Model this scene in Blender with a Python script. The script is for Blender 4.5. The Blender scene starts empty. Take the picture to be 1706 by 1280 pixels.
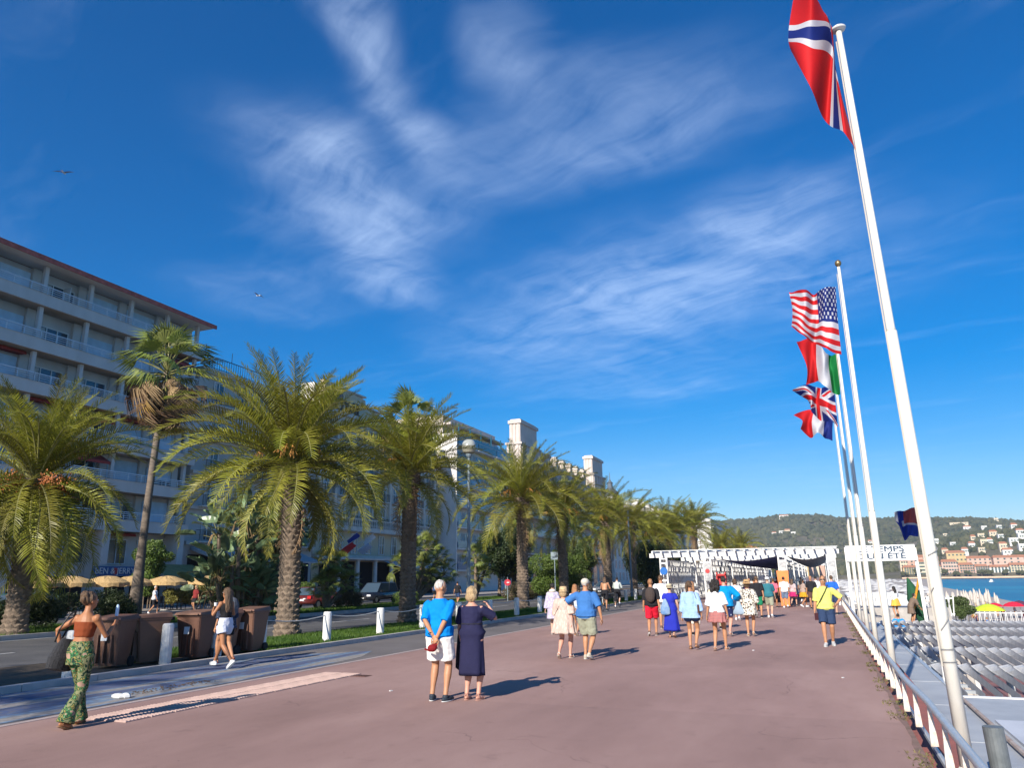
import bpy, bmesh, math, random
import numpy as np
from mathutils import Vector, Matrix, noise as mnoise
random.seed(7)
R = math.radians
SC = bpy.context.scene
COL = SC.collection

# ---------------------------------------------------------------- camera
cam_d = bpy.data.cameras.new('camera'); cam = bpy.data.objects.new('camera', cam_d); COL.objects.link(cam)
SC.camera = cam
cam_d.sensor_fit = 'HORIZONTAL'; cam_d.sensor_width = 36.0; cam_d.lens = 1232.0/1706.0*36.0
cam_d.clip_start = 0.1; cam_d.clip_end = 20000
_yaw, _pitch, _roll = 0.385, math.atan(326/1232), 0.014
_f = Vector((-math.sin(_yaw)*math.cos(_pitch), math.cos(_yaw)*math.cos(_pitch), math.sin(_pitch)))
_r = Vector((math.cos(_yaw), math.sin(_yaw), 0)); _u = _r.cross(_f)
_c, _s = math.cos(_roll), math.sin(_roll)
_r2 = _c*_r - _s*_u; _u2 = _s*_r + _c*_u
_m = Matrix((( _r2.x, _u2.x, -_f.x), (_r2.y, _u2.y, -_f.y), (_r2.z, _u2.z, -_f.z)))
cam.matrix_world = Matrix.Translation((0, 0, 1.75)) @ _m.to_4x4()

# ---------------------------------------------------------------- sky and sun
SUN_EL = R(29.5)
SUN_D = Vector((-0.13, -0.99, 0)).normalized()          # horizontal direction towards the sun
w = bpy.data.worlds.new('World'); SC.world = w; w.use_nodes = True
nt = w.node_tree; nt.nodes.clear()
N = lambda t: nt.nodes.new(t)
L = nt.links.new
out = N('ShaderNodeOutputWorld'); bg = N('ShaderNodeBackground'); bg.inputs['Strength'].default_value = SKY_STRENGTH = 0.086
L(bg.outputs[0], out.inputs[0])
sky = N('ShaderNodeTexSky'); sky.sky_type = 'NISHITA'; sky.sun_disc = False
sky.sun_elevation = SUN_EL; sky.sun_rotation = math.atan2(SUN_D.x, SUN_D.y)
sky.altitude = 0; sky.air_density = 1.0; sky.dust_density = 0.05; sky.ozone_density = 6.0
hs = N('ShaderNodeHueSaturation'); hs.inputs['Saturation'].default_value = 1.44; hs.inputs['Hue'].default_value = 0.507
sv = N('ShaderNodeVectorMath'); sv.operation = 'MULTIPLY_ADD'; L(sky.outputs[0], sv.inputs[0]); sv.inputs[1].default_value = (.030, .030, .030); sv.inputs[2].default_value = (1, 1, 1)
sw_ = N('ShaderNodeVectorMath'); sw_.operation = 'DIVIDE'; L(sky.outputs[0], sw_.inputs[0]); L(sv.outputs[0], sw_.inputs[1])
sx_ = N('ShaderNodeVectorMath'); sx_.operation = 'SCALE'; L(sw_.outputs[0], sx_.inputs[0]); sx_.inputs['Scale'].default_value = 1.22
L(sx_.outputs[0], hs.inputs['Color'])
geo = N('ShaderNodeTexCoord')
sep = N('ShaderNodeSeparateXYZ'); L(geo.outputs['Generated'], sep.inputs[0])
def M(op, a, b=None, c=None, clamp=False):
    n = N('ShaderNodeMath'); n.operation = op; n.use_clamp = clamp
    for i, v in enumerate((a, b, c)):
        if v is None: continue
        if isinstance(v, (int, float)): n.inputs[i].default_value = v
        else: L(v, n.inputs[i])
    return n.outputs[0]
dz = M('MAXIMUM', sep.outputs[2], 0.03)
px = M('DIVIDE', sep.outputs[0], dz); py = M('DIVIDE', sep.outputs[1], dz)
pv = N('ShaderNodeCombineXYZ'); L(px, pv.inputs[0]); L(py, pv.inputs[1])
# warp so that streaks have ragged, curling edges
wn = N('ShaderNodeTexNoise'); wn.inputs['Scale'].default_value = 2.2; wn.inputs['Detail'].default_value = 2.5; L(pv.outputs[0], wn.inputs['Vector'])
wv = N('ShaderNodeVectorMath'); wv.operation = 'MULTIPLY_ADD'; L(wn.outputs['Color'], wv.inputs[0]); wv.inputs[1].default_value = (.34, .34, 0); wv.inputs[2].default_value = (-.17, -.17, 0)
pw = N('ShaderNodeVectorMath'); pw.operation = 'ADD'; L(pv.outputs[0], pw.inputs[0]); L(wv.outputs[0], pw.inputs[1])
CLOUDS = [(-0.699, 0.987, 1.92, 0.12, 0.06, 1.25), (-0.749, 1.287, 1.604, 0.2, 0.06, 0.9), (-1.054, 1.303, 1.539, 0.193, 0.127, 0.5), (-1.083, 1.553, 1.88, 0.332, 0.119, 0.85), (-1.279, 2.048, 0.034, 0.141, 0.16, 1.0), (-0.895, 1.673, 0.959, 0.17, 0.256, 0.5), (-0.404, 1.424, -0.351, 0.285, 0.132, 0.6), (-0.442, 1.169, 1.823, 0.12, 0.05, 0.7), (-0.289, 1.593, -0.357, 0.301, 0.09, 0.6), (-0.769, 2.603, -0.543, 0.666, 0.33, 0.8), (-0.02, 2.058, 0.11, 0.178, 0.2, 0.85), (-0.214, 2.585, -0.541, 0.564, 0.4, 0.7), (-0.862, 3.631, 0.25, 0.63, 0.469, 0.5), (-1.273, 1.607, 1.249, 0.207, 0.109, 0.5), (-1.736, 1.996, 0.298, 0.235, 0.18, 0.4), (-0.584, 7.822, 0.73, 1.824, 1.113, 0.25)]
tot = None
for (cx, cy, an, ra, rb, st) in CLOUDS:
    a1 = N('ShaderNodeVectorMath'); a1.operation = 'SUBTRACT'; L(pw.outputs[0], a1.inputs[0]); a1.inputs[1].default_value = (cx, cy, 0)
    a2 = N('ShaderNodeVectorRotate'); a2.rotation_type = 'Z_AXIS'; L(a1.outputs[0], a2.inputs['Vector']); a2.inputs['Angle'].default_value = -an
    a3 = N('ShaderNodeVectorMath'); a3.operation = 'MULTIPLY'; L(a2.outputs[0], a3.inputs[0]); a3.inputs[1].default_value = (1/(ra*1.9), 1/(rb*2.3), 0)
    a4 = N('ShaderNodeVectorMath'); a4.operation = 'LENGTH'; L(a3.outputs[0], a4.inputs[0])
    mr = N('ShaderNodeMapRange'); mr.interpolation_type = 'SMOOTHERSTEP'; L(a4.outputs['Value'], mr.inputs[0])
    mr.inputs[1].default_value = 0; mr.inputs[2].default_value = 1; mr.inputs[3].default_value = st; mr.inputs[4].default_value = 0
    tot = mr.outputs[0] if tot is None else M('ADD', tot, mr.outputs[0])
# fibrous texture: noise stretched along the wind, plus finer wisps
def fibre(angle, sx, sy, scale, detail, rough=0.6):
    r1 = N('ShaderNodeVectorRotate'); r1.rotation_type = 'Z_AXIS'; L(pw.outputs[0], r1.inputs['Vector']); r1.inputs['Angle'].default_value = angle
    r2 = N('ShaderNodeVectorMath'); r2.operation = 'MULTIPLY'; L(r1.outputs[0], r2.inputs[0]); r2.inputs[1].default_value = (sx, sy, 1)
    n = N('ShaderNodeTexNoise'); n.inputs['Scale'].default_value = scale; n.inputs['Detail'].default_value = detail; n.inputs['Roughness'].default_value = rough; n.inputs['Distortion'].default_value = .15
    L(r2.outputs[0], n.inputs['Vector']); return n.outputs[0]
f1 = fibre(0.45, 1.0, 3.8, 3.0, 10, 0.62); f2 = fibre(-1.2, 1.0, 2.4, 2.6, 9, .58); f3 = fibre(0.1, 1, 1.4, 1.5, 6)
fm = M('ADD', M('MULTIPLY', f1, 0.5), M('ADD', M('MULTIPLY', f2, .38), M('MULTIPLY', f3, .5)))
fr = N('ShaderNodeMapRange'); L(fm, fr.inputs[0]); fr.inputs[1].default_value = .50; fr.inputs[2].default_value = .92; fr.inputs[3].default_value = 0; fr.inputs[4].default_value = 1
bgc = fibre(0.3, 1, 3.0, 0.9, 7)
br = N('ShaderNodeMapRange'); L(bgc, br.inputs[0]); br.inputs[1].default_value = .52; br.inputs[2].default_value = .85; br.inputs[3].default_value = 0; br.inputs[4].default_value = .45
cover = M('ADD', M('MULTIPLY', tot, M('ADD', M('MULTIPLY', fr.outputs[0], .95), .06)), M('MULTIPLY', br.outputs[0], fr.outputs[0]))
cover = M('MULTIPLY', cover, 0.42); cover = M('MINIMUM', cover, 0.7)
mx = N('ShaderNodeMix'); mx.data_type = 'RGBA'
L(cover, mx.inputs['Factor']); L(hs.outputs[0], mx.inputs['A']); mx.inputs['B'].default_value = (6.4, 8.0, 10.8, 1)
L(mx.outputs['Result'], bg.inputs['Color'])

sun_d = bpy.data.lights.new('sun', 'SUN'); sun = bpy.data.objects.new('sun', sun_d); COL.objects.link(sun)
sun_d.energy = 5.0; sun_d.angle = R(0.53); sun_d.color = (1.0, 0.93, 0.82)
sdir = Vector((SUN_D.x*math.cos(SUN_EL), SUN_D.y*math.cos(SUN_EL), math.sin(SUN_EL)))
sun.rotation_euler = sdir.to_track_quat('Z', 'Y').to_euler(); sun.location = sdir*300
vs = SC.view_settings; SC.display_settings.display_device = 'sRGB'
vs.view_transform = 'Standard'; vs.look = 'None'; vs.gamma = 1; vs.exposure = 0.62; vs.use_curve_mapping = False
SC.cycles.max_bounces = 6; SC.cycles.transparent_max_bounces = 8; SC.cycles.diffuse_bounces = 3; SC.cycles.glossy_bounces = 2
SC.cycles.transmission_bounces = 4; SC.cycles.volume_bounces = 0

# ---------------------------------------------------------------- helpers
MATS = {}
def mat(name, col, rough=.7, var=0.0, vscale=4.0, col2=None, bump=0.0, bscale=40.0, metal=0.0, spec=.4, trans=0.0, rand=0.0, vec=None, attr=None, detail=5):
    """one procedural principled material: base colour with noise variation, fine bump, optional leaf translucency and per object variation"""
    if name in MATS: return MATS[name]
    m = bpy.data.materials.new(name); m.use_nodes = True; t = m.node_tree; MATS[name] = m
    b = t.nodes['Principled BSDF']; o = t.nodes['Material Output']
    b.inputs['Roughness'].default_value = rough; b.inputs['Metallic'].default_value = metal; b.inputs['Specular IOR Level'].default_value = spec
    tc = t.nodes.new('ShaderNodeTexCoord'); src = tc.outputs['Object']
    if vec:
        mp = t.nodes.new('ShaderNodeMapping'); mp.inputs['Scale'].default_value = vec; t.links.new(src, mp.inputs[0]); src = mp.outputs[0]
    c = tuple(col)+(1,) if len(col) == 3 else col
    cs = None
    if attr:
        an = t.nodes.new('ShaderNodeAttribute'); an.attribute_name = attr; cs = an.outputs['Color']
    if var > 0 or col2:
        n = t.nodes.new('ShaderNodeTexNoise'); n.inputs['Scale'].default_value = vscale; n.inputs['Detail'].default_value = detail; n.inputs['Roughness'].default_value = .6
        t.links.new(src, n.inputs['Vector'])
        mr = t.nodes.new('ShaderNodeMapRange'); mr.inputs[1].default_value = .33; mr.inputs[2].default_value = .67; t.links.new(n.outputs[0], mr.inputs[0])
        mxn = t.nodes.new('ShaderNodeMix'); mxn.data_type = 'RGBA'; t.links.new(mr.outputs[0], mxn.inputs['Factor'])
        if cs is not None:
            mm = t.nodes.new('ShaderNodeMix'); mm.data_type = 'RGBA'; mm.blend_type = 'MULTIPLY'; mm.inputs['Factor'].default_value = 1
            mxn.inputs['A'].default_value = (1-var,)*3+(1,); mxn.inputs['B'].default_value = (1, 1, 1, 1)
            t.links.new(cs, mm.inputs['A']); t.links.new(mxn.outputs['Result'], mm.inputs['B']); cs = mm.outputs['Result']
        else:
            c2 = tuple(col2)+(1,) if col2 else tuple(max(0, x*(1+var)) for x in c[:3])+(1,)
            c1 = c if col2 else tuple(x*(1-var) for x in c[:3])+(1,)
            mxn.inputs['A'].default_value = c1; mxn.inputs['B'].default_value = c2; cs = mxn.outputs['Result']
    if rand > 0:
        oi = t.nodes.new('ShaderNodeObjectInfo'); h = t.nodes.new('ShaderNodeHueSaturation')
        r1 = t.nodes.new('ShaderNodeMapRange'); r1.inputs[3].default_value = 1-rand; r1.inputs[4].default_value = 1+rand; t.links.new(oi.outputs['Random'], r1.inputs[0])
        t.links.new(r1.outputs[0], h.inputs['Value'])
        r2 = t.nodes.new('ShaderNodeMapRange'); r2.inputs[3].default_value = .5-rand*.05; r2.inputs[4].default_value = .5+rand*.03; t.links.new(oi.outputs['Random'], r2.inputs[0]); t.links.new(r2.outputs[0], h.inputs['Hue'])
        if cs is not None: t.links.new(cs, h.inputs['Color'])
        else: h.inputs['Color'].default_value = c
        cs = h.outputs[0]
    if cs is not None: t.links.new(cs, b.inputs['Base Color'])
    else: b.inputs['Base Color'].default_value = c
    if bump > 0:
        n2 = t.nodes.new('ShaderNodeTexNoise'); n2.inputs['Scale'].default_value = bscale; n2.inputs['Detail'].default_value = 4; t.links.new(src, n2.inputs['Vector'])
        bp = t.nodes.new('ShaderNodeBump'); bp.inputs['Strength'].default_value = bump; bp.inputs['Distance'].default_value = .02
        t.links.new(n2.outputs[0], bp.inputs['Height']); t.links.new(bp.outputs[0], b.inputs['Normal'])
    if trans > 0:
        tr = t.nodes.new('ShaderNodeBsdfTranslucent'); mxs = t.nodes.new('ShaderNodeMixShader'); mxs.inputs[0].default_value = trans
        if cs is not None: t.links.new(cs, tr.inputs['Color'])
        else: tr.inputs['Color'].default_value = c
        t.links.new(b.outputs[0], mxs.inputs[1]); t.links.new(tr.outputs[0], mxs.inputs[2]); t.links.new(mxs.outputs[0], o.inputs['Surface'])
    return m
def glass(name, col=(.03, .06, .09), rough=.08):
    return mat(name, col, rough, spec=.9, rand=.45)

class MB:
    def __init__(s): s.v = []; s.f = []; s.mi = []; s.col = []; s.cur = 0; s.cc = None
    def add(s, vs, fs, mi=None, col=None):
        o = len(s.v); s.v.extend([tuple(p) for p in vs])
        for f in fs:
            s.f.append(tuple(i+o for i in f)); s.mi.append(s.cur if mi is None else mi); s.col.append(col or s.cc or (1, 1, 1, 1))
        return s
    def box(s, x0, x1, y0, y1, z0, z1, mi=None, col=None):
        if x0 > x1: x0, x1 = x1, x0
        if y0 > y1: y0, y1 = y1, y0
        if z0 > z1: z0, z1 = z1, z0
        vs = [(x0,y0,z0),(x1,y0,z0),(x1,y1,z0),(x0,y1,z0),(x0,y0,z1),(x1,y0,z1),(x1,y1,z1),(x0,y1,z1)]
        return s.add(vs, [(0,3,2,1),(4,5,6,7),(0,1,5,4),(1,2,6,5),(2,3,7,6),(3,0,4,7)], mi, col)
    def cbox(s, c, d, mi=None, rz=0, rx=0, ry=0, col=None):
        mtx = Matrix.Rotation(rz, 4, 'Z') @ Matrix.Rotation(ry, 4, 'Y') @ Matrix.Rotation(rx, 4, 'X')
        vs = [tuple(Vector(c) + mtx @ Vector((d[0]/2*i, d[1]/2*j, d[2]/2*k))) for k in (-1, 1) for (i, j) in ((-1,-1),(1,-1),(1,1),(-1,1))]
        return s.add(vs, [(0,3,2,1),(4,5,6,7),(0,1,5,4),(1,2,6,5),(2,3,7,6),(3,0,4,7)], mi, col)
    def tube(s, pts, rad, n=8, mi=None, cap=True, flat=None, col=None):
        """round tube through pts; rad a number or list; entries may be (rx, ry) pairs"""
        pts = [Vector(p) for p in pts]; k = len(pts)
        if not isinstance(rad, (list, tuple)): rad = [rad]*k
        rings = []; prev = None
        for i, p in enumerate(pts):
            d = (pts[min(i+1, k-1)]-pts[max(i-1, 0)]); d = d.normalized() if d.length > 1e-9 else Vector((0, 0, 1))
            if prev is None:
                a = Vector((1, 0, 0)) if abs(d.x) < .9 else Vector((0, 1, 0))
                a = (a - d*a.dot(d)).normalized()
            else: a = (prev - d*prev.dot(d)).normalized()
            prev = a; b = d.cross(a)
            r = rad[i]; ra, rb = r if isinstance(r, (list, tuple)) else (r, r)
            rings.append([p + a*(ra*math.cos(2*math.pi*j/n)) + b*(rb*math.sin(2*math.pi*j/n)) for j in range(n)])
        vs = [q for rg in rings for q in rg]; fs = []
        for i in range(k-1):
            for j in range(n): fs.append((i*n+j, i*n+(j+1) % n, (i+1)*n+(j+1) % n, (i+1)*n+j))
        if cap: fs.append(tuple(reversed(range(n)))); fs.append(tuple((k-1)*n+j for j in range(n)))
        return s.add(vs, fs, mi, col)
    def lathe(s, prof, c=(0,0,0), n=16, mi=None, cap=True, a0=0, a1=2*math.pi, ex=1, ey=1, col=None):
        vs = []; fs = []; full = abs(a1-a0-2*math.pi) < 1e-6; m = n if full else n+1
        for (r, z) in prof:
            for j in range(m):
                a = a0+(a1-a0)*j/n; vs.append((c[0]+r*math.cos(a)*ex, c[1]+r*math.sin(a)*ey, c[2]+z))
        for i in range(len(prof)-1):
            for j in range(n):
                j2 = (j+1) % m if full else j+1
                fs.append((i*m+j, i*m+j2, (i+1)*m+j2, (i+1)*m+j))
        if cap and full: fs.append(tuple(reversed(range(n)))); fs.append(tuple((len(prof)-1)*m+j for j in range(n)))
        return s.add(vs, fs, mi, col)
    def ell(s, c, r, n=10, k=7, mi=None, mtx=None, col=None):
        vs = []; fs = []; c = Vector(c)
        for i in range(1, k):
            th = math.pi*i/k
            for j in range(n):
                ph = 2*math.pi*j/n; p = Vector((r[0]*math.sin(th)*math.cos(ph), r[1]*math.sin(th)*math.sin(ph), r[2]*math.cos(th)))
                vs.append(c + (mtx @ p if mtx else p))
        top = len(vs); t = Vector((0, 0, r[2])); vs.append(c+(mtx @ t if mtx else t)); vs.append(c-(mtx @ t if mtx else t))
        for i in range(k-2):
            for j in range(n): fs.append((i*n+j, (i+1)*n+j, (i+1)*n+(j+1) % n, i*n+(j+1) % n))
        for j in range(n):
            fs.append((top, j, (j+1) % n)); fs.append((top+1, (k-2)*n+(j+1) % n, (k-2)*n+j))
        return s.add(vs, fs, mi, col)
    def prism(s, poly, z0, z1, mi=None, axis='Z', col=None):
        """extrude a 2D polygon; axis Z: (x,y), X: (y,z), Y: (x,z)"""
        def P(a, b, h): return (a, b, h) if axis == 'Z' else ((h, a, b) if axis == 'X' else (a, h, b))
        n = len(poly); vs = [P(a, b, z0) for a, b in poly]+[P(a, b, z1) for a, b in poly]
        fs = [tuple(reversed(range(n))), tuple(range(n, 2*n))]+[(i, (i+1) % n, n+(i+1) % n, n+i) for i in range(n)]
        return s.add(vs, fs, mi, col)
    def quad(s, a, b, c, d, mi=None, col=None): return s.add([a, b, c, d], [(0, 1, 2, 3)], mi, col)
    def mesh(s, name, mats, smooth=False, attr=False):
        me = bpy.data.meshes.new(name); me.from_pydata(s.v, [], s.f)
        if not isinstance(mats, (list, tuple)): mats = [mats]
        for m in mats: me.materials.append(m)
        if len(mats) > 1: me.polygons.foreach_set('material_index', s.mi)
        if smooth: me.polygons.foreach_set('use_smooth', [True]*len(me.polygons))
        if attr:
            ca = me.color_attributes.new('Col', 'FLOAT_COLOR', 'CORNER'); arr = []
            for p, c in zip(me.polygons, s.col): arr.extend(list(c)*p.loop_total)
            ca.data.foreach_set('color', arr)
        me.update(); return me
    def build(s, name, mats, parent=None, smooth=False, loc=None, rz=0, attr=False, fixn=False):
        me = s.mesh(name, mats, smooth, attr)
        if fixn:
            bm = bmesh.new(); bm.from_mesh(me); bmesh.ops.recalc_face_normals(bm, faces=bm.faces); bm.to_mesh(me); bm.free()
        return put(name, me, parent, loc, rz)
def put(name, me, parent=None, loc=None, rz=0, scale=None):
    o = bpy.data.objects.new(name, me); COL.objects.link(o)
    if parent is not None: o.parent = parent
    if loc is not None: o.location = loc
    if rz: o.rotation_euler = (0, 0, rz)
    if scale is not None: o.scale = scale if isinstance(scale, (tuple, list)) else (scale,)*3
    return o
def tag(o, label=None, cat=None, group=None, kind=None):
    if label: o['label'] = label
    if cat: o['category'] = cat
    if group: o['group'] = group
    if kind: o['kind'] = kind
    return o
def thing(name, label, cat, loc=(0, 0, 0), rz=0, group=None):
    o = bpy.data.objects.new(name, None); COL.objects.link(o); o.location = loc; o.rotation_euler = (0, 0, rz); o.empty_display_size = .2
    return tag(o, label, cat, group)
def struct(o): o['kind'] = 'structure'; return o
def stuff(o): o['kind'] = 'stuff'; return o
def dup(root, loc=None, rz=None, label=None, scale=None):
    """a copy of a thing with copies of its parts and sub-parts"""
    def rec(o, par):
        c = o.copy(); COL.objects.link(c)
        if par is not None: c.parent = par
        for ch in KIDS(o): rec(ch, c)
        return c
    c = rec(root, None)
    if loc is not None: c.location = loc
    if rz is not None: c.rotation_euler = (0, 0, rz)
    if scale is not None: c.scale = (scale,)*3 if isinstance(scale, (int, float)) else scale
    if label: c['label'] = label
    return c
def KIDS(o): return [x for x in COL.objects if x.parent is o]
def lerp(a, b, t): return a+(b-a)*t
def remesh(mb, voxel, smooth_it=2, name='tmp'):
    me = mb.mesh(name, mat('plain', (.5, .5, .5)))
    o = bpy.data.objects.new(name, me); COL.objects.link(o)
    md = o.modifiers.new('r', 'REMESH'); md.mode = 'VOXEL'; md.voxel_size = voxel; md.use_smooth_shade = True
    if smooth_it:
        sm = o.modifiers.new('s', 'SMOOTH'); sm.factor = .5; sm.iterations = smooth_it
    dg = bpy.context.evaluated_depsgraph_get(); ev = o.evaluated_get(dg)
    m2 = bpy.data.meshes.new_from_object(ev); bpy.data.objects.remove(o); bpy.data.meshes.remove(me)
    return m2
def text_mesh(body, size, extrude=.01, align='CENTER', bold=0.0):
    cu = bpy.data.curves.new('t', 'FONT'); cu.body = body; cu.size = size; cu.extrude = extrude; cu.align_x = align; cu.align_y = 'CENTER'; cu.offset = bold
    cu.resolution_u = 3
    o = bpy.data.objects.new('t', cu); COL.objects.link(o)
    dg = bpy.context.evaluated_depsgraph_get(); me = bpy.data.meshes.new_from_object(o.evaluated_get(dg)); bpy.data.objects.remove(o)
    return me
# ================================================================ the setting
asph = mat('asphalt', (.075, .073, .075), .85, col2=(.115, .11, .108), vscale=.8, bump=.5, bscale=120, detail=9)
asph2 = mat('old_asphalt', (.13, .115, .11), .85, col2=(.175, .155, .15), vscale=.6, bump=.5, bscale=120, detail=9)
conc = mat('concrete', (.42, .40, .37), .85, var=.15, vscale=3, bump=.3, bscale=60)
kerbm = mat('kerb_stone', (.38, .35, .33), .8, col2=(.5, .46, .44), vscale=2, bump=.3, bscale=50)
white = mat('white_paint', (.70, .70, .69), .45, col2=(.60, .59, .57), vscale=1.3, bump=.05)
whitew = mat('weathered_white_paint', (.80, .79, .76), .5, col2=(.62, .60, .56), vscale=6, bump=.25, bscale=30, detail=8)
roadline = mat('road_paint', (.62, .60, .57), .7, col2=(.33, .32, .31), vscale=7, detail=8)
soil = mat('soil', (.10, .075, .05), .95, var=.3, vscale=8, bump=.6)

def promenade_material():
    m = bpy.data.materials.new('red_promenade_asphalt'); m.use_nodes = True; t = m.node_tree; b = t.nodes['Principled BSDF']
    tc = t.nodes.new('ShaderNodeTexCoord')
    def noise(sc, det, rg=.6, vec=None):
        n = t.nodes.new('ShaderNodeTexNoise'); n.inputs['Scale'].default_value = sc; n.inputs['Detail'].default_value = det; n.inputs['Roughness'].default_value = rg
        if vec:
            mp = t.nodes.new('ShaderNodeMapping'); mp.inputs['Scale'].default_value = vec; t.links.new(tc.outputs['Object'], mp.inputs[0]); t.links.new(mp.outputs[0], n.inputs[0])
        else: t.links.new(tc.outputs['Object'], n.inputs[0])
        return n.outputs[0]
    r = t.nodes.new('ShaderNodeValToRGB'); e = r.color_ramp.elements
    e[0].position = .34; e[0].color = (.275, .168, .142, 1); e[1].position = .7; e[1].color = (.43, .28, .238, 1)
    x = e.new(.5); x.color = (.342, .212, .181, 1)
    t.links.new(noise(.35, 9, .65, (1, .35, 1)), r.inputs[0])
    # fine speckle and walked-in stains
    mx1 = t.nodes.new('ShaderNodeMix'); mx1.data_type = 'RGBA'; mx1.blend_type = 'MULTIPLY'; mx1.inputs['Factor'].default_value = 1
    sp = t.nodes.new('ShaderNodeMapRange'); t.links.new(noise(140, 3), sp.inputs[0]); sp.inputs[1].default_value = .3; sp.inputs[2].default_value = .7; sp.inputs[3].default_value = .70; sp.inputs[4].default_value = 1.26
    st = t.nodes.new('ShaderNodeMapRange'); t.links.new(noise(2.3, 7, .7), st.inputs[0]); st.inputs[1].default_value = .28; st.inputs[2].default_value = .42; st.inputs[3].default_value = .80; st.inputs[4].default_value = 1.0
    mm = t.nodes.new('ShaderNodeMath'); mm.operation = 'MULTIPLY'; t.links.new(sp.outputs[0], mm.inputs[0]); t.links.new(st.outputs[0], mm.inputs[1])
    # small dark spots (gum)
    vo = t.nodes.new('ShaderNodeTexVoronoi'); vo.inputs['Scale'].default_value = 1.7; vo.inputs['Randomness'].default_value = 1; t.links.new(tc.outputs['Object'], vo.inputs['Vector'])
    gm = t.nodes.new('ShaderNodeMapRange'); t.links.new(vo.outputs['Distance'], gm.inputs[0]); gm.inputs[1].default_value = .018; gm.inputs[2].default_value = .03; gm.inputs[3].default_value = .62; gm.inputs[4].default_value = 1
    m2 = t.nodes.new('ShaderNodeMath'); m2.operation = 'MULTIPLY'; t.links.new(mm.outputs[0], m2.inputs[0]); t.links.new(gm.outputs[0], m2.inputs[1])
    # hairline cracks, broken up by noise
    wn_ = t.nodes.new('ShaderNodeTexNoise'); wn_.inputs['Scale'].default_value = 1.1; wn_.inputs['Detail'].default_value = 6; t.links.new(tc.outputs['Object'], wn_.inputs[0])
    wa = t.nodes.new('ShaderNodeVectorMath'); wa.operation = 'MULTIPLY_ADD'; t.links.new(wn_.outputs['Color'], wa.inputs[0]); wa.inputs[1].default_value = (.9, .9, 0); t.links.new(tc.outputs['Object'], wa.inputs[2])
    vc = t.nodes.new('ShaderNodeTexVoronoi'); vc.feature = 'DISTANCE_TO_EDGE'; vc.inputs['Scale'].default_value = .17; t.links.new(wa.outputs[0], vc.inputs['Vector'])
    cm_ = t.nodes.new('ShaderNodeMapRange'); t.links.new(vc.outputs['Distance'], cm_.inputs[0]); cm_.inputs[1].default_value = .0006; cm_.inputs[2].default_value = .0022; cm_.inputs[3].default_value = .72; cm_.inputs[4].default_value = 1
    ck = t.nodes.new('ShaderNodeMapRange'); t.links.new(noise(.5, 2), ck.inputs[0]); ck.inputs[1].default_value = .48; ck.inputs[2].default_value = .56
    cmx = t.nodes.new('ShaderNodeMix'); cmx.data_type = 'FLOAT'; t.links.new(ck.outputs[0], cmx.inputs['Factor']); cmx.inputs['A'].default_value = 1.0; t.links.new(cm_.outputs[0], cmx.inputs['B'])
    # repaired rectangles of slightly different asphalt
    br_ = t.nodes.new('ShaderNodeTexBrick'); br_.inputs['Scale'].default_value = .115; br_.inputs['Color1'].default_value = (.93,)*3+(1,); br_.inputs['Color2'].default_value = (1.05,)*3+(1,); br_.inputs['Mortar'].default_value = (.93,)*3+(1,); br_.inputs['Mortar Size'].default_value = .0012; br_.inputs['Brick Width'].default_value = 1.3; br_.inputs['Row Height'].default_value = .62
    t.links.new(tc.outputs['Object'], br_.inputs['Vector'])
    bw_ = t.nodes.new('ShaderNodeRGBToBW'); t.links.new(br_.outputs[0], bw_.inputs[0])
    m3 = t.nodes.new('ShaderNodeMath'); m3.operation = 'MULTIPLY'; t.links.new(m2.outputs[0], m3.inputs[0]); t.links.new(cmx.outputs['Result'], m3.inputs[1])
    m4 = t.nodes.new('ShaderNodeMath'); m4.operation = 'MULTIPLY'; t.links.new(m3.outputs[0], m4.inputs[0]); t.links.new(bw_.outputs[0], m4.inputs[1]); m2 = m4
    t.links.new(r.outputs[0], mx1.inputs['A']); t.links.new(m2.outputs[0], mx1.inputs['B']); t.links.new(mx1.outputs['Result'], b.inputs['Base Color'])
    b.inputs['Roughness'].default_value = .78; b.inputs['Specular IOR Level'].default_value = .3
    bp = t.nodes.new('ShaderNodeBump'); bp.inputs['Strength'].default_value = .45; bp.inputs['Distance'].default_value = .01
    t.links.new(noise(90, 4), bp.inputs['Height']); t.links.new(bp.outputs[0], b.inputs['Normal'])
    return m
prom_m = promenade_material()

def sheet(name, pts, z, m):
    b = MB(); b.add([(x, y, z) for x, y in pts], [tuple(range(len(pts)))]); return struct(b.build(name, m))
# the land: one sheet out to the horizon on the inland side
sheet('ground', [(-6000, -300), (-50.2, -300), (-50.2, 1300), (-200, 1300), (-200, 6000), (-6000, 6000)], -.1, mat('far_ground', (.16, .16, .12), .95, var=.3, vscale=.02))
b = MB(); b.box(-10.0, .74, -30, 620, -5.6, 0); struct(b.build('promenade', prom_m))
b = MB(); b.box(-13.1, -10.12, -30, 620, -.5, -.02); struct(b.build('bike_path', asph2))
b = MB(); b.box(-10.12, -10.0, -30, 620, -.5, .006); struct(b.build('edge_strip', mat('edge_strip', (.42, .33, .30), .8, var=.12, vscale=5, bump=.3)))
b = MB(); b.box(-17.0, -13.25, -30, 620, -.5, .02); struct(b.build('verge_soil', soil))
b = MB()
for k in range(0, 60): b.box(-13.25, -13.1, -10+k*1.5, -10+k*1.5+1.488, -.3, .10)
struct(b.build('kerb', kerbm))
b = MB(); b.box(-26.4, -17.0, -30, 620, -.5, -.05); struct(b.build('near_road', asph))
b = MB(); b.box(-31.2, -26.4, -30, 620, -.5, .06); struct(b.build('median_soil', soil))
b = MB()
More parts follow.
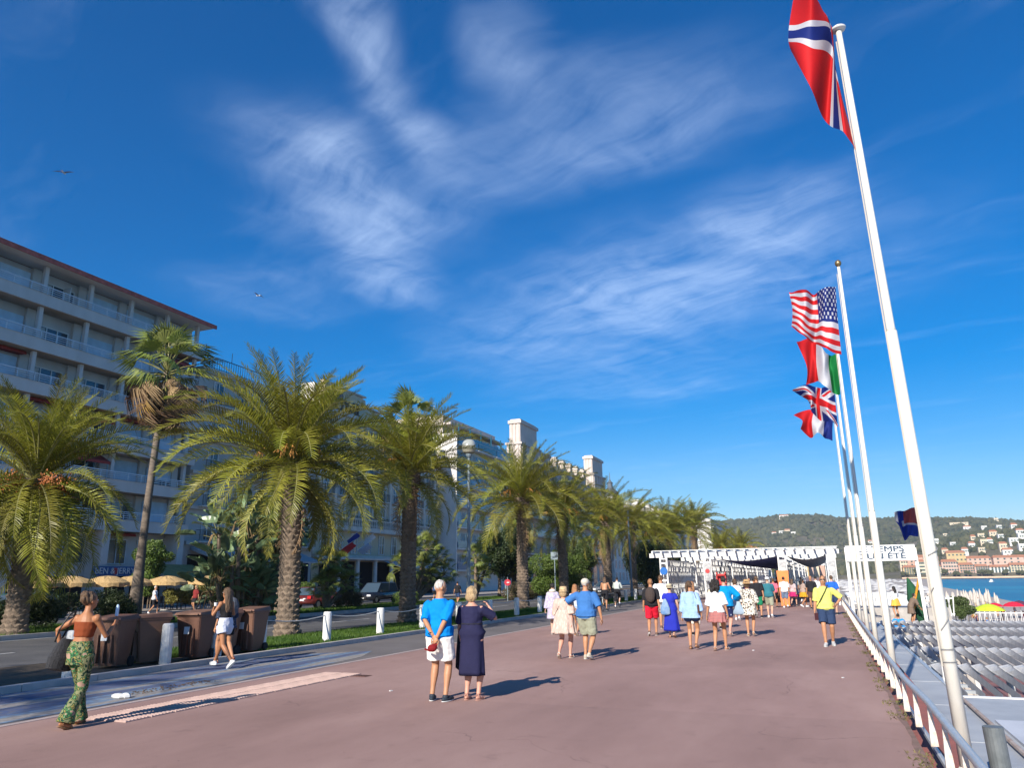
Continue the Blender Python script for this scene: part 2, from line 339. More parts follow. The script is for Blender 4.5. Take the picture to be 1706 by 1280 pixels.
for k in range(0, 60): b.box(-26.4, -26.22, -10+k*2, -10+k*2+1.985, -.3, .12)
struct(b.build('median_kerb', kerbm))
b = MB(); b.box(-38.6, -31.2, -30, 620, -.5, -.05); struct(b.build('far_road', asph))
b = MB(); b.box(-50.2, -38.6, -30, 620, -.5, .09); struct(b.build('pavement', mat('pavement', (.30, .27, .25), .8, var=.18, vscale=1.2, bump=.2)))
# painted markings
b = MB()
for k in range(-3, 60): b.box(-21.3, -21.15, k*6, k*6+3, -.046, -.046+.004)
b.box(-17.55, -17.4, -10, 400, -.046, -.042); b.box(-26.0, -25.88, -10, 400, -.046, -.042)
for k in range(-3, 40): b.box(-34.9, -34.78, k*6, k*6+3, -.046, -.042)
struct(b.build('road_markings', roadline))
# painted waves on the bike path
def mural_material():
    m = bpy.data.materials.new('painted_waves'); m.use_nodes = True; t = m.node_tree; b = t.nodes['Principled BSDF']
    tc = t.nodes.new('ShaderNodeTexCoord'); mp = t.nodes.new('ShaderNodeMapping'); mp.inputs['Scale'].default_value = (1, .16, 1); t.links.new(tc.outputs['Object'], mp.inputs[0])
    n = t.nodes.new('ShaderNodeTexNoise'); n.inputs['Scale'].default_value = 1.3; n.inputs['Detail'].default_value = 2.0; n.inputs['Distortion'].default_value = 1.2; t.links.new(mp.outputs[0], n.inputs[0])
    sp = t.nodes.new('ShaderNodeSeparateXYZ'); t.links.new(tc.outputs['Object'], sp.inputs[0])
    a = t.nodes.new('ShaderNodeMath'); a.operation = 'MULTIPLY_ADD'; t.links.new(sp.outputs[0], a.inputs[0]); a.inputs[1].default_value = .62; t.links.new(n.outputs[0], a.inputs[2])
    s2 = t.nodes.new('ShaderNodeMath'); s2.operation = 'MULTIPLY'; t.links.new(a.outputs[0], s2.inputs[0]); s2.inputs[1].default_value = 9.0
    s3 = t.nodes.new('ShaderNodeMath'); s3.operation = 'SINE'; t.links.new(s2.outputs[0], s3.inputs[0])
    s4 = t.nodes.new('ShaderNodeMapRange'); s4.inputs[1].default_value = -1; s4.inputs[2].default_value = 1; t.links.new(s3.outputs[0], s4.inputs[0])
    r = t.nodes.new('ShaderNodeValToRGB'); r.color_ramp.interpolation = 'CONSTANT'; e = r.color_ramp.elements
    e[0].position = 0; e[0].color = (.035, .075, .20, 1); e[1].position = .34; e[1].color = (.05, .12, .27, 1)
    for p, c in ((.55, (.13, .24, .38, 1)), (.72, (.27, .32, .36, 1)), (.84, (.34, .31, .28, 1))):
        x = e.new(p); x.color = c
    t.links.new(s4.outputs[0], r.inputs[0])
    n2 = t.nodes.new('ShaderNodeTexNoise'); n2.inputs['Scale'].default_value = 9; n2.inputs['Detail'].default_value = 8; t.links.new(tc.outputs['Object'], n2.inputs[0])
    mr = t.nodes.new('ShaderNodeMapRange'); mr.inputs[1].default_value = .35; mr.inputs[2].default_value = .62; mr.inputs[3].default_value = .75; mr.inputs[4].default_value = .22; t.links.new(n2.outputs[0], mr.inputs[0])
    mx = t.nodes.new('ShaderNodeMix'); mx.data_type = 'RGBA'; t.links.new(mr.outputs[0], mx.inputs['Factor']); t.links.new(r.outputs[0], mx.inputs['A']); mx.inputs['B'].default_value = (.14, .13, .13, 1)
    t.links.new(mx.outputs['Result'], b.inputs['Base Color']); b.inputs['Roughness'].default_value = .8
    return m
pts = [(-10.35, -4), (-10.35, 14.0), (-10.6, 16.2), (-11.2, 17.6), (-12.2, 16.8), (-13.05, 15.2), (-13.05, -4)]
sheet('painted_waves', pts, -.015, mural_material())
# tactile paving: ribbed slabs
tm = mat('tactile_slab', (.44, .315, .275), .8, var=.2, vscale=6, bump=.2)
tb = MB(); tb.box(-.205, .205, -.2, .2, 0, .012)
for k in range(7): tb.box(-.19, .19, -.185+k*.057, -.185+k*.057+.022, .012, .02)
tme = tb.mesh('slab', tm)
tact = thing('tactile_paving', 'pale pink ribbed tactile strip set in the red promenade', 'tactile paving', (-9.3, 8.0, .001), 0)
for k in range(13):
    for j in (0, 1):
        if j == 1 and 2 > k > 8: continue
        o = put('slab', tme, tact, (-.02+j*.42 + k*.01, k*.41, 0))
# drain grate beyond the strip and thin crack line
b = MB(); b.box(-8.75, -8.25, 12.75, 13.0, .002, .006)
for k in range(8): b.box(-8.73+k*.06, -8.70+k*.06, 12.77, 12.98, .006, .012)
tag(b.build('drain_cover', mat('rusty_iron', (.16, .08, .06), .8, var=.3, vscale=20)), 'small rusty drain cover set in the red promenade beyond the ribbed strip', 'drain cover')
# grass on both verges (blades)
def grass(name, x0, x1, y0, y1, n, hmin, hmax, z, label, m, seed=1, keep=None):
    rs = np.random.RandomState(seed); X = rs.uniform(x0, x1, n); Y = y0+(y1-y0)*rs.uniform(0, 1, n)**1.5
    a = rs.uniform(0, 2*np.pi, n); h = rs.uniform(hmin, hmax, n); wd = .006+.0005*(Y); lx = rs.normal(0, .03, n); ly = rs.normal(0, .03, n)
    if keep is not None:
        k = keep(X, Y); X, Y, a, h, wd, lx, ly = [q[k] for q in (X, Y, a, h, wd, lx, ly)]
    n = len(X); V = np.zeros((n, 3, 3)); V[:, 0] = np.c_[X-np.cos(a)*wd, Y-np.sin(a)*wd, np.full(n, z)]; V[:, 1] = np.c_[X+np.cos(a)*wd, Y+np.sin(a)*wd, np.full(n, z)]; V[:, 2] = np.c_[X+lx, Y+ly, z+h]
    me = bpy.data.meshes.new(name); me.vertices.add(n*3); me.vertices.foreach_set('co', V.reshape(-1)); me.loops.add(n*3); me.loops.foreach_set('vertex_index', np.arange(n*3))
    me.polygons.add(n); me.polygons.foreach_set('loop_start', np.arange(n)*3); me.polygons.foreach_set('loop_total', np.full(n, 3)); me.materials.append(m); me.update(calc_edges=True)
    o = put(name, me); tag(o, label, 'grass', kind='stuff'); return o
gm1 = mat('grass_blade', (.045, .11, .012), .6, col2=(.10, .17, .02), vscale=.9, trans=.35)
grass('grass', -16.6, -13.3, 12.6, 75, 120000, .05, .13, .02, 'short bright green grass along the white posted verge', gm1, 3, keep=lambda X, Y: (Y > 16.2) | (X < -14.8))
grass('grass', -31.0, -26.3, 10, 90, 70000, .06, .18, .06, 'grass of the planted median between the two carriageways', gm1, 4)
# dirt and weeds along the foot of the railing
wm = mat('dry_weed', (.11, .12, .03), .8, col2=(.22, .17, .08), vscale=5, trans=.2)
grass('weeds', .56, .80, 6, 40, 2600, .008, .04, 0, 'dry weeds growing in the joint at the foot of the railing', wm, 5, keep=lambda X, Y: np.sin(Y*2.3)+np.sin(Y*5.1+1) > .25)
b = MB()
rs = random.Random(5)
pl = []; 
for k in range(90): pl.append((.69-.035*rs.random()-.04*mnoise.noise(Vector((k*.23, 0, 0))), 6+k*.35))
vs = [(x, y, .003) for x, y in pl]+[(.739, y, .003) for x, y in pl]
b.add(vs, [(i, 90+i, 91+i, i+1) for i in range(89)])
struct(b.build('dirt_strip', mat('dirt', (.16, .11, .08), .95, col2=(.27, .16, .14), vscale=6, bump=.4, detail=8)))

# ---------------------------------------------------------------- sea, beach, hills
def sea_material():
    m = bpy.data.materials.new('sea_water'); m.use_nodes = True; t = m.node_tree; b = t.nodes['Principled BSDF']
    tc = t.nodes.new('ShaderNodeTexCoord'); n = t.nodes.new('ShaderNodeTexNoise'); n.inputs['Scale'].default_value = .012; n.inputs['Detail'].default_value = 6; t.links.new(tc.outputs['Object'], n.inputs[0])
    r = t.nodes.new('ShaderNodeValToRGB'); e = r.color_ramp.elements; e[0].position = .35; e[0].color = (.005, .12, .24, 1); e[1].position = .68; e[1].color = (.012, .23, .33, 1)
    t.links.new(n.outputs[0], r.inputs[0]); t.links.new(r.outputs[0], b.inputs['Base Color'])
    b.inputs['Roughness'].default_value = .35; b.inputs['Specular IOR Level'].default_value = .22
    mp = t.nodes.new('ShaderNodeMapping'); mp.inputs['Scale'].default_value = (1, .5, 1); t.links.new(tc.outputs['Object'], mp.inputs[0])
    n2 = t.nodes.new('ShaderNodeTexNoise'); n2.inputs['Scale'].default_value = .5; n2.inputs['Detail'].default_value = 6; t.links.new(mp.outputs[0], n2.inputs[0])
    bp = t.nodes.new('ShaderNodeBump'); bp.inputs['Strength'].default_value = .5; bp.inputs['Distance'].default_value = .5; t.links.new(n2.outputs[0], bp.inputs['Height']); t.links.new(bp.outputs[0], b.inputs['Normal'])
    return m
sheet('sea', [(8, -3000), (9000, -3000), (9000, 1500), (8, 1500)], -5.5, sea_material())
SHORE = [(14, -200), (18, 0), (24, 60), (33, 139), (43, 215), (52, 350), (60, 500), (84, 760), (110, 980), (136, 1130)]
beachm = mat('beach_pebbles', (.33, .29, .25), .95, col2=(.45, .40, .36), vscale=.3, bump=.4, bscale=6, detail=9)
b = MB(); vs = []
for x, y in SHORE: vs += [(.7, y, -4.1), ((x+.7)/2, y, -4.5), (x-4, y, -4.95), (x+5, y, -6.2)]
fs = []
for i in range(len(SHORE)-1):
    for j in range(3): fs.append((i*4+j, i*4+j+1, (i+1)*4+j+1, (i+1)*4+j))
b.add(vs, fs); struct(b.build('beach', beachm))
b = MB(); vs = []
for x, y in SHORE[1:]: vs += [(x-3.4, y, -5.05), (x-.7, y+2, -5.44)]
b.add(vs, [(2*i, 2*i+1, 2*i+3, 2*i+2) for i in range(len(SHORE)-2)]); 
struct(b.build('surf_line', mat('foam', (.6, .64, .64), .6, col2=(.3, .36, .36), vscale=.5)))

def ridge(az):      # height of the ridge line at 2500 m, by direction
    xs = [-900, -332, -237, -170, -109, 12, 62, 110, 177, 304, 410, 534, 900, 2500]; hs = [120, 163, 172, 174, 181, 176, 163, 160, 158, 153, 150, 134, 110, 60]
    return float(np.interp(az, xs, hs))
def hill_h(x, y):
    t = (y-1150)/1350.0
    az = x/y*2500
    if t <= 0: return -6
    far = ridge(az)*y/2500*1.0
    s = max(0, min(1, (y-1420)/1080)); s = s*s*(3-2*s)
    base = -2+far*s
    # near castle hill, wooded, behind the town on the right
    cx, cy = 330, 1560
    d = math.hypot((x-cx)/330, (y-cy)/260); base = max(base, 70*math.exp(-d*d*1.6)) if d < 3 else base
    nz = mnoise.fractal(Vector((x/170, y/170, 3.3)), 1.0, 2.0, 5)
    base += nz*16*min(1, max(0, t*2)) * (0.35 if s > .93 else 1)
    if y > 2500: base -= (y-2500)*.12
    return max(base, -4)
nx, ny = 150, 70
vs = []; 
for j in range(ny+1):
    for i in range(nx+1):
        y = 1150+2100*(j/ny)**1.15; x = lerp(-1400, 2600, i/nx); vs.append((x, y, hill_h(x, y)))
fs = [(j*(nx+1)+i, j*(nx+1)+i+1, (j+1)*(nx+1)+i+1, (j+1)*(nx+1)+i) for j in range(ny) for i in range(nx)]
b = MB(); b.add(vs, fs)
hillm = mat('hill_scrub', (.075, .072, .04), .95, col2=(.17, .14, .095), vscale=.014, bump=.9, bscale=.12, detail=12)
struct(b.build('hills', hillm, smooth=True))
# shore land in front of the hill
b = MB(); b.add([(-1500, 1100, -4.2), (110, 1100, -4.2), (136, 1135, -4.6), (190, 1130, -5.0), (420, 1120, -5.0), (700, 1180, -5), (1500, 1100, -5), (2600, 1100, -5), (2600, 1170, -4.2), (-1500, 1170, -3.9)], [tuple(range(10))])
struct(b.build('far_shore', beachm))
# wooded cover of the hill: many small tree crowns, one mass
def forest():
    rs = np.random.RandomState(11); V = []; F = []
    ico = [(0, 0, 1), (.89, 0, .45), (.28, .85, .45), (-.72, .53, .45), (-.72, -.53, .45), (.28, -.85, .45), (.72, .53, -.45), (-.28, .85, -.45), (-.89, 0, -.45), (-.28, -.85, -.45), (.72, -.53, -.45)]
    fi = [(0,1,2),(0,2,3),(0,3,4),(0,4,5),(0,5,1),(1,6,2),(2,7,3),(3,8,4),(4,9,5),(5,10,1),(2,6,7),(3,7,8),(4,8,9),(5,9,10),(1,10,6)]
    ico = np.array(ico); n = 0; tries = 0
    while n < 15000 and tries < 60000:
        tries += 1
        y = 1230+1400*rs.rand()**.8; x = y*(rs.uniform(-.22, .40))
        if 100 < x < 520 and y < 1330: continue
        dens = mnoise.noise(Vector((x/90, y/90, 9)))
        if dens < -.22 and rs.rand() < .85: continue
        z = hill_h(x, y); r = rs.uniform(4, 8.5)*(1+.25*(y > 2000)); sq = rs.uniform(.7, 1.05)
        p = ico*np.array([r, r, r*sq])*(1+rs.uniform(-.22, .22, (11, 1)))+np.array([x, y, z+r*.25]); o = len(V)*11
        V.append(p); F.append(np.array(fi)+o); n += 1
    V = np.concatenate(V); F = np.concatenate(F); me = bpy.data.meshes.new('forest'); me.from_pydata(V.tolist(), [], F.tolist())
    me.materials.append(mat('far_foliage', (.035, .045, .018), .9, col2=(.105, .10, .048), vscale=.035, bump=.8, bscale=.8, detail=10)); return me
o = put('forest', forest()); tag(o, 'dense dark green wood covering the hill across the bay', 'forest', kind='stuff')
# ================================================================ buildings along the road
paint_b1 = mat('pale_render', (.60, .575, .55), .85, col2=(.49, .465, .44), vscale=.5, bump=.1, detail=9, vec=(1, 1, .35))
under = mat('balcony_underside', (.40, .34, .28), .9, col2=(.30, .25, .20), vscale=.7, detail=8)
shut = mat('roller_shutter', (.48, .64, .78), .6, var=.12, vscale=.8, rand=.12)
glassd = glass('window_glass', (.045, .07, .095)); glassb = glass('blue_glass', (.03, .13, .22), .1)
framew = mat('window_frame_white', (.66, .67, .66), .5); dark = mat('dark_interior', (.018, .018, .02), .9)
railw = mat('painted_rail', (.60, .68, .76), .5); iron = mat('wrought_iron', (.025, .028, .03), .5)
redm = mat('red_awning', (.30, .045, .04), .85, var=.2, vscale=2); brownred = mat('faded_red_tile', (.42, .11, .085), .8, var=.25, vscale=3)
cream = mat('cream_render', (.64, .53, .36), .85, col2=(.52, .44, .31), vscale=.5, bump=.1, detail=8)
trim = mat('pale_stone_trim', (.66, .61, .54), .8, col2=(.52, .48, .43), vscale=1, detail=8)
whiteb = mat('white_render', (.74, .70, .65), .8, col2=(.62, .58, .54), vscale=.4, detail=8)
pinkw = mat('pinkish_stone', (.62, .53, .47), .8, col2=(.50, .43, .38), vscale=.6, bump=.15, detail=9)
slate = mat('slate', (.10, .12, .14), .6, var=.25, vscale=3)
curt = mat('curtain', (.45, .44, .42), .9, var=.2, vscale=3)

# ---- left: apartment block with long balconies
B1 = thing('apartment_block', 'tall cream apartment block with long continuous balconies and red roof edge behind the leftmost palms', 'building', (-49, 0, 0))
XW = -1.65          # wall plane behind the balcony, relative to the front
b = MB(); b.box(-16, XW, 11, 47.9, 0, 24.0); b.build('wall', paint_b1, B1)
BAY = [47.75-3.65*k for k in range(11)]
LV = [5.7, 8.65, 11.55, 14.6, 17.65, 20.95]
b = MB(); b.box(-1.6, .55, 10, 48.5, 24.02, 24.22); b.build('eave', paint_b1, B1)
b = MB(); b.box(.55, .62, 9.9, 48.6, 23.95, 24.3); b.box(-16.2, .55, 9.9, 48.6, 24.222, 24.3); b.build('roof', brownred, B1)
bandm = MB()
for li, z in enumerate(LV):
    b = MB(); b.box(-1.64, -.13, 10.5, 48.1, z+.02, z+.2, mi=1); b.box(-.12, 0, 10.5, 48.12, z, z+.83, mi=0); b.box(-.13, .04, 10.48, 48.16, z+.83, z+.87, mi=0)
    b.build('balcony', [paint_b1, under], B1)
colm = MB(); colm.box(-1.6, -.32, -.16, .16, 0, 2.0); cm = {}
rl = MB()
for zz in (.12, .27, .42): rl.box(-.07, -.045, .0, 3.61, zz, zz+.035)
rl.box(-.09, -.03, 0, 3.61, .55, .61)
for k in range(3): rl.box(-.08, -.04, k*1.22, k*1.22+.035, 0, .56)
rlm = rl.mesh('railing', railw)
rnd = random.Random(21)
def shutter_mesh(h, w, part=1.0):
    s = MB(); n = int(h*part/.16)
    for k in range(n): s.box(0, .035, 0, w, h-(k+1)*h*part/n+.008, h-k*h*part/n)
    s.box(0, .02, 0, w, h*(1-part), h)
    return s.mesh('shutter', shut)
SH = shutter_mesh(2.3, 2.75); SHH = shutter_mesh(2.05, 2.5, .45)
def window_mesh(w, h, nv=2, nh=1, fw=.07, fm=framew, gm=glassd, curtain=True):
    s = MB(); s.box(0, .02, 0, w, 0, h, mi=1)
    for k in range(nv+1): y = k*(w-fw)/nv; s.box(.02, .06, y, y+fw, 0, h, mi=0)
    s.box(.02, .06, fw, w-fw, 0, fw, mi=0); s.box(.02, .06, fw, w-fw, h-fw, h, mi=0)
    for k in range(1, nh+1): s.box(.021, .05, fw, w-fw, h*k/(nh+1), h*k/(nh+1)+.04, mi=0)
    if curtain: s.box(.021, .026, w*.07, w*.3, .1, h-.1, mi=2)
    return s.mesh('window', [fm, gm, curt])
WN = window_mesh(2.6, 2.05, 3, 0)
awn_roll = MB(); awn_roll.box(-1.62, -.95, 0, 3.1, -.02, -.2); awn_roll.box(-.95, -.9, 0, 3.1, -.12, -.25)
awn_rm = awn_roll.mesh('awning', redm)
ao = MB(); ao.add([(-1.6, 0, -.05), (-1.6, 2.9, -.05), (-.25, 2.9, -.75), (-.25, 0, -.75), (-.25, 2.9, -.95), (-.25, 0, -.95)], [(0, 1, 2, 3), (3, 2, 4, 5)])
awn_open = ao.mesh('awning', redm)
pil = MB(); pil.box(-.9, -.6, -.15, .15, 0, 1)
for li, z in enumerate(LV):
    top = (LV[li+1] if li < 5 else 24.0)
    fl = z+.2
    c = MB(); c.box(-.62, -.34, -.14, .14, 0, top-fl-.01); c.box(-1.64, -1.4, -.3, .3, 0, top-fl-.01); cme = c.mesh('column', paint_b1)
    for bi, y in enumerate(BAY[:-1]):
        if bi > 0 or True: put('column', cme, B1, (0, y-.3 if bi == 0 else y, fl))
        put('railing', rlm, B1, (0, y-3.63, z+.87))
        y0 = y-3.65+.55
        typ = rnd.choice('SSSSSWHO'); 
        if (li, bi) in ((5, 3), (4, 3), (3, 2), (0, 1), (5, 0)): typ = 'W'
        if (li, bi) in ((3, 1), (4, 0)): typ = 'O'
        if typ == 'S': put('shutter', SH, B1, (XW+.01, y0, fl+.15))
        elif typ == 'H':
            put('window', WN, B1, (XW+.005, y0, fl+.15)); put('shutter', SHH, B1, (XW+.08, y0+.05, fl+.15))
        else: put('window', WN, B1, (XW+.01, y0, fl+.15))
        r = rnd.random()
        if typ == 'O': put('awning', awn_open, B1, (0, y0-.1, top))
        elif r < .32 and li < 5: put('awning', awn_rm, B1, (0, y0-.2, top))
        elif li == 5 and r < .2: pass
# open white door leaf on the top balcony
b = MB(); b.box(-1.5, -.75, 35.35, 35.4, 21.3, 23.3); b.build('door', white, B1)
# ground floor with shop windows
c = MB(); c.box(-1.6, -.05, -.3, .3, .1, 5.7); cme = c.mesh('pillar', paint_b1)
for bi in range(0, 10, 1):
    if bi % 2 == 0: put('pillar', cme, B1, (0, BAY[bi]-(.2 if bi == 0 else 0), 0))
wnl = window_mesh(2.7, 1.9, 3, 0)
for bi in range(9): put('window', wnl, B1, (XW+.02, BAY[bi]-3.2, 3.3))
b = MB()
for bi in range(9): b.box(XW, XW+.04, BAY[bi]-3.4, BAY[bi]-.25, .2, 2.4)
b.build('shop_front', dark, B1)
for bi in (1, 3, 5): put('awning', awn_rm, B1, (0, BAY[bi]-3.4, 5.66))
# shop sign and yellow awning
sg = thing('shop_sign', 'blue shop sign with pale capital letters and a red roundel above the straw parasols', 'sign', (-48.88, 41.6, 2.75))
b = MB(); b.box(-.06, .0, -2.1, 2.1, -.34, .34); b.build('board', mat('sign_blue', (.03, .09, .24), .5), sg)
tmx = text_mesh("BEN & JERRY'S", .62, .012); tmx.materials.append(white)
o = put('lettering', tmx, sg, (.015, 0, 0)); o.rotation_euler = (R(90), 0, R(90))
b = MB(); b.tube([(.002, -.22, 0), (.010, -.22, 0)], .25, 20); b.build('roundel', mat('sign_red', (.45, .04, .04), .5), sg)
aw = thing('shop_awning', 'olive yellow sloping shop awning at the corner of the apartment block', 'awning', (-48.9, 46.2, 3.3))
ym = mat('yellow_canvas', (.30, .25, .10), .9, var=.15, vscale=2)
b = MB(); b.add([(0, -2.3, 0), (0, 2.6, 0), (2.6, 2.6, -1.0), (2.6, -2.3, -1.0)], [(0, 1, 2, 3)]); b.build('canopy', ym, aw)
b = MB()
for k in range(12): b.box(2.59, 2.62, -2.3+k*.41, -2.3+k*.41+.37, -1.3, -1.0)
b.build('valance', ym, aw)

def pane_window(w, h, fm, gm): return window_mesh(w, h, 2, 1, .08, fm, gm, True)
def ironbal(w, d=.5, h=.95):
    s = MB(); s.box(0, d, 0, w, -.12, 0, mi=1); s.box(d-.04, d, 0, w, h-.04, h, mi=0)
    n = int(w/.14)
    for k in range(n+1): s.box(d-.03, d-.01, k*(w-.02)/n, k*(w-.02)/n+.02, 0, h-.04, mi=0)
    for y in (0, w-.02): s.box(0, d-.04, y, y+.02, h-.04, h, mi=0)
    return s.mesh('balcony', [iron, trim])
def glassbal(w, d=1.2, h=1.0, m=None):
    s = MB(); s.box(0, d, 0, w, -.22, 0, mi=1); s.box(d-.03, d, 0, w, .02, h, mi=0); s.box(d-.05, d+.02, 0, w, h, h+.05, mi=1)
    return s.mesh('balcony', [m or glassb, whiteb])

# ---- second building: cream block with black iron railings
B2 = thing('building', 'weathered grey cream building with black iron balconies between the balcony block and the yellow hotel', 'building', (-50.2, 0, 0))
b = MB(); b.box(-15, 0, 48.9, 66.5, 0, 20.3); b.build('wall', mat('grey_cream', (.55, .52, .48), .85, col2=(.43, .41, .38), vscale=.6, detail=8), B2)
b = MB(); b.box(-15.2, .5, 48.8, 66.6, 20.3, 20.8); b.box(-15, .25, 48.85, 66.55, 20.0, 20.299); b.build('cornice', trim, B2)
b = MB()
for k in range(60): b.box(.36, .39, 49+k*.3, 49.03+k*.3, 20.8, 21.9)
b.box(.34, .41, 49, 66.6, 21.9, 21.96); b.box(.35, .4, 49, 66.6, 20.9, 20.94)
for k in range(6): b.tube([(.37, 49+k*3.3, 21.9), (.37, 49+k*3.3, 22.9)], .03, 5)
b.build('roof_railing', iron, B2)
W2 = pane_window(1.3, 2.2, framew, glassd); IB = ironbal(3.0)
for fl in range(5):
    z = 5.3+fl*3.05
    b = MB(); b.box(.001, .35, 48.9, 66.4, z-.3, z); b.build('string_course', trim, B2)
    for k in range(5):
        y = 49.8+k*3.3; put('window', W2, B2, (.01, y+.9, z+.1)); put('balcony', IB, B2, (.35, y, z+.02))
b = MB(); b.box(.01, .05, 49.5, 66, .1, 4.2); b.build('shop_front', dark, B2)
aw2 = thing('canopy', 'wide pale sloping entrance canopy over the dark shopfront', 'awning', (-50, 49.5, 4.6))
b = MB(); b.add([(0, 0, .3), (0, 14, .3), (3.4, 14, -.9), (3.4, 0, -.9), (3.4, 14, -1.05), (3.4, 0, -1.05)], [(0, 1, 2, 3), (3, 2, 4, 5)]); b.add([(0, 0, .3), (3.4, 0, -.9), (3.4, 0, -1.05), (0, 0, 0)], [(0, 1, 2, 3)]); b.build('canvas', mat('grey_canvas', (.36, .37, .38), .8), aw2)

# ---- third: yellow hotel with iron letters on the roof gable
B3 = thing('hotel', 'pale yellow ornate hotel with large letters on its roof parapet behind the big palm', 'building', (-50.5, 0, 0))
b = MB(); b.box(-14, 0, 67.0, 94.0, 0, 20.6); b.build('wall', cream, B3)
b = MB(); b.box(-14.2, .6, 66.9, 94.1, 20.6, 21.0); b.box(-14, .3, 67, 94, 20.2, 20.599); b.build('cornice', trim, B3)
b = MB(); b.prism([(68.0, 21.0), (80.5, 21.0), (80.5, 22.3), (76.5, 22.7), (76.3, 23.6), (68.0, 24.4), (68.0, 21.0)][:-1], -.9, -.2, axis='X'); b.box(-.9, -.2, 80.6, 94, 21.0, 22.0); b.build('parapet', cream, B3)
b = MB(); b.box(-.95, -.12, 80.6, 94, 22.0, 22.2); b.box(-.95, -.12, 76.6, 80.6, 22.66, 22.84); b.box(-.95, -.12, 68, 76.4, 23.9, 24.1); b.box(-6, -4, 71, 73, 21, 25.2); b.build('coping', trim, B3)
tmx = text_mesh('ROYAL', 2.15, .06, bold=.03); tmx.materials.append(iron); o = put('lettering', tmx, B3, (-.1, 72.0, 21.85)); o.rotation_euler = (R(90), 0, R(90))
b = MB(); b.tube([(-.19, 70.9, 23.1), (-.1, 70.9, 23.1)], .5, 20); b.build('roundel', mat('slate_blue', (.10, .13, .24), .6), B3)
W3 = pane_window(1.25, 2.3, framew, glassd); IB3 = ironbal(1.8, .45)
surr = MB(); surr.box(.0, .14, -.2, 0, -.1, 2.5); surr.box(0, .14, 1.25, 1.45, -.1, 2.5); surr.box(0, .22, -.3, 1.55, 2.5, 2.75); srm = surr.mesh('window_surround', trim)
for fl in range(4):
    z = 8.2+fl*3.1
    for k in range(9):
        y = 68.2+k*2.95; put('window', W3, B3, (.01, y, z+.1)); put('window_surround', srm, B3, (.002, y, z+.1)); put('balcony', IB3, B3, (.15, y-.3, z+.05))
pl = MB(); pl.box(.001, .3, -.25, .25, 8.0, 20.2); pl.box(.001, .42, -.35, .35, 19.5, 20.19); plm = pl.mesh('pilaster', trim)
for k in range(10): put('pilaster', plm, B3, (0, 67.6+k*2.95-.15 if k else 67.4, 0))
b = MB(); b.box(.001, 1.1, 67.0, 94, 7.4, 7.9); b.box(.001, .6, 67, 94, 4.3, 4.7); b.build('string_course', trim, B3)
bl = MB(); bl.lathe([(.06, 0), (.11, .25), (.05, .45), (.07, .8)], n=6); blm = bl.mesh('baluster', trim)
for k in range(66): put('baluster', blm, B3, (1.0, 67.3+k*.405, 7.9))
b = MB(); b.box(.9, 1.1, 67, 94, 8.7, 8.85); b.build('handrail', trim, B3)
for k in range(9): put('window', W3, B3, (.01, 68.2+k*2.95, 4.9))
b = MB()
for k in range(7): b.box(.01, .06, 68.3+k*3.8, 71.2+k*3.8, .1, 4.0)
b.build('entrance', dark, B3)
cl = MB(); cl.lathe([(.3, 0), (.26, .3), (.22, 3.8), (.32, 4.0)], n=12); clm = cl.mesh('column', trim)
for k in range(4): put('column', clm, B3, (2.4, 68.5+k*3.6, .1))
b = MB(); b.box(.05, 2.8, 67.5, 80.0, 4.11, 4.29); b.build('porch', trim, B3)
aw3 = thing('terrace_awning', 'long pale grey terrace awning with scalloped fringe under the hotel windows', 'awning', (-50.2, 80.5, 4.1))
b = MB(); b.add([(0, 0, .1), (0, 13, .1), (3.6, 13, -1.0), (3.6, 0, -1.0)], [(0, 1, 2, 3)])
for k in range(32): b.box(3.59, 3.63, k*.405, k*.405+.34, -1.35, -1.0)
b.build('canvas', mat('grey_canvas2', (.42, .44, .45), .8, var=.1), aw3)
# two flags over the entrance
for (yy, cs, lb) in ((70.2, [(.03, .06, .3, 1), (.7, .7, .7, 1), (.5, .03, .04, 1)], 'small tricolour flag leaning out over the hotel entrance'), (73.4, [(.75, .75, .75, 1), (.8, .8, .8, 1), (.45, .5, .6, 1)], 'pale white and blue flag leaning out over the hotel entrance')):
    t = thing('flag', lb, 'flag', (-49.5, yy, 5.6)); b = MB(); b.tube([(0, 0, 0), (2.6, 0, 1.5)], .04, 6); b.build('pole', white, t)
    b = MB(); n = 12
    for i in range(n):
        for j in range(3):
            def q(u, v): return (.9+1.6*(1-v)*.9+.25*math.sin(u*7), u*2.0*0+.35*math.sin(u*6+v), .5+1.0*(1-v)*.85-u*1.4)
            b.quad(q(i/n, j/3), q((i+1)/n, j/3), q((i+1)/n, (j+1)/3), q(i/n, (j+1)/3), col=cs[min(2, i*3//n)])
    b.build('cloth', mat('print_cloth', (.5, .5, .5), .8, attr='Col', trans=.2), t, attr=True)

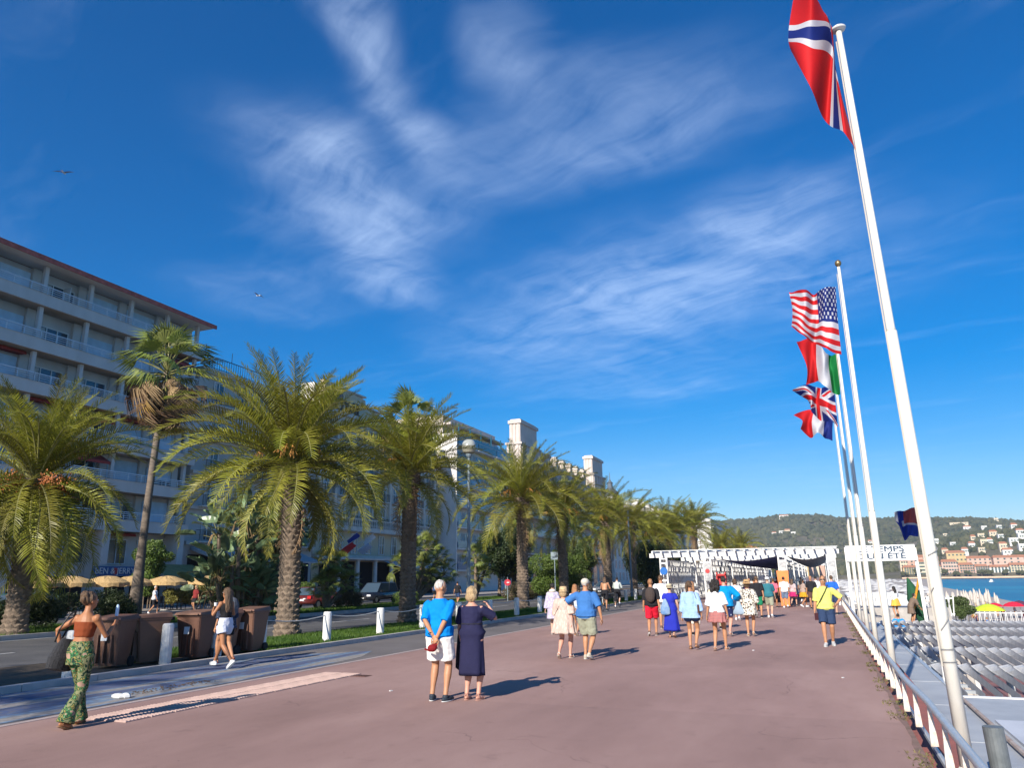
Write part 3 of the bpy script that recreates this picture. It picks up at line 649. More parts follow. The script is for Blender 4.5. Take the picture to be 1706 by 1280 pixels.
# ---- fourth: white modern block with blue glass balconies
B4 = thing('white_block', 'white modern block with blue glass balconies and set back rooftop storey behind the globe lamp', 'building', (-48.2, 0, 0))
b = MB(); b.box(-15, -1.3, 97.2, 119.5, 0, 22.0); b.box(-15, 0, 96.9, 97.19, 0, 22.7); b.build('wall', whiteb, B4)
GB = glassbal(7.0); W4 = window_mesh(3.0, 2.2, 2, 0, .08, framew, glassb)
for fl in range(7):
    z = 3.2+fl*3.05
    for k in range(3):
        y = 97.7+k*7.2; put('balcony', GB, B4, (-1.29, y, z)); put('window', W4, B4, (-1.28, y+.4, z+.1)); put('window', W4, B4, (-1.28, y+3.8, z+.1))
b = MB(); b.box(-13, -3.2, 98.5, 117, 22.0, 24.6); b.build('penthouse', pinkw, B4)
b = MB(); b.box(-13.5, -1.5, 97.9, 118.5, 24.6, 24.9); b.box(-13.5, -3.0, 98.2, 118, 24.901, 26.2); b.build('roof', pinkw, B4)
for k in range(4): put('window', W4, B4, (-3.19, 99.5+k*4.3, 22.15))
b = MB()
for k in range(6): b.box(-.35, -.2, 98+k*4, 98.15+k*4, 22, 24.6)
b.box(-.2, -.15, 97.7, 119.3, 22.02, 22.95); b.build('terrace_screen', glassb, B4)
b = MB(); b.box(-15.1, .1, 96.85, 97.25, 22.71, 22.95); b.tube([(-5, 99, 26.2), (-5, 99, 28)], .05, 5); b.build('coping', whiteb, B4)

# ---- fifth: art deco palace with two stepped towers
B5 = thing('palace', 'pinkish white art deco palace with two stepped towers and a pillared attic above the palms', 'building', (-50, 0, 0))
b = MB(); b.box(-18, 0, 120.2, 188, 0, 20.5); b.build('wall', pinkw, B5)
def tower(y0, y1, zt):
    t = MB()
    t.box(-2.0, .8, y0, y1, 20.5, zt-4.6); t.box(-1.7, .45, y0+.7, y1-.7, zt-4.6, zt-.9)
    t.box(-2.2, 1.1, y0-.3, y1+.3, zt-5.0, zt-4.6+.01); t.box(-1.9, .75, y0+.4, y1-.4, zt-.9, zt-.3); t.box(-1.6, .4, y0+.9, y1-.9, zt-.3, zt)
    for k in range(3):          # fluting on the end face
        t.box(-1.8+k*.85, -1.35+k*.85, y0-.14, y0-.001, 20.6, zt-5.0); t.box(-1.5+k*.7, -1.15+k*.7, y0+.56, y0+.699, zt-4.5, zt-1.0)
    for k in range(int((y1-y0)/2)): t.box(.801, .95, y0+.4+k*2, y0+1.1+k*2, 20.6, zt-5.0)
    return t.build('tower', pinkw, B5)
tower(125.3, 135.5, 30.9); tower(173, 183.5, 31.0)
b = MB(); b.box(-3, -.2, 134, 170, 20.5, 25.2); b.build('attic', pinkw, B5)
pr = MB(); pr.box(-1.6, .55, 0, 1.5, 20.5, 25.6); pr.box(-1.8, .75, -.2, 1.7, 25.6, 26.1); pr.box(-1.5, .5, .1, 1.4, 26.1, 26.5); prm = pr.mesh('pier', pinkw)
for k in range(7): put('pier', prm, B5, (0, 136+k*4.9, 0))
b = MB(); b.box(-1.2, 1.6, 120, 188, 19.9, 20.45); b.box(.001, 1.0, 120, 188, 5.3, 5.8); b.build('cornice', pinkw, B5)
arch = MB(); n = 10; poly = [(-1.5, 0)]+[(-1.5*math.cos(math.pi*i/n), 3.2+1.5*math.sin(math.pi*i/n)) for i in range(n+1)]+[(1.5, 0)]
arch.prism(poly, .0, .03, axis='X'); am = arch.mesh('arch', glassd)
for k in range(13): put('arch', am, B5, (.01, 124+k*5, .3))
W5 = pane_window(1.6, 2.2, framew, glassd)
for fl in range(4):
    for k in range(14):
        put('window', W5, B5, (.01, 122.5+k*4.7, 6.4+fl*3.3))
bb = MB(); bb.box(.001, 1.3, 0, 60, -.25, 0, mi=1); bb.box(1.26, 1.3, 0, 60, 0, 1, mi=0); bbm = bb.mesh('balcony', [glassb, pinkw])
for fl in range(4): put('balcony', bbm, B5, (0, 124, 6.3+fl*3.3))

# ---- sixth: slate dome turret
B6 = thing('turret_building', 'pale building with a small grey slate cupola and lantern beyond the palace', 'building', (-50, 0, 0))
b = MB(); b.box(-15, 0, 192, 216, 0, 19.5); b.box(-13, -1, 193, 215, 19.5, 22.5); b.build('wall', whiteb, B6)
b = MB(); b.lathe([(2.4, 22.5), (2.4, 23.6)], (-2.5, 201, 0), 12); b.build('drum', whiteb, B6)
b = MB(); b.lathe([(2.8, 23.6), (2.5, 24.0), (1.9, 25.0), (1.2, 25.7), (.75, 26.1), (.75, 27.2), (.9, 27.3), (.4, 27.8), (.12, 28.4), (.06, 30.2)], (-2.5, 201, 0), 12); b.build('cupola', slate, B6)
for fl in range(6):
    for k in range(6): put('window', W5, B6, (.01, 193+k*3.7, 1+fl*3.1))
# ---- seventh to ninth
def plain_block(name, label, X, y0, y1, h, wallm, roofm=None, cols=6, floors=7, wm=None, bal=False, depth=14, cat='building', step=0):
    t = thing(name, label, cat, (X, y0, 0)); b = MB(); b.box(-depth, 0, 0, y1-y0, 0, h); b.build('wall', wallm, t)
    b = MB()
    if roofm is None: b.box(-depth-.2, .4, -.2, y1-y0+.2, h, h+.4); b.build('cornice', trim, t)
    else: b.add([(-depth, 0, h), (0.3, -.3, h), (.3, y1-y0+.3, h), (-depth, y1-y0, h), (-depth/2, 2, h+3), (-depth/2, y1-y0-2, h+3)], [(0, 1, 4), (1, 2, 5, 4), (2, 3, 5), (3, 0, 4, 5), (0, 3, 2, 1)]); b.build('roof', roofm, t)
    sp = (y1-y0)/cols; fh = (h-1)/floors
    for f in range(floors):
        for k in range(cols): put('window', wm or W5, t, (.01, sp*(k+.5)-.8, .8+f*fh))
        if bal:
            b = MB(); b.box(.001, 1.4, 0, y1-y0, f*fh+.3, f*fh+.55); b.box(1.35, 1.4, 0, y1-y0, f*fh+.55, f*fh+1.5); b.build('balcony', bal, t)
    return t
B7 = plain_block('building', 'pale block with grey slate roof and dormers past the cupola', -50, 220, 262, 21.5, whiteb, slate, 10, 6)
for k in range(5):
    b = MB(); b.box(-3, .2, 3+k*8, 5+k*8, 21.5, 24.3); b.box(-3.2, .4, 2.8+k*8, 5.2+k*8, 24.3, 24.6); b.build('dormer', whiteb, B7)
plain_block('building', 'white block with balconies behind the far palms', -50, 268, 330, 24, whiteb, None, 12, 7, bal=whiteb)
B9 = plain_block('stepped_building', 'tall white stepped building with deep balconies above the last palms', -50, 385, 455, 29.5, whiteb, None, 9, 9, bal=whiteb)
b = MB(); b.box(-12, -4, 2, 30, 29.9, 34.5); b.build('penthouse', whiteb, B9)
b = MB()
for k in range(5): b.box(-11.5, -3.9, 3+k*5, 5.5+k*5, 30.5, 33.5)
b.build('penthouse_glazing', glassb, B9)
ochre = [mat('ochre_wall', (.52, .38, .20), .9, var=.12, vscale=.2), mat('pink_wall', (.55, .38, .31), .9, var=.12, vscale=.2), mat('cream_wall', (.62, .52, .38), .9, var=.1, vscale=.2), mat('salmon_wall', (.52, .32, .24), .9, var=.12, vscale=.2), mat('white_wall', (.68, .66, .62), .9, var=.1, vscale=.2)]
cn = ['ochre', 'pink', 'cream', 'salmon', 'white']
tile = mat('roof_tile', (.36, .15, .08), .9, col2=(.45, .21, .12), vscale=.3, detail=8)
W6 = MB(); W6.box(0, .06, 0, 1.4, 0, 2.2, mi=0); W6.box(.06, .12, -.5, 0, 0, 2.2, mi=1); W6.box(.06, .12, 1.4, 1.9, 0, 2.2, mi=1); W6 = W6.mesh('window', [glassd, mat('green_shutter', (.10, .16, .11), .7)])
rr = random.Random(4)
y = 470; k = 0
while y < 1080:
    wd = rr.uniform(34, 56); c = k % 5; curve = max(0, (y-500))**1.6/560
    t = plain_block('town_building', '%s building in the far row along the seafront, %s from the stepped building' % (cn[c], ['first', 'second', 'third', 'fourth', 'fifth', 'sixth', 'seventh', 'eighth', 'ninth', 'tenth', 'eleventh', 'twelfth', 'thirteenth', 'fourteenth', 'fifteenth'][k]), -44+curve, y, y+wd-2, rr.uniform(15, 23), ochre[c], tile, 6, 4, wm=W6, depth=16)
    t['group'] = 'buildings in the far seafront row'; y += wd; k += 1

# ---- old town and quay across the bay, facing the camera
def town_house(x, y, z, w_, d, h, c, label, cat='building', roofm=None, nwin=(4, 3), name='town_house', group='houses of the old town across the bay', rot=0):
    t = thing(name, label, cat, (x, y, z), rot, group)
    b = MB(); b.box(-w_/2, w_/2, 0, d, -6, h); b.build('wall', ochre[c], t)
    b = MB(); rh = min(3.5, d*.3)
    if roofm: b.add([(-w_/2-.4, -.4, h), (w_/2+.4, -.4, h), (w_/2+.4, d+.4, h), (-w_/2-.4, d+.4, h), (-w_/2+1.5, d/2, h+rh), (w_/2-1.5, d/2, h+rh)], [(0, 1, 5, 4), (1, 2, 5), (2, 3, 4, 5), (3, 0, 4), (3, 2, 1, 0)])
    else: b.box(-w_/2-.3, w_/2+.3, -.3, d+.3, h, h+.6)
    b.build('roof', roofm or ochre[c], t)
    nx_, nz_ = nwin
    for i in range(nx_):
        for j in range(nz_):
            o = put('window', W6, t, (-w_/2+w_*(i+.5)/nx_+.7, -.02, h*(j+.4)/nz_)); o.rotation_euler = (0, 0, R(-90)); o.rotation_euler[2] = R(-90)
    return t
ORD = ['first', 'second', 'third', 'fourth', 'fifth', 'sixth', 'seventh', 'eighth', 'ninth', 'tenth', 'eleventh', 'twelfth', 'thirteenth', 'fourteenth', 'fifteenth', 'sixteenth', 'seventeenth', 'eighteenth', 'nineteenth', 'twentieth', 'twenty-first', 'twenty-second', 'twenty-third', 'twenty-fourth']
xs = 100; k = 0
while xs < 330:
    w_ = rr.uniform(9, 27); c = [0, 2, 2, 1, 3, 1, 4, 2, 1, 2][k % 10]; h = rr.uniform(9, 19)
    town_house(xs+w_/2, 1168+rr.uniform(0, 6), -1, w_-.4, 16, h, c, '%s house of the quayside row across the bay, %s from its left end' % (cn[c], ORD[k]), roofm=tile, nwin=(6, 4)); xs += w_; k += 1
k = 0
for (x, y, w_, h, c, z) in ((134, 1245, 40, 13, 3, 12), (176, 1240, 24, 20, 0, 10), (205, 1250, 30, 14, 1, 8), (240, 1235, 40, 14, 1, 8), (283, 1240, 36, 13, 2, 8), (320, 1250, 30, 14, 4, 8), (112, 1250, 16, 14, 2, 6)):
    town_house(x, y, z, w_, 16, h, c, 'taller %s house in the second row of the old town, %s from the left' % (cn[c], ORD[k]), roofm=tile, nwin=(5, 3)); k += 1
pts_h = [(1598, 875, 34), (1612, 884, 14), (1640, 881, 10), (1655, 890, 14), (1665, 880, 9), (1690, 879, 11), (1635, 895, 12), (1700, 888, 14), (1690, 905, 16), (1672, 913, 14), (1705, 915, 14), (1620, 912, 12), (1660, 868, 8), (1306, 862, 20), (1302, 890, 10), (1312, 890, 12), (1322, 891, 10), (1290, 893, 10), (1640, 908, 12), (1680, 924, 18), (1703, 898, 12), (1575, 922, 12), (1588, 908, 10), (1608, 920, 12), (1636, 918, 12), (1650, 906, 10), (1560, 905, 10), (1622, 900, 9), (1668, 897, 10), (1450, 905, 9), (1575, 893, 8)]
def pray(px, py):
    d = _f + _r2*((px-853)/1232.) - _u2*((py-640)/1232.); return d
k = 0
for (pxx, pyy, w_) in pts_h:
    d = pray(pxx, pyy); t_ = 1250.
    while t_ < 3200:
        p = d*t_/d.y; z = 1.75+p.z
        if z <= hill_h(p.x, p.y)+7: break
        t_ += 12
    if t_ >= 3200: t_ = 2300; p = d*t_/d.y
    c = 4 if k % 3 else 2
    o = town_house(p.x, p.y, hill_h(p.x, p.y)+4, w_*t_/1800, 10, rr.uniform(6, 9), c, 'small %s villa on the wooded hillside, %s' % (cn[c], ['on the crest', 'amid the trees', 'above the old town', 'under the ridge'][k % 4]), 'house', tile if k % 2 else None, (3, 1), 'hillside_villa', 'white villas scattered on the wooded hill'); k += 1
# quay trees and shore wall across the bay
b = MB(); b.box(95, 420, 1139, 1141, -6, -2.6); b.box(240, 460, 1134, 1138, -6, 6.0); tag(b.build('sea_wall', mat('pale_orange_wall', (.60, .43, .30), .9, var=.15, vscale=.1)), 'long pale orange sea wall at the foot of the old town', 'wall')  # even pale orange wall colour, varied only by noise
tw = thing('signal_tower', 'slim white tower on the ridge of the hill', 'tower', (406, 2480, 124)); b = MB(); b.lathe([(3, 0), (2.6, 22), (4, 23), (4, 26), (1, 27)], n=8); b.build('shaft', whiteb, tw); b = MB(); b.box(-5, 5, -5, 5, 0, 5); b.build('base', whiteb, tw)
bt = thing('motor_boat', 'small white motor boat out on the blue bay', 'boat', (125, 723, -5.5), R(70)); b = MB()
b.prism([(-3.5, -1.2), (2.5, -1.3), (4.8, 0), (2.5, 1.3), (-3.5, 1.2)], -.2, .9); b.build('hull', white, bt); b = MB(); b.box(-1.2, 1.2, -.8, .8, .9, 2.0); b.build('cabin', white, bt)
# ================================================================ palms and shrubs
frond_m = mat('palm_leaf', (.185, .200, .022), .42, col2=(.33, .31, .045), vscale=1.4, trans=.38, rand=.34, spec=.35)
frond_y = mat('palm_leaf_yellow', (.30, .26, .04), .6, col2=(.20, .20, .04), vscale=1.5, trans=.3, rand=.2)
frond_d = mat('palm_leaf_dry', (.20, .125, .06), .85, col2=(.30, .20, .10), vscale=2.5, trans=.15, rand=.25)
rach = mat('palm_rachis', (.20, .19, .06), .6, rand=.2); rach_d = mat('palm_rachis_dry', (.25, .16, .09), .8)
bark = mat('palm_bark', (.13, .095, .07), .95, col2=(.24, .18, .13), vscale=5, bump=.7, bscale=25, detail=8)
barkp = mat('palm_bark_scale', (.21, .16, .115), .9, col2=(.11, .08, .06), vscale=7, bump=.5, bscale=30, detail=8)
barkg = mat('grey_trunk', (.20, .16, .125), .95, col2=(.12, .095, .075), vscale=4, bump=.5, bscale=30, vec=(1, 1, 3), detail=8)
datem = mat('date_cluster', (.42, .12, .02), .6, col2=(.28, .08, .02), vscale=12, rand=.15)

def frond_mesh(seed, Lf, droop, npair, green, rm, width=.050, leaflen=.60, sides=1.0):
    """feather leaf along +Y in the local frame (up is +Z): curved rachis with two rows of leaflets"""
    rs = random.Random(seed); b = MB(); pts = []; n = 16; p = Vector((0, 0, 0)); ang = 0; tw = rs.uniform(-.25, .25)
    for i in range(n+1):
        pts.append(p.copy()); t = i/n
        ang -= droop/n*(0.35+1.5*t); p = p+Vector((tw*t/n*Lf*.5, math.cos(ang), math.sin(ang)))*(Lf/n) if False else p+Vector((tw*t, math.cos(ang), math.sin(ang)))*(Lf/n)
    b.tube(pts, [(.05*(1-.85*i/n), .03*(1-.8*i/n)) for i in range(n+1)], 4, mi=1, cap=False)
    for k in range(npair):
        t = .10+.90*(k/(npair-1)); f = t*n; i = min(int(f), n-1); q = pts[i].lerp(pts[i+1], f-i); d = (pts[i+1]-pts[i]).normalized()
        up = Vector((1, 0, 0)).cross(d).normalized()*1.0; sd = d.cross(up).normalized()
        ll = leaflen*(min(1, .35+t*4) if t < .2 else 1.0)*(1-.62*max(0, (t-.55)/.45)**1.4)*Lf/4.3
        for s in (-1, 1):
            if sides < 1 and rs.random() > sides: continue
            el = rs.uniform(.15, .75); fw = .55+.55*t**2.5+rs.uniform(-.15, .15)
            v = (sd*s*math.cos(el)+up*math.sin(el)+d*fw).normalized(); l = ll*rs.uniform(.82, 1.1)
            mid = q+v*l*.55; tip = q+v*l+Vector((0, 0, -l*rs.uniform(.02, .2))); wv = d.cross(v).normalized().cross(v).normalized()*0+ d*width*.75
            b.add([q-wv*.5, q+wv*.5, mid+wv*.55, mid-wv*.55, tip], [(0, 1, 2, 3), (3, 2, 4)], mi=0)
    return b.mesh('frond', [green, rm])
FR = {}
def frond(kind, i):
    key = (kind, i)
    if key not in FR:
        if kind == 'up': FR[key] = frond_mesh(100+i, 4.3, .55+.12*i, 54, frond_m, rach)
        elif kind == 'mid': FR[key] = frond_mesh(200+i, 4.4, 1.15+.12*i, 54, frond_m, rach)
        elif kind == 'low': FR[key] = frond_mesh(300+i, 4.2, 1.3+.15*i, 52, frond_m, rach)
        elif kind == 'yel': FR[key] = frond_mesh(400+i, 3.7, 1.3+.2*i, 52, frond_y, rach)
        elif kind == 'dry': FR[key] = frond_mesh(500+i, 3.3, 1.0+.2*i, 40, frond_d, rach_d, sides=.8)
    return FR[key]
def frond_basis(az, el, roll):
    d = Vector((math.cos(az)*math.cos(el), math.sin(az)*math.cos(el), math.sin(el)))
    side = d.cross(Vector((0, 0, 1)));
    if side.length < .05: side = Vector((math.sin(az), -math.cos(az), 0))
    side.normalize(); up = side.cross(d)
    m = Matrix(((side.x, d.x, up.x), (side.y, d.y, up.y), (side.z, d.z, up.z))).to_4x4()
    return m @ Matrix.Rotation(roll, 4, 'Y')
def date_trunk(H, r0, r1, lean, seed, near=True):
    rs = random.Random(seed); b = MB(); n = 14; pts = []; rad = []
    for i in range(n+1):
        t = i/n; pts.append((lean[0]*t*t, lean[1]*t*t, H*t)); r = lerp(r0, r1, t)
        if t < .08: r *= 1.25-.25*t/.08
        if t > .86: r *= 1+.55*math.sin((t-.86)/.14*math.pi*.62)
        rad.append(r)
    b.tube(pts, rad, 14, mi=0)
    sc = MB(); rows = int(H/.17); 
    for k in range(rows):
        t = (k+.5)/rows; c = Vector((lean[0]*t*t, lean[1]*t*t, H*t)); r = float(np.interp(t, [i/n for i in range(n+1)], rad)); m = 9
        for j in range(m):
            a = 2*math.pi*(j+.5*(k % 2))/m+rs.uniform(-.08, .08)+k*.03; wd = 2*math.pi*r/m*.50; hh = .105*rs.uniform(.8, 1.25); out = .035+rs.random()*.045+(.05 if t > .8 else 0)
            er = Vector((math.cos(a), math.sin(a), 0)); et = Vector((-math.sin(a), math.cos(a), 0))
            o = c+er*(r-.015)
            sc.add([o-et*wd, o+et*wd, o+Vector((0, 0, hh)), o-Vector((0, 0, hh)), o+er*out+Vector((0, 0, hh*.55))+et*wd*.3, o+er*out+Vector((0, 0, hh*.55))-et*wd*.3],
                   [(0, 3, 5), (3, 1, 4), (3, 4, 5), (1, 2, 4), (2, 0, 5), (2, 5, 4)], mi=0)
    return b.mesh('trunk', bark), sc.mesh('leaf_bases', barkp), Vector((lean[0], lean[1], H))
def date_palm(label, x, y, H, nf, seed, scale=1.0, r=(.36, .30), lean=(0, 0), dates=0, low=1.0, yellow=3, dry=4, z=.03, skirt=False):
    rs = random.Random(seed); T = thing('date_palm', label, 'palm tree', (x, y, z), 0, 'date palms along the verge of the road')
    tm_, sm_, top = date_trunk(H, r[0], r[1], lean, seed)
    put('trunk', tm_, T); o = put('leaf_bases', sm_, T); o['kind'] = 'stuff'
    ga = 2.39996; fc = 0
    for k in range(nf):
        t = k/nf; az = k*ga+rs.uniform(-.2, .2)
        if t < .28: kind = 'up'; el = R(rs.uniform(60, 84) - 30*t)
        elif t < .72 and not (skirt and t > .5): kind = 'mid'; el = R(lerp(64, 22, (t-.28)/.44)+rs.uniform(-8, 8))
        else:
            if rs.random() > low: continue
            kind = 'low'; el = R(lerp(22, -8 if not skirt else -62, (t-.5)/.5 if skirt else (t-.72)/.28)+rs.uniform(-10, 10))
        o = put('frond', frond(kind, rs.randrange(3)), T)
        s_ = scale*rs.uniform(.88, 1.1)*(.86 if kind == 'up' else 1)
        o.matrix_local = Matrix.Translation(top+Vector((math.cos(az)*.15, math.sin(az)*.15, .1-.35*t))) @ frond_basis(az, el, rs.uniform(-.5, .5)) @ Matrix.Scale(s_, 4)
    for kind, cnt, e0, e1 in (('yel', yellow, -12, -32), ('dry', dry, -45, -66)):
        for k in range(cnt):
            az = rs.uniform(0, 6.28); o = put('frond', frond(kind, rs.randrange(2)), T)
            o['label'] = 'yellowing drooping frond' if kind == 'yel' else 'dry brown hanging frond'
            o.matrix_local = Matrix.Translation(top+Vector((0, 0, -.35))) @ frond_basis(az, R(rs.uniform(e1, e0)), 0) @ Matrix.Scale(scale*rs.uniform(.8, 1), 4)
    for k in range(dates):
        az = DATE_AZ[k % len(DATE_AZ)]; b = MB(); c = Vector((math.cos(az), math.sin(az), -.15))*.95*scale
        b.tube([(0, 0, 0), c*.6+Vector((0, 0, .18)), c], [.04, .03, .02], 5, mi=1)
        for j in range(210):
            q = Vector((rs.gauss(0, .15), rs.gauss(0, .15), rs.gauss(-.18, .17)))*scale+c; s_ = .032
            b.add([q+Vector((s_, 0, 0)), q+Vector((-s_*.5, s_, 0)), q+Vector((-s_*.5, -s_, 0)), q+Vector((0, 0, s_*1.6)), q-Vector((0, 0, s_*1.6))], [(0, 1, 3), (1, 2, 3), (2, 0, 3), (1, 0, 4), (2, 1, 4), (0, 2, 4)], mi=0)
        b.build('date_cluster', [datem, rach], T, loc=top+Vector((0, 0, .15)))
    if not dates:       # the orange stalks of the fruit in the heart of the crown
        b = MB()
        for k in range(9):
            az = rs.uniform(0, 6.28); v = Vector((math.cos(az), math.sin(az), 0)); b.tube([v*.1, v*.5+Vector((0, 0, .5)), v*.95+Vector((0, 0, .5))], [.05, .045, .02], 4)
            for j in range(8): e = v*.95+Vector((0, 0, .5)); b.tube([e, e+v*.2+Vector((rs.uniform(-.2, .2), rs.uniform(-.2, .2), rs.uniform(-.5, -.2)))], .008, 3)
        b.build('fruit_stalks', mat('fruit_stalk', (.50, .22, .06), .7, rand=.2), T, loc=top)
    return T
DATE_AZ = [-.2, -1.5, .5]
date_palm('leftmost date palm, dark and dense with drooping fronds and orange date clusters', -26.9, 18.9, 5.5, 130, 1, scale=1.05, r=(.38, .34), dates=3, yellow=2, dry=7, skirt=True, z=.1)
date_palm('largest date palm with the widest crown, its thick trunk right of the brown bins', -16.9, 21.3, 5.75, 104, 2, scale=1.05, lean=(.1, -.45), yellow=10, dry=3)
date_palm('date palm on the grass strip directly behind the couple, left of the globe lamp', -16.4, 28.4, 6.4, 92, 3, scale=.95, low=.8, r=(.34, .29), yellow=4, dry=3)
date_palm('date palm with a pale grey trunk, first to the right of the globe lamp', -16.9, 43.0, 6.6, 84, 4, scale=1.02, r=(.34, .30), yellow=3, dry=6)
date_palm('date palm with a dark trunk behind the man in the blue polo shirt', -16.9, 50.8, 6.0, 72, 5, scale=1.0, low=.8, r=(.33, .3), yellow=5, dry=7)
date_palm('date palm beside the second lamp post, above the shirtless cyclist', -16.9, 62.6, 6.4, 70, 6, scale=1.05, low=.8, yellow=3, dry=7)
date_palm('date palm just past the second lamp post', -16.8, 71.5, 6.6, 66, 7, scale=1.05, low=.8, yellow=3, dry=6)
date_palm('broad date palm above the left end of the white pergola', -16.8, 92.0, 7.0, 76, 8, scale=1.3, low=.85, yellow=3, dry=5)
date_palm('date palm right behind the broad one above the pergola', -16.8, 111, 8.8, 70, 9, scale=1.25, low=.85, yellow=2, dry=4)
for k, (x, y, H, n_, s_, lb) in enumerate(((-16.2, -3.2, 6.2, 60, 1.0, 'date palm outside the picture to the left, its shadow falling on the bins'), (-16.8, 82, 6.0, 56, 1.0, 'shorter date palm hidden between the lamp post palms and the pergola palms'), (-16.8, 140, 6.4, 56, 1.3, 'low date palm under the stepped white building'), (-16.8, 176, 7.6, 56, 1.4, 'small bright date palm right of the stepped white building'), (-16.8, 205, 5.4, 40, 1.2, 'farthest date palm but one, low above the pergola roof'), (-16.8, 235, 5.0, 40, 1.2, 'farthest date palm, low above the middle of the pergola roof'))):
    date_palm(lb, x, y, H, n_, 30+k, scale=s_, yellow=2, dry=6)

# ---- fan palms (Washingtonia): thin trunk, skirt of dead leaves
fan_m = mat('fan_leaf', (.14, .18, .035), .5, col2=(.23, .26, .06), vscale=2, trans=.25, rand=.3); fan_y = mat('fan_leaf_gold', (.36, .22, .05), .6, var=.2, trans=.3, rand=.2)
def fan_mesh(seed, rad, pet, m_, droop=.3, spread=2.5, nseg=22):
    rs = random.Random(seed); b = MB(); b.tube([(0, 0, 0), (0, pet*.5, .03), (0, pet, -.02)], [.03, .022, .016], 4, mi=1)
    for k in range(nseg):
        a = -spread/2+spread*k/(nseg-1); l = rad*rs.uniform(.85, 1.08)*(1-.12*abs(a)); d = Vector((math.sin(a), math.cos(a), 0)); sd = Vector((math.cos(a), -math.sin(a), 0)); o = Vector((0, pet, -.02)); zz = .02*(-1)**k
        w1 = l*spread/nseg*.36; m1 = o+d*l*.55+Vector((0, 0, .05+zz-droop*l*.12)); tip = o+d*l*(1-.15*droop)+Vector((0, 0, -droop*l*rs.uniform(.45, 1)))
        b.add([o, m1-sd*w1, m1+sd*w1, tip], [(0, 1, 2), (1, 3, 2)], mi=0)
    return b.mesh('fan_leaf', [m_, rach])
FAN = [fan_mesh(i, .85, .95, fan_m, .25+.2*i) for i in range(3)]; frond_dd = mat('dead_fan_leaf', (.15, .095, .05), .9, col2=(.30, .20, .11), vscale=3, trans=.12, rand=.45); FAND = [fan_mesh(10+i, .85, .8, frond_dd, 1.1+.3*i, 1.1, 12) for i in range(3)]; FANY = [fan_mesh(20, .8, .9, fan_y, .7, 2.0)]
def fan_palm(label, x, y, H, r, scale, seed, ngreen=34, nskirt=60, skirt=2.1, lean=(0, 0), z=.06, gold=1):
    rs = random.Random(seed); T = thing('fan_palm', label, 'palm tree', (x, y, z)); b = MB(); n = 10
    b.tube([(lean[0]*(i/n)**2, lean[1]*(i/n)**2, H*i/n) for i in range(n+1)], [r*(1.45-.6*min(1, i/3))*(1-.03*i) for i in range(n+1)], 12); b.build('trunk', barkg, T, smooth=True)
    top = Vector((lean[0], lean[1], H))
    for k in range(ngreen):
        t = k/ngreen; az = k*2.4+rs.uniform(-.3, .3); el = R(lerp(84, -22, t**.9)+rs.uniform(-14, 14)); o = put('fan_leaf', FAN[rs.randrange(3)], T)
        o.matrix_local = Matrix.Translation(top+Vector((0, 0, .1-.3*t))) @ frond_basis(az, el, rs.uniform(-.6, .6)) @ Matrix.Scale(scale*rs.uniform(.85, 1.1), 4)
    for k in range(nskirt):
        t = rs.random(); az = rs.uniform(0, 6.28); o = put('dead_leaf', FAND[rs.randrange(3)], T)
        o.matrix_local = Matrix.Translation(top+Vector((0, 0, -.1-t*skirt*.5))) @ frond_basis(az, R(rs.uniform(-86, -50)+ (34 if t < .3 else 0)), rs.uniform(-1.2, 1.2)) @ Matrix.Scale(scale*rs.uniform(.65, 1.2)*(1-.30*t), 4)
    for k in range(gold):
        o = put('dead_leaf', FANY[0], T); o.matrix_local = Matrix.Translation(top+Vector((0, 0, -.4))) @ frond_basis(-1.9+k*.8, R(-52), 0) @ Matrix.Scale(scale, 4); o['label'] = 'golden yellow dying leaf'
    return T
fan_palm('tall slender fan palm with a brown dead leaf skirt before the apartment block', -29.2, 26.0, 11.9, .23, 1.55, 1, ngreen=24, nskirt=96, lean=(.1, .25), skirt=2.6)
fan_palm('tall fan palm whose brown topped crown rises behind the palm left of the globe lamp', -29.2, 50.6, 13.7, .26, 1.9, 2, ngreen=14, nskirt=90, skirt=2.4)
fan_palm('medium fan palm with a golden dead skirt beside the second lamp post', -22.5, 76, 4.6, .3, .9, 3, ngreen=24, nskirt=50, skirt=5.0, gold=4)
fan_palm('slim fan palm standing before the arches of the palace', -29.2, 72.0, 6.2, .24, 1.0, 5, nskirt=30, skirt=1.4)

# ---- clumps of low fan palms
def fan_clump(label, x, y, heads, scale, seed, n=22, z=.06, cat='plant'):
    rs = random.Random(seed); T = thing('dwarf_palm', label, cat, (x, y, z)); 
    for (hx, hy, hz) in heads:
        b = MB(); b.tube([(0, 0, 0), (hx*.5, hy*.5, hz*.5), (hx, hy, hz)], [.16, .14, .12], 8); b.build('stem', bark, T)
        for k in range(n):
            t = k/n; o = put('fan_leaf', FAN[rs.randrange(3)], T)
            o.matrix_local = Matrix.Translation((hx, hy, hz)) @ frond_basis(k*2.4, R(lerp(85, -35, t)), rs.uniform(-.5, .5)) @ Matrix.Scale(scale*rs.uniform(.7, 1), 4)
    return T
fan_clump('clump of bright dwarf fan palms with two heads between the two dark cars', -30.0, 41.5, [(0, 0, 2.9), (-.2, 1.4, 2.7), (.3, .3, 1.7), (.3, 1.8, 1.5), (0, -.4, 1.2)], .82, 11, 24)
fan_clump('large clump of dark green dwarf fan palms left of the globe lamp', -29.6, 52.0, [(0, 0, 3.6), (0, 2.2, 4.2), (.2, 3.6, 3.4), (.3, 1.2, 2.4), (0, -1.4, 2.6), (.4, 4.4, 2.2), (.2, 2.6, 1.6)], .98, 12, 22)
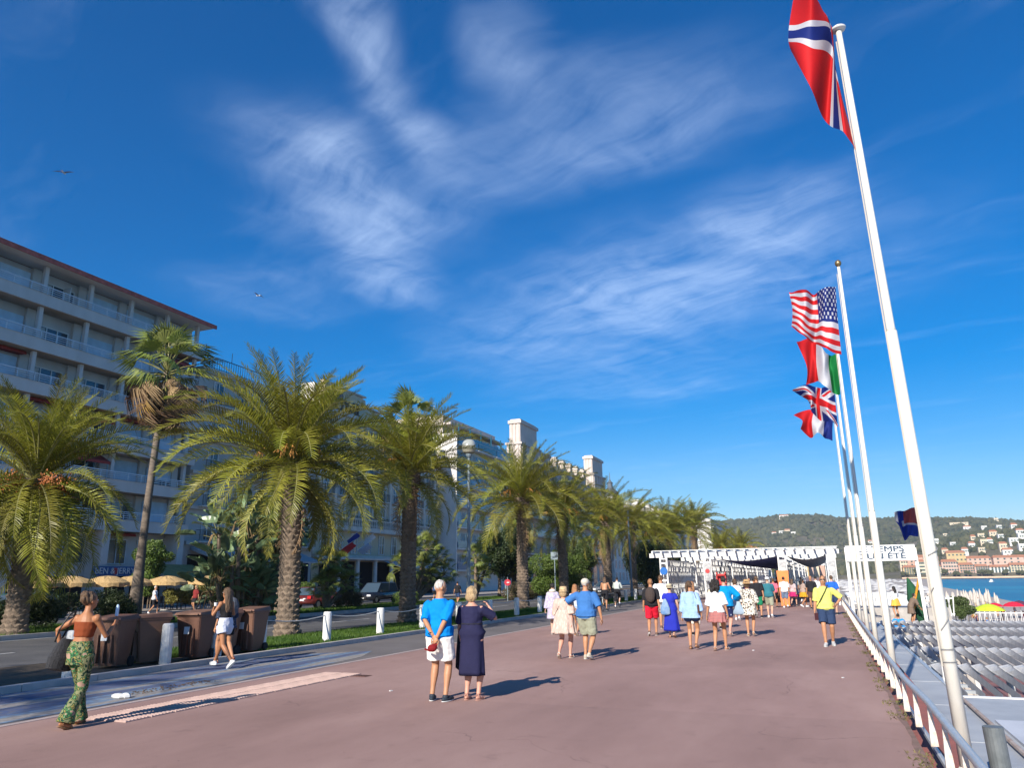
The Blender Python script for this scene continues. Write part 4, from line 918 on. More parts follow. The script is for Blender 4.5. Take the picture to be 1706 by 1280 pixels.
fan_clump('dwarf fan palm clump right of the globe lamp', -29.6, 63.5, [(0, 0, 3.6), (.2, 1.6, 2.6), (0, .6, 1.8)], 1.0, 13, 20)
fan_clump('small bright fan palm beside the pale grey palm trunk', -27.6, 66.8, [(0, 3, 2.5), (.1, 4.2, 2.8), (0, 5.5, 1.6)], .9, 14, 20)

# ---- broad paddle leaves (giant bird of paradise)
pad_m = mat('paddle_leaf', (.11, .17, .08), .36, col2=(.19, .26, .13), vscale=1.5, trans=.18, rand=.3, spec=.5)
def paddle_mesh(seed, l=1.5, w_=.34):
    rs = random.Random(seed); b = MB(); n = 8; b.tube([(0, 0, 0), (0, l*.7, .05), (0, l*1.0, .02)], [.03, .02, .015], 4, mi=1); P_ = []
    for i in range(n+1):
        t = i/n; ww = w_*math.sin(math.pi*min(1, .12+t*.88))**.6; y = l+l*.85*t; z_ = .05-.45*t*t*l*.6
        P_.append(((-ww, y, z_+.10+rs.uniform(-.03, .03)), (0, y, z_), (ww, y, z_+.10+rs.uniform(-.03, .03))))
    vs = [q for r_ in P_ for q in r_]; fs = []
    for i in range(n):
        fs += [(i*3, i*3+1, i*3+4, i*3+3), (i*3+1, i*3+2, i*3+5, i*3+4)]
    b.add(vs, fs, mi=0); return b.mesh('leaf', [pad_m, rach])
PAD = [paddle_mesh(i, 1.3+.2*i) for i in range(4)]
def bird_paradise(label, x, y, trunks, seed, n=15):
    rs = random.Random(seed); T = thing('bird_of_paradise_plant', label, 'plant', (x, y, .06))
    for (tx, ty, h) in trunks:
        b = MB(); b.tube([(tx*.6, ty*.6, 0), (tx*.9, ty*.9, h*.5), (tx, ty, h)], [.13, .11, .09], 8); b.build('stem', bark, T)
        for k in range(n):
            t = k/n; o = put('leaf', PAD[rs.randrange(4)], T)
            o.matrix_local = Matrix.Translation((tx, ty, h-rs.random()*.4)) @ frond_basis(k*2.4+rs.uniform(-.3, .3), R(lerp(78, -5, t)), rs.uniform(-1.1, 1.1)) @ Matrix.Scale(rs.uniform(.5, .8), 4)
        b = MB()
        for k in range(5):
            a = rs.uniform(0, 6.28); b.tube([(tx, ty, h), (tx+.35*math.cos(a), ty+.35*math.sin(a), h-.1), (tx+.6*math.cos(a), ty+.6*math.sin(a), h-.9)], [.04, .03, .01], 4)
        b.build('dead_leaf', frond_d, T)
rs0 = random.Random(77)
bird_paradise('tall dense clump of paddle leaved bird of paradise plants behind the right hand bins', -27.6, 31.2, [(rs0.uniform(-.9, .9), rs0.uniform(-2.1, 2.1), rs0.uniform(.5, 4.8)) for k in range(26)], 5)

# ---- leafy shrubs and hedges made of many small leaves
def leaf_cloud(n, blobs, lsz, seed, dens=.55):
    rs = np.random.RandomState(seed); C = []; 
    B = np.array(blobs, float); vol = B[:, 3]*B[:, 4]*B[:, 5]; pb = vol**.8/np.sum(vol**.8); idx = rs.choice(len(B), n, p=pb)
    u = rs.normal(size=(n, 3)); u /= np.linalg.norm(u, axis=1)[:, None]; rad = rs.uniform(dens, 1.05, n)**.7
    P_ = B[idx, :3]+u*rad[:, None]*B[idx, 3:6]
    a = rs.normal(size=(n, 3)); a /= np.linalg.norm(a, axis=1)[:, None]; nn = u*.6+rs.normal(size=(n, 3))*.6; nn /= np.linalg.norm(nn, axis=1)[:, None]
    a -= nn*np.sum(a*nn, 1)[:, None]; a /= np.linalg.norm(a, axis=1)[:, None]+1e-9; c = np.cross(nn, a); s_ = lsz*rs.uniform(.6, 1.3, n)[:, None]
    V = np.stack([P_-a*s_, P_+c*s_*.4, P_+a*s_, P_-c*s_*.4], 1).reshape(-1, 3); F = np.arange(n*4).reshape(n, 4)
    me = bpy.data.meshes.new('foliage'); me.vertices.add(n*4); me.vertices.foreach_set('co', V.reshape(-1)); me.loops.add(n*4); me.loops.foreach_set('vertex_index', F.reshape(-1)); me.polygons.add(n); me.polygons.foreach_set('loop_start', np.arange(n)*4); me.polygons.foreach_set('loop_total', np.full(n, 4)); me.update(calc_edges=True); return me
shr = {k: mat('shrub_'+k, c1, .55, col2=c2, vscale=1.2, trans=.25, rand=.12, detail=7) for k, c1, c2 in (('dark', (.028, .045, .014), (.05, .075, .022)), ('bright', (.08, .14, .02), (.13, .19, .035)), ('mid', (.05, .085, .022), (.09, .12, .035)), ('yellow', (.16, .16, .03), (.24, .21, .05)), ('reddish', (.12, .075, .045), (.07, .08, .03)))}
def shrub(name, label, x, y, blobs, n, lsz, kind, seed, z=.06, trunk=None, cat='shrub', stems=3):
    T = thing(name, label, cat, (x, y, z)); me = leaf_cloud(n, blobs, lsz, seed); me.materials.append(shr[kind]); put('crown' if trunk else 'foliage', me, T)
    rs = random.Random(seed); b = MB()
    if trunk:
        for (tx, ty, h, r_) in trunk: b.tube([(tx, ty, 0), (tx*1.1+.1, ty, h*.5), (tx*1.3, ty*1.2, h)], [r_, r_*.8, r_*.5], 8)
        for bl in blobs:
            t0 = trunk[rs.randrange(len(trunk))]; b.tube([(t0[0]*1.2, t0[1]*1.1, t0[2]*.7), ((t0[0]+bl[0])/2, (t0[1]+bl[1])/2, (t0[2]+bl[2])/2), (bl[0], bl[1], bl[2])], [t0[3]*.5, t0[3]*.35, t0[3]*.15], 5)
        b.build('trunk', bark, T)
    else:
        for bl in blobs[:6]: b.tube([(bl[0]*.8, bl[1]*.8, 0), (bl[0], bl[1], bl[2])], [.04, .02], 5)
        b.build('stem', bark, T)
    return T
rsb = random.Random(9)
def row_blobs(n, dx, dy, h, r): return [(rsb.uniform(-dx, dx), rsb.uniform(-dy, dy), rsb.uniform(h*.35, h), r*rsb.uniform(.7, 1.2), r*rsb.uniform(.7, 1.2), r*rsb.uniform(.6, 1)) for k in range(n)]
shrub('hedge', 'dark clipped hedge under the leftmost date palm', -29.0, 20.8, row_blobs(34, .9, 4.6, 1.2, .62), 30000, .055, 'dark', 1)
shrub('oleander', 'bright green leafy shrub before the apartment block, right of the slender fan palm', -44.0, 40.2, row_blobs(16, .5, .8, 3.9, .6)+[(0, 0, 3.9, .8, .9, .9), (0, -.4, 3.1, .7, .7, .8)], 9000, .11, 'bright', 2, z=.09)
shrub('planter_hedge', 'yellowish low planter hedge by the café tables', -39.8, 39.6, row_blobs(16, .3, 1.7, .9, .4), 5000, .07, 'yellow', 3, z=.4)
shrub('shrub', 'green shrub just above the red car', -39.4, 50.5, row_blobs(16, .7, 1.9, 1.5, .6), 9000, .075, 'bright', 4)
shrub('shrub', 'low bright green bush at the foot of the dwarf palms, left of the couple', -28.4, 48.9, row_blobs(8, .5, 1.0, .7, .5), 5000, .06, 'bright', 5)
shrub('shrub', 'reddish brown roadside bush partly covering the red car', -29.8, 43.6, row_blobs(12, .5, 1.2, .8, .45), 7000, .05, 'reddish', 6)
shrub('broadleaf_tree', 'dark broadleaf tree between the globe lamp and the grey palm trunk', -29.3, 70, row_blobs(24, 1.5, 2.6, 6.4, 1.25), 26000, .12, 'dark', 7, trunk=[(-.4, -.8, 3, .2), (.3, .8, 3.2, .2), (0, 1.6, 2.6, .16)], cat='tree')
shrub('broadleaf_tree', 'light green bushy tree behind the man in the blue polo shirt', -20.8, 62, row_blobs(24, 1.3, 2.7, 3.4, .95), 26000, .085, 'bright', 8, trunk=[(0, 0, 2, .12), (.2, 1.4, 2, .1)], cat='tree')
shrub('broadleaf_tree', 'grey green tree between the second lamp post palms', -22, 70.5, row_blobs(18, 1.2, 2.0, 5.2, 1.0), 16000, .09, 'mid', 9, trunk=[(0, 0, 3, .14)], cat='tree')
shrub('broadleaf_tree', 'dark tree at the left end of the white pergola', -17.5, 80, row_blobs(22, 1.6, 3.4, 4.6, 1.25), 20000, .11, 'dark', 10, trunk=[(0, 0, 2.6, .2), (.1, 2, 2.6, .18)], cat='tree')
shrub('broadleaf_tree', 'dark mass of leaves behind the pergola frame', -18.5, 96, row_blobs(22, 1.5, 8, 4.2, 1.6), 18000, .14, 'dark', 12, trunk=[(0, 0, 2.6, .2)], cat='tree')
shrub('flower_bush', 'reddish flower bush at the foot of the grey palm trunk', -25.5, 66, row_blobs(14, .9, 3, 1.1, .7), 9000, .07, 'reddish', 13)
shrub('hedge', 'low reddish hedge past the reddish flower bush', -26.5, 77, row_blobs(18, .8, 6, 1.2, .8), 9000, .09, 'reddish', 14)
shrub('broadleaf_tree', 'dark tree crown right of the bird of paradise clump', -30.4, 37.2, row_blobs(16, .7, 1.2, 5.6, .8), 12000, .10, 'dark', 16, trunk=[(0, 0, 3, .15)], cat='tree')
shrub('beach_shrub', 'dusty green shrub on the beach in front of the closed umbrellas', 16.0, 116, row_blobs(14, 1.1, 1.1, 2.6, .8), 9000, .14, 'mid', 17, z=-4.3)
# ================================================================ street furniture and vehicles
# posts with rope
pm = MB(); pm.lathe([(.125, -.05), (.125, .78), (.12, .84), (.10, .87), (.0, .875)], n=14); pmm = pm.mesh('post', whitew)
def P0(y, lab):
    o = put('bollard', pmm, None, (-13.9, y, .02)); return tag(o, lab, 'bollard', 'white bollards along the verge')
bl = ['beside the orange topped woman at the left edge', 'between the first and second brown bins from the right of the woman', 'behind the woman in white shorts, between two bins', 'at the right end of the row of bins', 'first on the grass right of the bins', 'second on the grass, left of the big date palm trunk gap', 'just left of the man in the blue shirt', 'hidden behind the couple', 'right of the woman in the navy dress', 'second right of the navy dress', 'behind the woman in the lilac coat']
ys = [11.0, 13.35, 14.9, 16.5, 19.35, 22.3, 25.2, 28.2, 31.3, 34.5, 37.7]
for y, l in zip(ys, bl): P0(y, 'white wooden bollard '+l)
y = 40.9; k = 0
while y < 80:
    P0(y, 'small white bollard far along the verge, %s after the group of three' % ORD[k]); y += 3.1; k += 1
rp = MB(); yy = [16.5, 19.35, 22.3, 25.2, 28.2, 31.3, 34.5, 37.7]+[40.9+3.1*i for i in range(12)]
for a, c in zip(yy[:-1], yy[1:]):
    rp.tube([(-13.9, lerp(a, c, t/6), .80-.10*math.sin(math.pi*t/6)) for t in range(7)], .016, 5)
tag(rp.build('rope', mat('rope', (.5, .5, .47), .8)), 'thin white rope strung between the verge bollards', 'rope')
# wheelie bins
brown = mat('brown_plastic', (.19, .098, .062), .5, col2=(.14, .072, .048), vscale=2.5, bump=.08, bscale=60, detail=8, rand=.14)
def make_bin():
    T = thing('wheelie_bin', 'x', 'bin', (0, 0, 0), 0, 'brown wheelie bins standing along the kerb'); b = MB()
    def sect(z, w0, d0, oy=0): return [(-w0/2+.03, -d0/2+oy, z), (w0/2-.03, -d0/2+oy, z), (w0/2, -d0/2+.03+oy, z), (w0/2, d0/2-.03+oy, z), (w0/2-.03, d0/2+oy, z), (-w0/2+.03, d0/2+oy, z), (-w0/2, d0/2-.03+oy, z), (-w0/2, -d0/2+.03+oy, z)]
    S = [sect(.06, .52, .54), sect(.30, .56, .60), sect(.95, .66, .76), sect(.955, .70, .80), sect(1.0, .70, .80)]; vs = [q for s_ in S for q in s_]; fs = [(i*8+j, i*8+(j+1) % 8, (i+1)*8+(j+1) % 8, (i+1)*8+j) for i in range(4) for j in range(8)]+[tuple(reversed(range(8))), tuple(32+j for j in range(8))]
    b.add(vs, fs)
    for x in (-.16, 0, .16): b.box(x-.012, x+.012, -.39, -.30, .12, .7)
    b.build('body', brown, T)
    b = MB(); b.add([(-.37, -.44, 1.003), (.37, -.44, 1.003), (.37, .40, 1.003), (-.37, .40, 1.003), (-.34, -.40, 1.05), (.34, -.40, 1.05), (.33, .38, 1.10), (-.33, .38, 1.10)], [(0, 3, 2, 1), (4, 5, 6, 7), (0, 1, 5, 4), (1, 2, 6, 5), (2, 3, 7, 6), (3, 0, 4, 7)])
    b.box(-.3, .3, -.47, -.44, 1.0, 1.03); b.build('lid', brown, T)
    b = MB(); b.tube([(-.3, .46, .98), (.3, .46, .98)], .018, 6); b.box(-.3, -.27, .38, .47, .93, 1.0); b.box(.27, .3, .38, .47, .93, 1.0); b.build('handle', dark, T)
    for s_ in (-1, 1):
        b = MB(); b.tube([(s_*.27, .30, .11), (s_*.33, .30, .11)], .11, 14); b.build('wheel', mat('rubber', (.02, .02, .02), .8), T)
    b = MB(); b.cbox((.0, -.408, .66), (.14, .012, .16), rx=-.10); b.build('sticker', white, T)
    return T
bin0 = make_bin(); bins = [(-14.5, 12.45, 20, 'brown wheelie bin with a white sticker, leftmost, beside the woman in the orange top', 1.0), (-14.45, 13.35, -25, 'second brown wheelie bin from the left, next to the first white bollard', 1.0), (-14.1, 14.4, 12, 'third brown wheelie bin from the left, sunlit tan side', 1.02), (-14.2, 15.35, -10, 'brown wheelie bin behind the woman in white shorts', 1.0), (-14.0, 16.15, 8, 'brown wheelie bin at the right end of the row beside the white bollard', 1.03), ]
for i, (x, y, a, l, s_) in enumerate(bins):
    o = bin0 if i == 0 else dup(bin0)
    o.location = (x, y, .02); o.rotation_euler = (0, 0, R(a)); o['label'] = l; o.scale = (s_*.93, s_*.93, s_)
# globe street lamp
lamp_m = mat('lamp_post_metal', (.20, .25, .28), .5, var=.1)
def globe_lamp(label, x, y, H, z=0):
    T = thing('street_lamp', label, 'street lamp', (x, y, z)); b = MB(); b.tube([(0, 0, 0), (0, 0, .8)], [  .16, .13], 12); b.tube([(0, 0, .8), (0, 0, H-.55)], [.10, .065], 12); b.build('post', lamp_m, T)
    b = MB(); b.lathe([(.09, H-.6), (.16, H-.5), (.18, H-.42)], n=12); b.build('collar', lamp_m, T)
    b = MB(); b.lathe([(.16, H-.43), (.30, H-.34), (.36, H-.18), (.38, H)], n=18, cap=False); b.build('globe_base', mat('milky_glass', (.27, .25, .19), .25, spec=.7), T)
    b = MB(); b.lathe([(.38, H), (.35, H+.16), (.27, H+.29), (.15, H+.36), (0, H+.38)], n=18, cap=False); b.build('globe_cap', mat('pale_glass', (.36, .37, .34), .15, spec=.8), T, smooth=True)
    return T
globe_lamp('tall street lamp with a large round globe rising behind the couple', -16.6, 34.8, 8.55, .02)
globe_lamp('street lamp post behind the shirtless cyclist, its top lost among fronds', -16.2, 68.0, 8.3, .02)
ol = thing('ornate_lamp', 'old fashioned pale lamp with several small lanterns before the palace arches', 'street lamp', (-31.0, 74, .05)); b = MB(); b.tube([(0, 0, 0), (0, 0, 4.6)], [.12, .05], 8)
for a in range(4): b.tube([(0, 0, 3.9), (.45*math.cos(a*1.57), .45*math.sin(a*1.57), 4.1), (.5*math.cos(a*1.57), .5*math.sin(a*1.57), 4.4)], .025, 5)
b.build('post', lamp_m, ol)
for a in range(5):
    b = MB(); c = (0, 0, 5.0) if a == 4 else (.5*math.cos(a*1.57), .5*math.sin(a*1.57), 4.6); b.lathe([(.07, -.2), (.15, .12), (.05, .25), (0, .32)], c, 6); b.build('lantern', mat('pale_glass', (.5, .5, .5)), ol)
sp = thing('sign_post', 'thin grey post with a small square sign right of the woman in the lilac coat', 'sign', (-19.98, 57.9, -.05)); b = MB(); b.tube([(0, 0, 0), (0, 0, 3.3)], .04, 6); b.build('post', lamp_m, sp); b = MB(); b.cbox((0, -.03, 3.6), (.6, .03, .6)); b.build('plate', lamp_m, sp)
rd = thing('road_sign', 'round red no entry road sign left of the pale grey palm trunk', 'sign', (-25.6, 61.5, -.05)); b = MB(); b.tube([(0, 0, 0), (0, 0, 2.0)], .035, 6); b.build('post', lamp_m, rd)
b = MB(); b.tube([(0, 0, 1.55), (.01, -.03, 1.55)], .28, 18); b.build('disc', mat('sign_red2', (.45, .02, .04), .5), rd); b = MB(); b.cbox((0, -.045, 1.55), (.36, .012, .08)); b.build('bar', white, rd)

# straw parasols and café
straw = mat('straw', (.36, .22, .09), .95, col2=(.62, .43, .20), vscale=16, bump=.8, bscale=40, detail=9)
def make_parasol():
    T = thing('straw_parasol', 'x', 'parasol', (0, 0, 0), 0, 'straw parasols of the pavement café'); b = MB(); rs = random.Random(3); n = 28; vs = [(0, 0, .42)]
    for i, (r_, z_) in enumerate(((.5, .34), (1.0, .15), (1.28, .0))):
        for j in range(n): a = 2*math.pi*j/n; rr_ = r_*(1+.03*rs.uniform(-1, 1)); vs.append((rr_*math.cos(a), rr_*math.sin(a), z_+rs.uniform(-.03, .03)))
    for j in range(n): a = 2*math.pi*j/n; vs.append((1.30*math.cos(a), 1.30*math.sin(a), -.16-.1*rs.random()))
    fs = [(0, 1+j, 1+(j+1) % n) for j in range(n)]+[(1+i*n+j, 1+(i+1)*n+j, 1+(i+1)*n+(j+1) % n, 1+i*n+(j+1) % n) for i in range(3) for j in range(n)]
    b.add(vs, fs); b.build('canopy', straw, T, loc=(0, 0, 1.80)); b = MB(); b.tube([(0, 0, 0), (0, 0, 2.2)], .035, 8); b.build('pole', bark, T); b = MB(); b.lathe([(.28, 0), (.25, .06), (.05, .1)], n=12); b.build('base', conc, T)
    return T
pr0 = make_parasol(); pls = [(-40.5, 29.4, 'straw parasol at the far left behind the date palm trunk'), (-40.5, 31.4, 'straw parasol under the drooping fronds of the leftmost palm'), (-40.5, 33.8, 'straw parasol above the head of the orange topped woman'), (-41.6, 36.6, 'straw parasol overlapping the slender fan palm trunk on its left'), (-40.5, 38.4, 'straw parasol just right of the slender fan palm trunk'), (-40.5, 41.8, 'rightmost straw parasol in front of the dark shopfront')]
for i, (x, y, l) in enumerate(pls):
    o = pr0 if i == 0 else dup(pr0); o.location = (x, y, .09); o.rotation_euler = (0, 0, i*.7); o['label'] = l
def make_chair():
    T = thing('cafe_chair', 'x', 'chair', (0, 0, 0), 0, 'dark café chairs around the tables'); m_ = mat('dark_rattan', (.06, .05, .045), .7)
    b = MB(); b.box(-.22, .22, -.22, .22, .43, .46); b.build('seat', m_, T); b = MB(); b.box(-.22, .22, .19, .22, .46, .88); b.build('backrest', m_, T)
    for sx in (-1, 1):
        for sy in (-1, 1): b = MB(); b.box(sx*.2-.015, sx*.2+.015, sy*.19-.015, sy*.19+.015, 0, .43); b.build('leg', m_, T)
    return T
def make_table():
    T = thing('cafe_table', 'x', 'table', (0, 0, 0), 0, 'round café tables under the straw parasols'); b = MB(); b.lathe([(.4, .72), (.4, .75)], n=16); b.build('top', mat('table_top', (.4, .38, .35), .5), T); b = MB(); b.tube([(0, 0, 0), (0, 0, .72)], .03, 6); b.lathe([(.22, 0), (.2, .03)], n=10); b.build('base', iron, T); return T
ch0 = make_chair(); tb0 = make_table(); k = 0
for i, y in enumerate((29.2, 33, 35.6, 39.6, 42.4, 46.6)):
    t = tb0 if i == 0 else dup(tb0); t.location = (-41.0, y, .09); t['label'] = 'round café table, %s from the left' % ORD[i]
    for j in range(3):
        c = ch0 if k == 0 else dup(ch0); a = j*2.1+i; c.location = (-41.0+.62*math.sin(a), y-.62*math.cos(a), .09); c.rotation_euler = (0, 0, a+math.pi); k += 1
        c['label'] = 'dark café chair, %s at the %s café table from the left' % (ORD[j], ORD[i])
# cars
def car(label, x, y, rz, paint, L_=4.3, W_=1.78, Hh=1.48, suv=False, name='parked_car'):
    T = thing(name, label, 'car', (x, y, -.046), rz); b = MB(); prof = [(-L_/2, .55), (-L_/2+.05, .30), (L_/2-.08, .28), (L_/2, .5), (L_/2-.05, .72), (L_/2-.9, .92), (-L_/2+.12, .97 if suv else .93)] ; b2 = []
    b.prism(prof, -W_/2, W_/2, axis='X'); me = b.mesh('body', paint)
    bm = bmesh.new(); bm.from_mesh(me); bmesh.ops.recalc_face_normals(bm, faces=bm.faces); bmesh.ops.bevel(bm, geom=list(bm.edges), offset=.07, segments=3, affect='EDGES'); bm.to_mesh(me); bm.free()
    me.polygons.foreach_set('use_smooth', [True]*len(me.polygons)); put('body', me, T)
    z0, z1 = .92, Hh; cab = MB(); ys_ = [(-L_/2+.15, L_/2-1.05), (-L_/2+(.35 if suv else .6), L_/2-1.85)]
    w0, w1 = W_/2-.06, W_/2-.24
    cab.add([(-w0, ys_[0][0], z0), (w0, ys_[0][0], z0), (w0, ys_[0][1], z0), (-w0, ys_[0][1], z0), (-w1, ys_[1][0], z1-.06), (w1, ys_[1][0], z1-.06), (w1, ys_[1][1], z1-.06), (-w1, ys_[1][1], z1-.06)], [(0, 1, 5, 4), (1, 2, 6, 5), (2, 3, 7, 6), (3, 0, 4, 7)]); cab.build('windows', glassd, T)
    b = MB(); b.add([(-w1, ys_[1][0], z1-.06), (w1, ys_[1][0], z1-.06), (w1, ys_[1][1], z1-.06), (-w1, ys_[1][1], z1-.06), (-w1+.08, ys_[1][0]+.15, z1), (w1-.08, ys_[1][0]+.15, z1), (w1-.08, ys_[1][1]-.15, z1), (-w1+.08, ys_[1][1]-.15, z1)], [(0, 1, 5, 4), (1, 2, 6, 5), (2, 3, 7, 6), (3, 0, 4, 7), (4, 5, 6, 7)])
    for sx in (-1, 1):
        for t_ in (0, .45, 1): 
            a0 = Vector((sx*(w0+.01), lerp(ys_[0][0], ys_[0][1], t_), z0)); a1 = Vector((sx*(w1+.01), lerp(ys_[1][0], ys_[1][1], t_), z1-.05)); b.tube([a0, a1], .035, 4)
    b.build('roof', paint, T)
    for sx in (-1, 1):
        for yy_ in (-L_/2+.78, L_/2-.85):
            b = MB(); b.tube([(sx*(W_/2-.2), yy_, .31), (sx*(W_/2+.005), yy_, .31)], .31, 18); wh = b.build('wheel', mat('rubber', (.02, .02, .02)), T); b = MB(); b.tube([(sx*(W_/2), yy_, .31), (sx*(W_/2+.02), yy_, .31)], .19, 12); b.build('rim', mat('alloy', (.45, .45, .46), .3, metal=.8), wh)
        b = MB(); b.cbox((sx*(W_/2-.24), L_/2-.045, .66), (.36, .12, .14)); b.build('headlight', mat('headlight_glass', (.7, .7, .72), .15), T)
        b = MB(); b.cbox((sx*(W_/2-.2), -L_/2+.02, .78), (.3, .1, .2)); b.build('tail_light', mat('tail_red', (.45, .02, .02), .3), T)
        b = MB(); b.cbox((sx*(W_/2+.08), L_/2-1.45, 1.0), (.18, .1, .13)); b.build('mirror', paint, T)
    for s_, yy_ in ((1, L_/2), (-1, -L_/2)): b = MB(); b.cbox((0, yy_+s_*.012, .45 if s_ > 0 else .6), (.5, .02, .12)); b.build('number_plate', white, T)
    b = MB(); b.cbox((0, L_/2-.01, .5), (.9, .05, .2)); b.build('grille', dark, T); return T
pt = lambda n, c: mat('paint_'+n, c, .25, spec=.6)
car('dark red hatchback with red tail lights seen from behind, half hidden by the roadside bush', -34.0, 46.3, R(0), pt('red', (.10, .016, .014)))
car('black sport utility vehicle facing the camera beside the thin grey palm trunk', -36.0, 57.0, R(180), pt('black', (.012, .014, .02)), 4.6, 1.88, 1.72, True)
car('silver car half hidden behind the big date palm trunk', -36.8, 43.0, R(180), pt('silver', (.42, .45, .48)))
car('dark green car behind the hedge at the left edge', -34.5, 24.0, R(180), pt('green', (.03, .09, .08)))
car('grey car driving far behind the lilac coat woman', -22.5, 82, R(180), pt('grey', (.15, .16, .18)), name='car')

# ================================================================ railing, flagpoles
T = thing('railing', 'low white railing with tapered posts and grey tube handrail along the beach side', 'railing', (0, 0, 0))
fin = MB(); fin.add([(.01, -.035, 0), (.085, -.025, 0), (.085, .025, 0), (.01, .035, 0), (.03, -.012, .42), (.06, -.012, .42), (.06, .012, .42), (.03, .012, .42)], [(0, 3, 2, 1), (4, 5, 6, 7), (0, 1, 5, 4), (1, 2, 6, 5), (2, 3, 7, 6), (3, 0, 4, 7)])
rusty = mat('rusty_white', (.76, .74, .70), .6, col2=(.50, .36, .26), vscale=9, bump=.4, bscale=40, detail=9)
finm = fin.mesh('post', rusty)
def railx(y): return .765+(.06 if y < 9.5 else .06*max(0, 1-(y-9.5)/2.0))
y = 4.0; cnt = 0
while y < 118:
    put('post', finm, T, (railx(y), y, 0)); cnt += 1; y += 1.1
b = MB(); b.tube([(railx(yy_)+.045, yy_, .43) for yy_ in (2, 6, 9.5, 10.5, 11.5, 20, 40, 120)], .036, 12); b.build('handrail', mat('grey_tube', (.42, .45, .48), .35, metal=.3, var=.1, vscale=8), T, smooth=True)
b = MB(); b.tube([(.92, 2, -.12), (.92, 120, -.12)], .03, 8); b.build('lower_rail', mat('grey_tube', (.42, .45, .48)), T)
# ledge and terrace beyond
b = MB(); b.box(.75, 1.38, -30, 44, -4.4, -.32); struct(b.build('ledge', mat('red_ledge', (.34, .115, .09), .8, col2=(.26, .10, .08), vscale=3)))
greyp = mat('grey_roof_paint', (.40, .42, .44), .6, col2=(.31, .33, .36), vscale=1.3, bump=.15, bscale=20, detail=10)
b = MB(); b.box(1.385, 2.2, -10, 43.5, -.75, -.6); b.box(2.2, 22, -10, 17.7, -.75, -.602)
for k in range(12): b.box(1.39, 2.19, 3.0+k*3.4, 3.02+k*3.4, -.5999, -.594)
rt = tag(b.build('terrace_roof', greyp), 'flat grey painted terrace roof of the beach restaurant below the railing', 'roof')
b = MB(); b.tube([(2.16, -10, -.55), (2.16, 17.7, -.55)], .035, 8); tag(b.build('gutter_pipe', mat('rust_pipe', (.30, .20, .15), .8, col2=(.42, .38, .36), vscale=5)), 'thin rusty pipe running along the grey terrace roof', 'pipe')
b = MB(); b.box(2.3, 12, 5, 15, -.603, -.56); tag(b.build('skylight_panel', mat('pale_panel', (.50, .51, .54), .5, var=.1, vscale=1)), 'pale raised panel on the terrace roof at the lower right corner', 'panel')
vn = thing('vent_pipe', 'stout grey metal tube standing on the terrace roof at the bottom right corner', 'pipe', (1.65, 10.85, -.6)); b = MB(); b.tube([(0, 0, 0), (-.02, 0, .60)], .11, 20); b.build('tube', mat('galvanised', (.13, .145, .15), .5, metal=.3, col2=(.20, .215, .22), vscale=5), vn, smooth=False)
b = MB(); b.lathe([(.11, .60), (.095, .605), (0, .54)], (-.02, 0, 0), 20, cap=False); b.build('rim', mat('galvanised', (.22, .24, .25)), vn)
# louvred roof: bays of twisted white blades
LR = thing('louvred_roof', 'white louvred roof of twisted blades over the beach restaurant', 'roof', (0, 0, -.6))
slat = MB(); n = 8; vs = []
for i in range(n+1):
    t = i/n; y = 4.75*t; a = R(lerp(88, 14, t**5)); hw = lerp(.07, .115, t**3); z = -.02+.14*t; dx, dzz = hw*math.cos(a), hw*math.sin(a)
    vs += [(-dx, y, z-dzz), (dx, y, z+dzz), (dx, y, z+dzz-.02), (-dx, y, z-dzz-.02)]
fs = [(i*4+j, i*4+(j+1) % 4, (i+1)*4+(j+1) % 4, (i+1)*4+j) for i in range(n) for j in range(4)]+[(0, 3, 2, 1), (n*4, n*4+1, n*4+2, n*4+3)]
slat.add(vs, fs); slm = slat.mesh('slat', mat('slat_paint', (.62, .61, .59), .5, col2=(.48, .47, .46), vscale=3)); beam = MB(); beam.box(0, 18, -.05, .05, -.12, .02); bmm = beam.mesh('beam', white)
for k in range(5):
    for j in range(56):
        x = 2.36+j*.3
        if x > 3.6+.29*(18+5*k): break
        put('slat', slm, LR, (x, 17.95+k*5, 0))
    put('beam', bmm, LR, (2.2, 17.8+k*5, 0))
put('beam', bmm, LR, (2.2, 42.95, 0))
b = MB(); b.box(2.15, 2.25, 17.7, 43, -.12, .02); b.build('side_beam', mat('grey_tube', (.42, .45, .48)), LR)
for j in range(26):
    b = MB() if j == 0 else b
    b.box(2.255, 2.7, 18.1+j*.95, 18.2+j*.95, -.1, -.04)
b.build('brackets', mat('grey_tube', (.42, .45, .48)), LR)
b = MB(); b.box(1.4, 24, 14, 60, -4.35, -4.2); struct(b.build('terrace_floor', mat('restaurant_floor', (.22, .10, .09), .8, var=.3, vscale=1)))
b = MB()
for k in range(6):
    for j in range(5): b.tube([(4+j*4.2, 18+k*5, -4.2), (4+j*4.2, 18+k*5, -.7)], .09, 8)
tag(b.build('columns', white), 'white columns under the louvred roof', 'columns', kind='stuff')

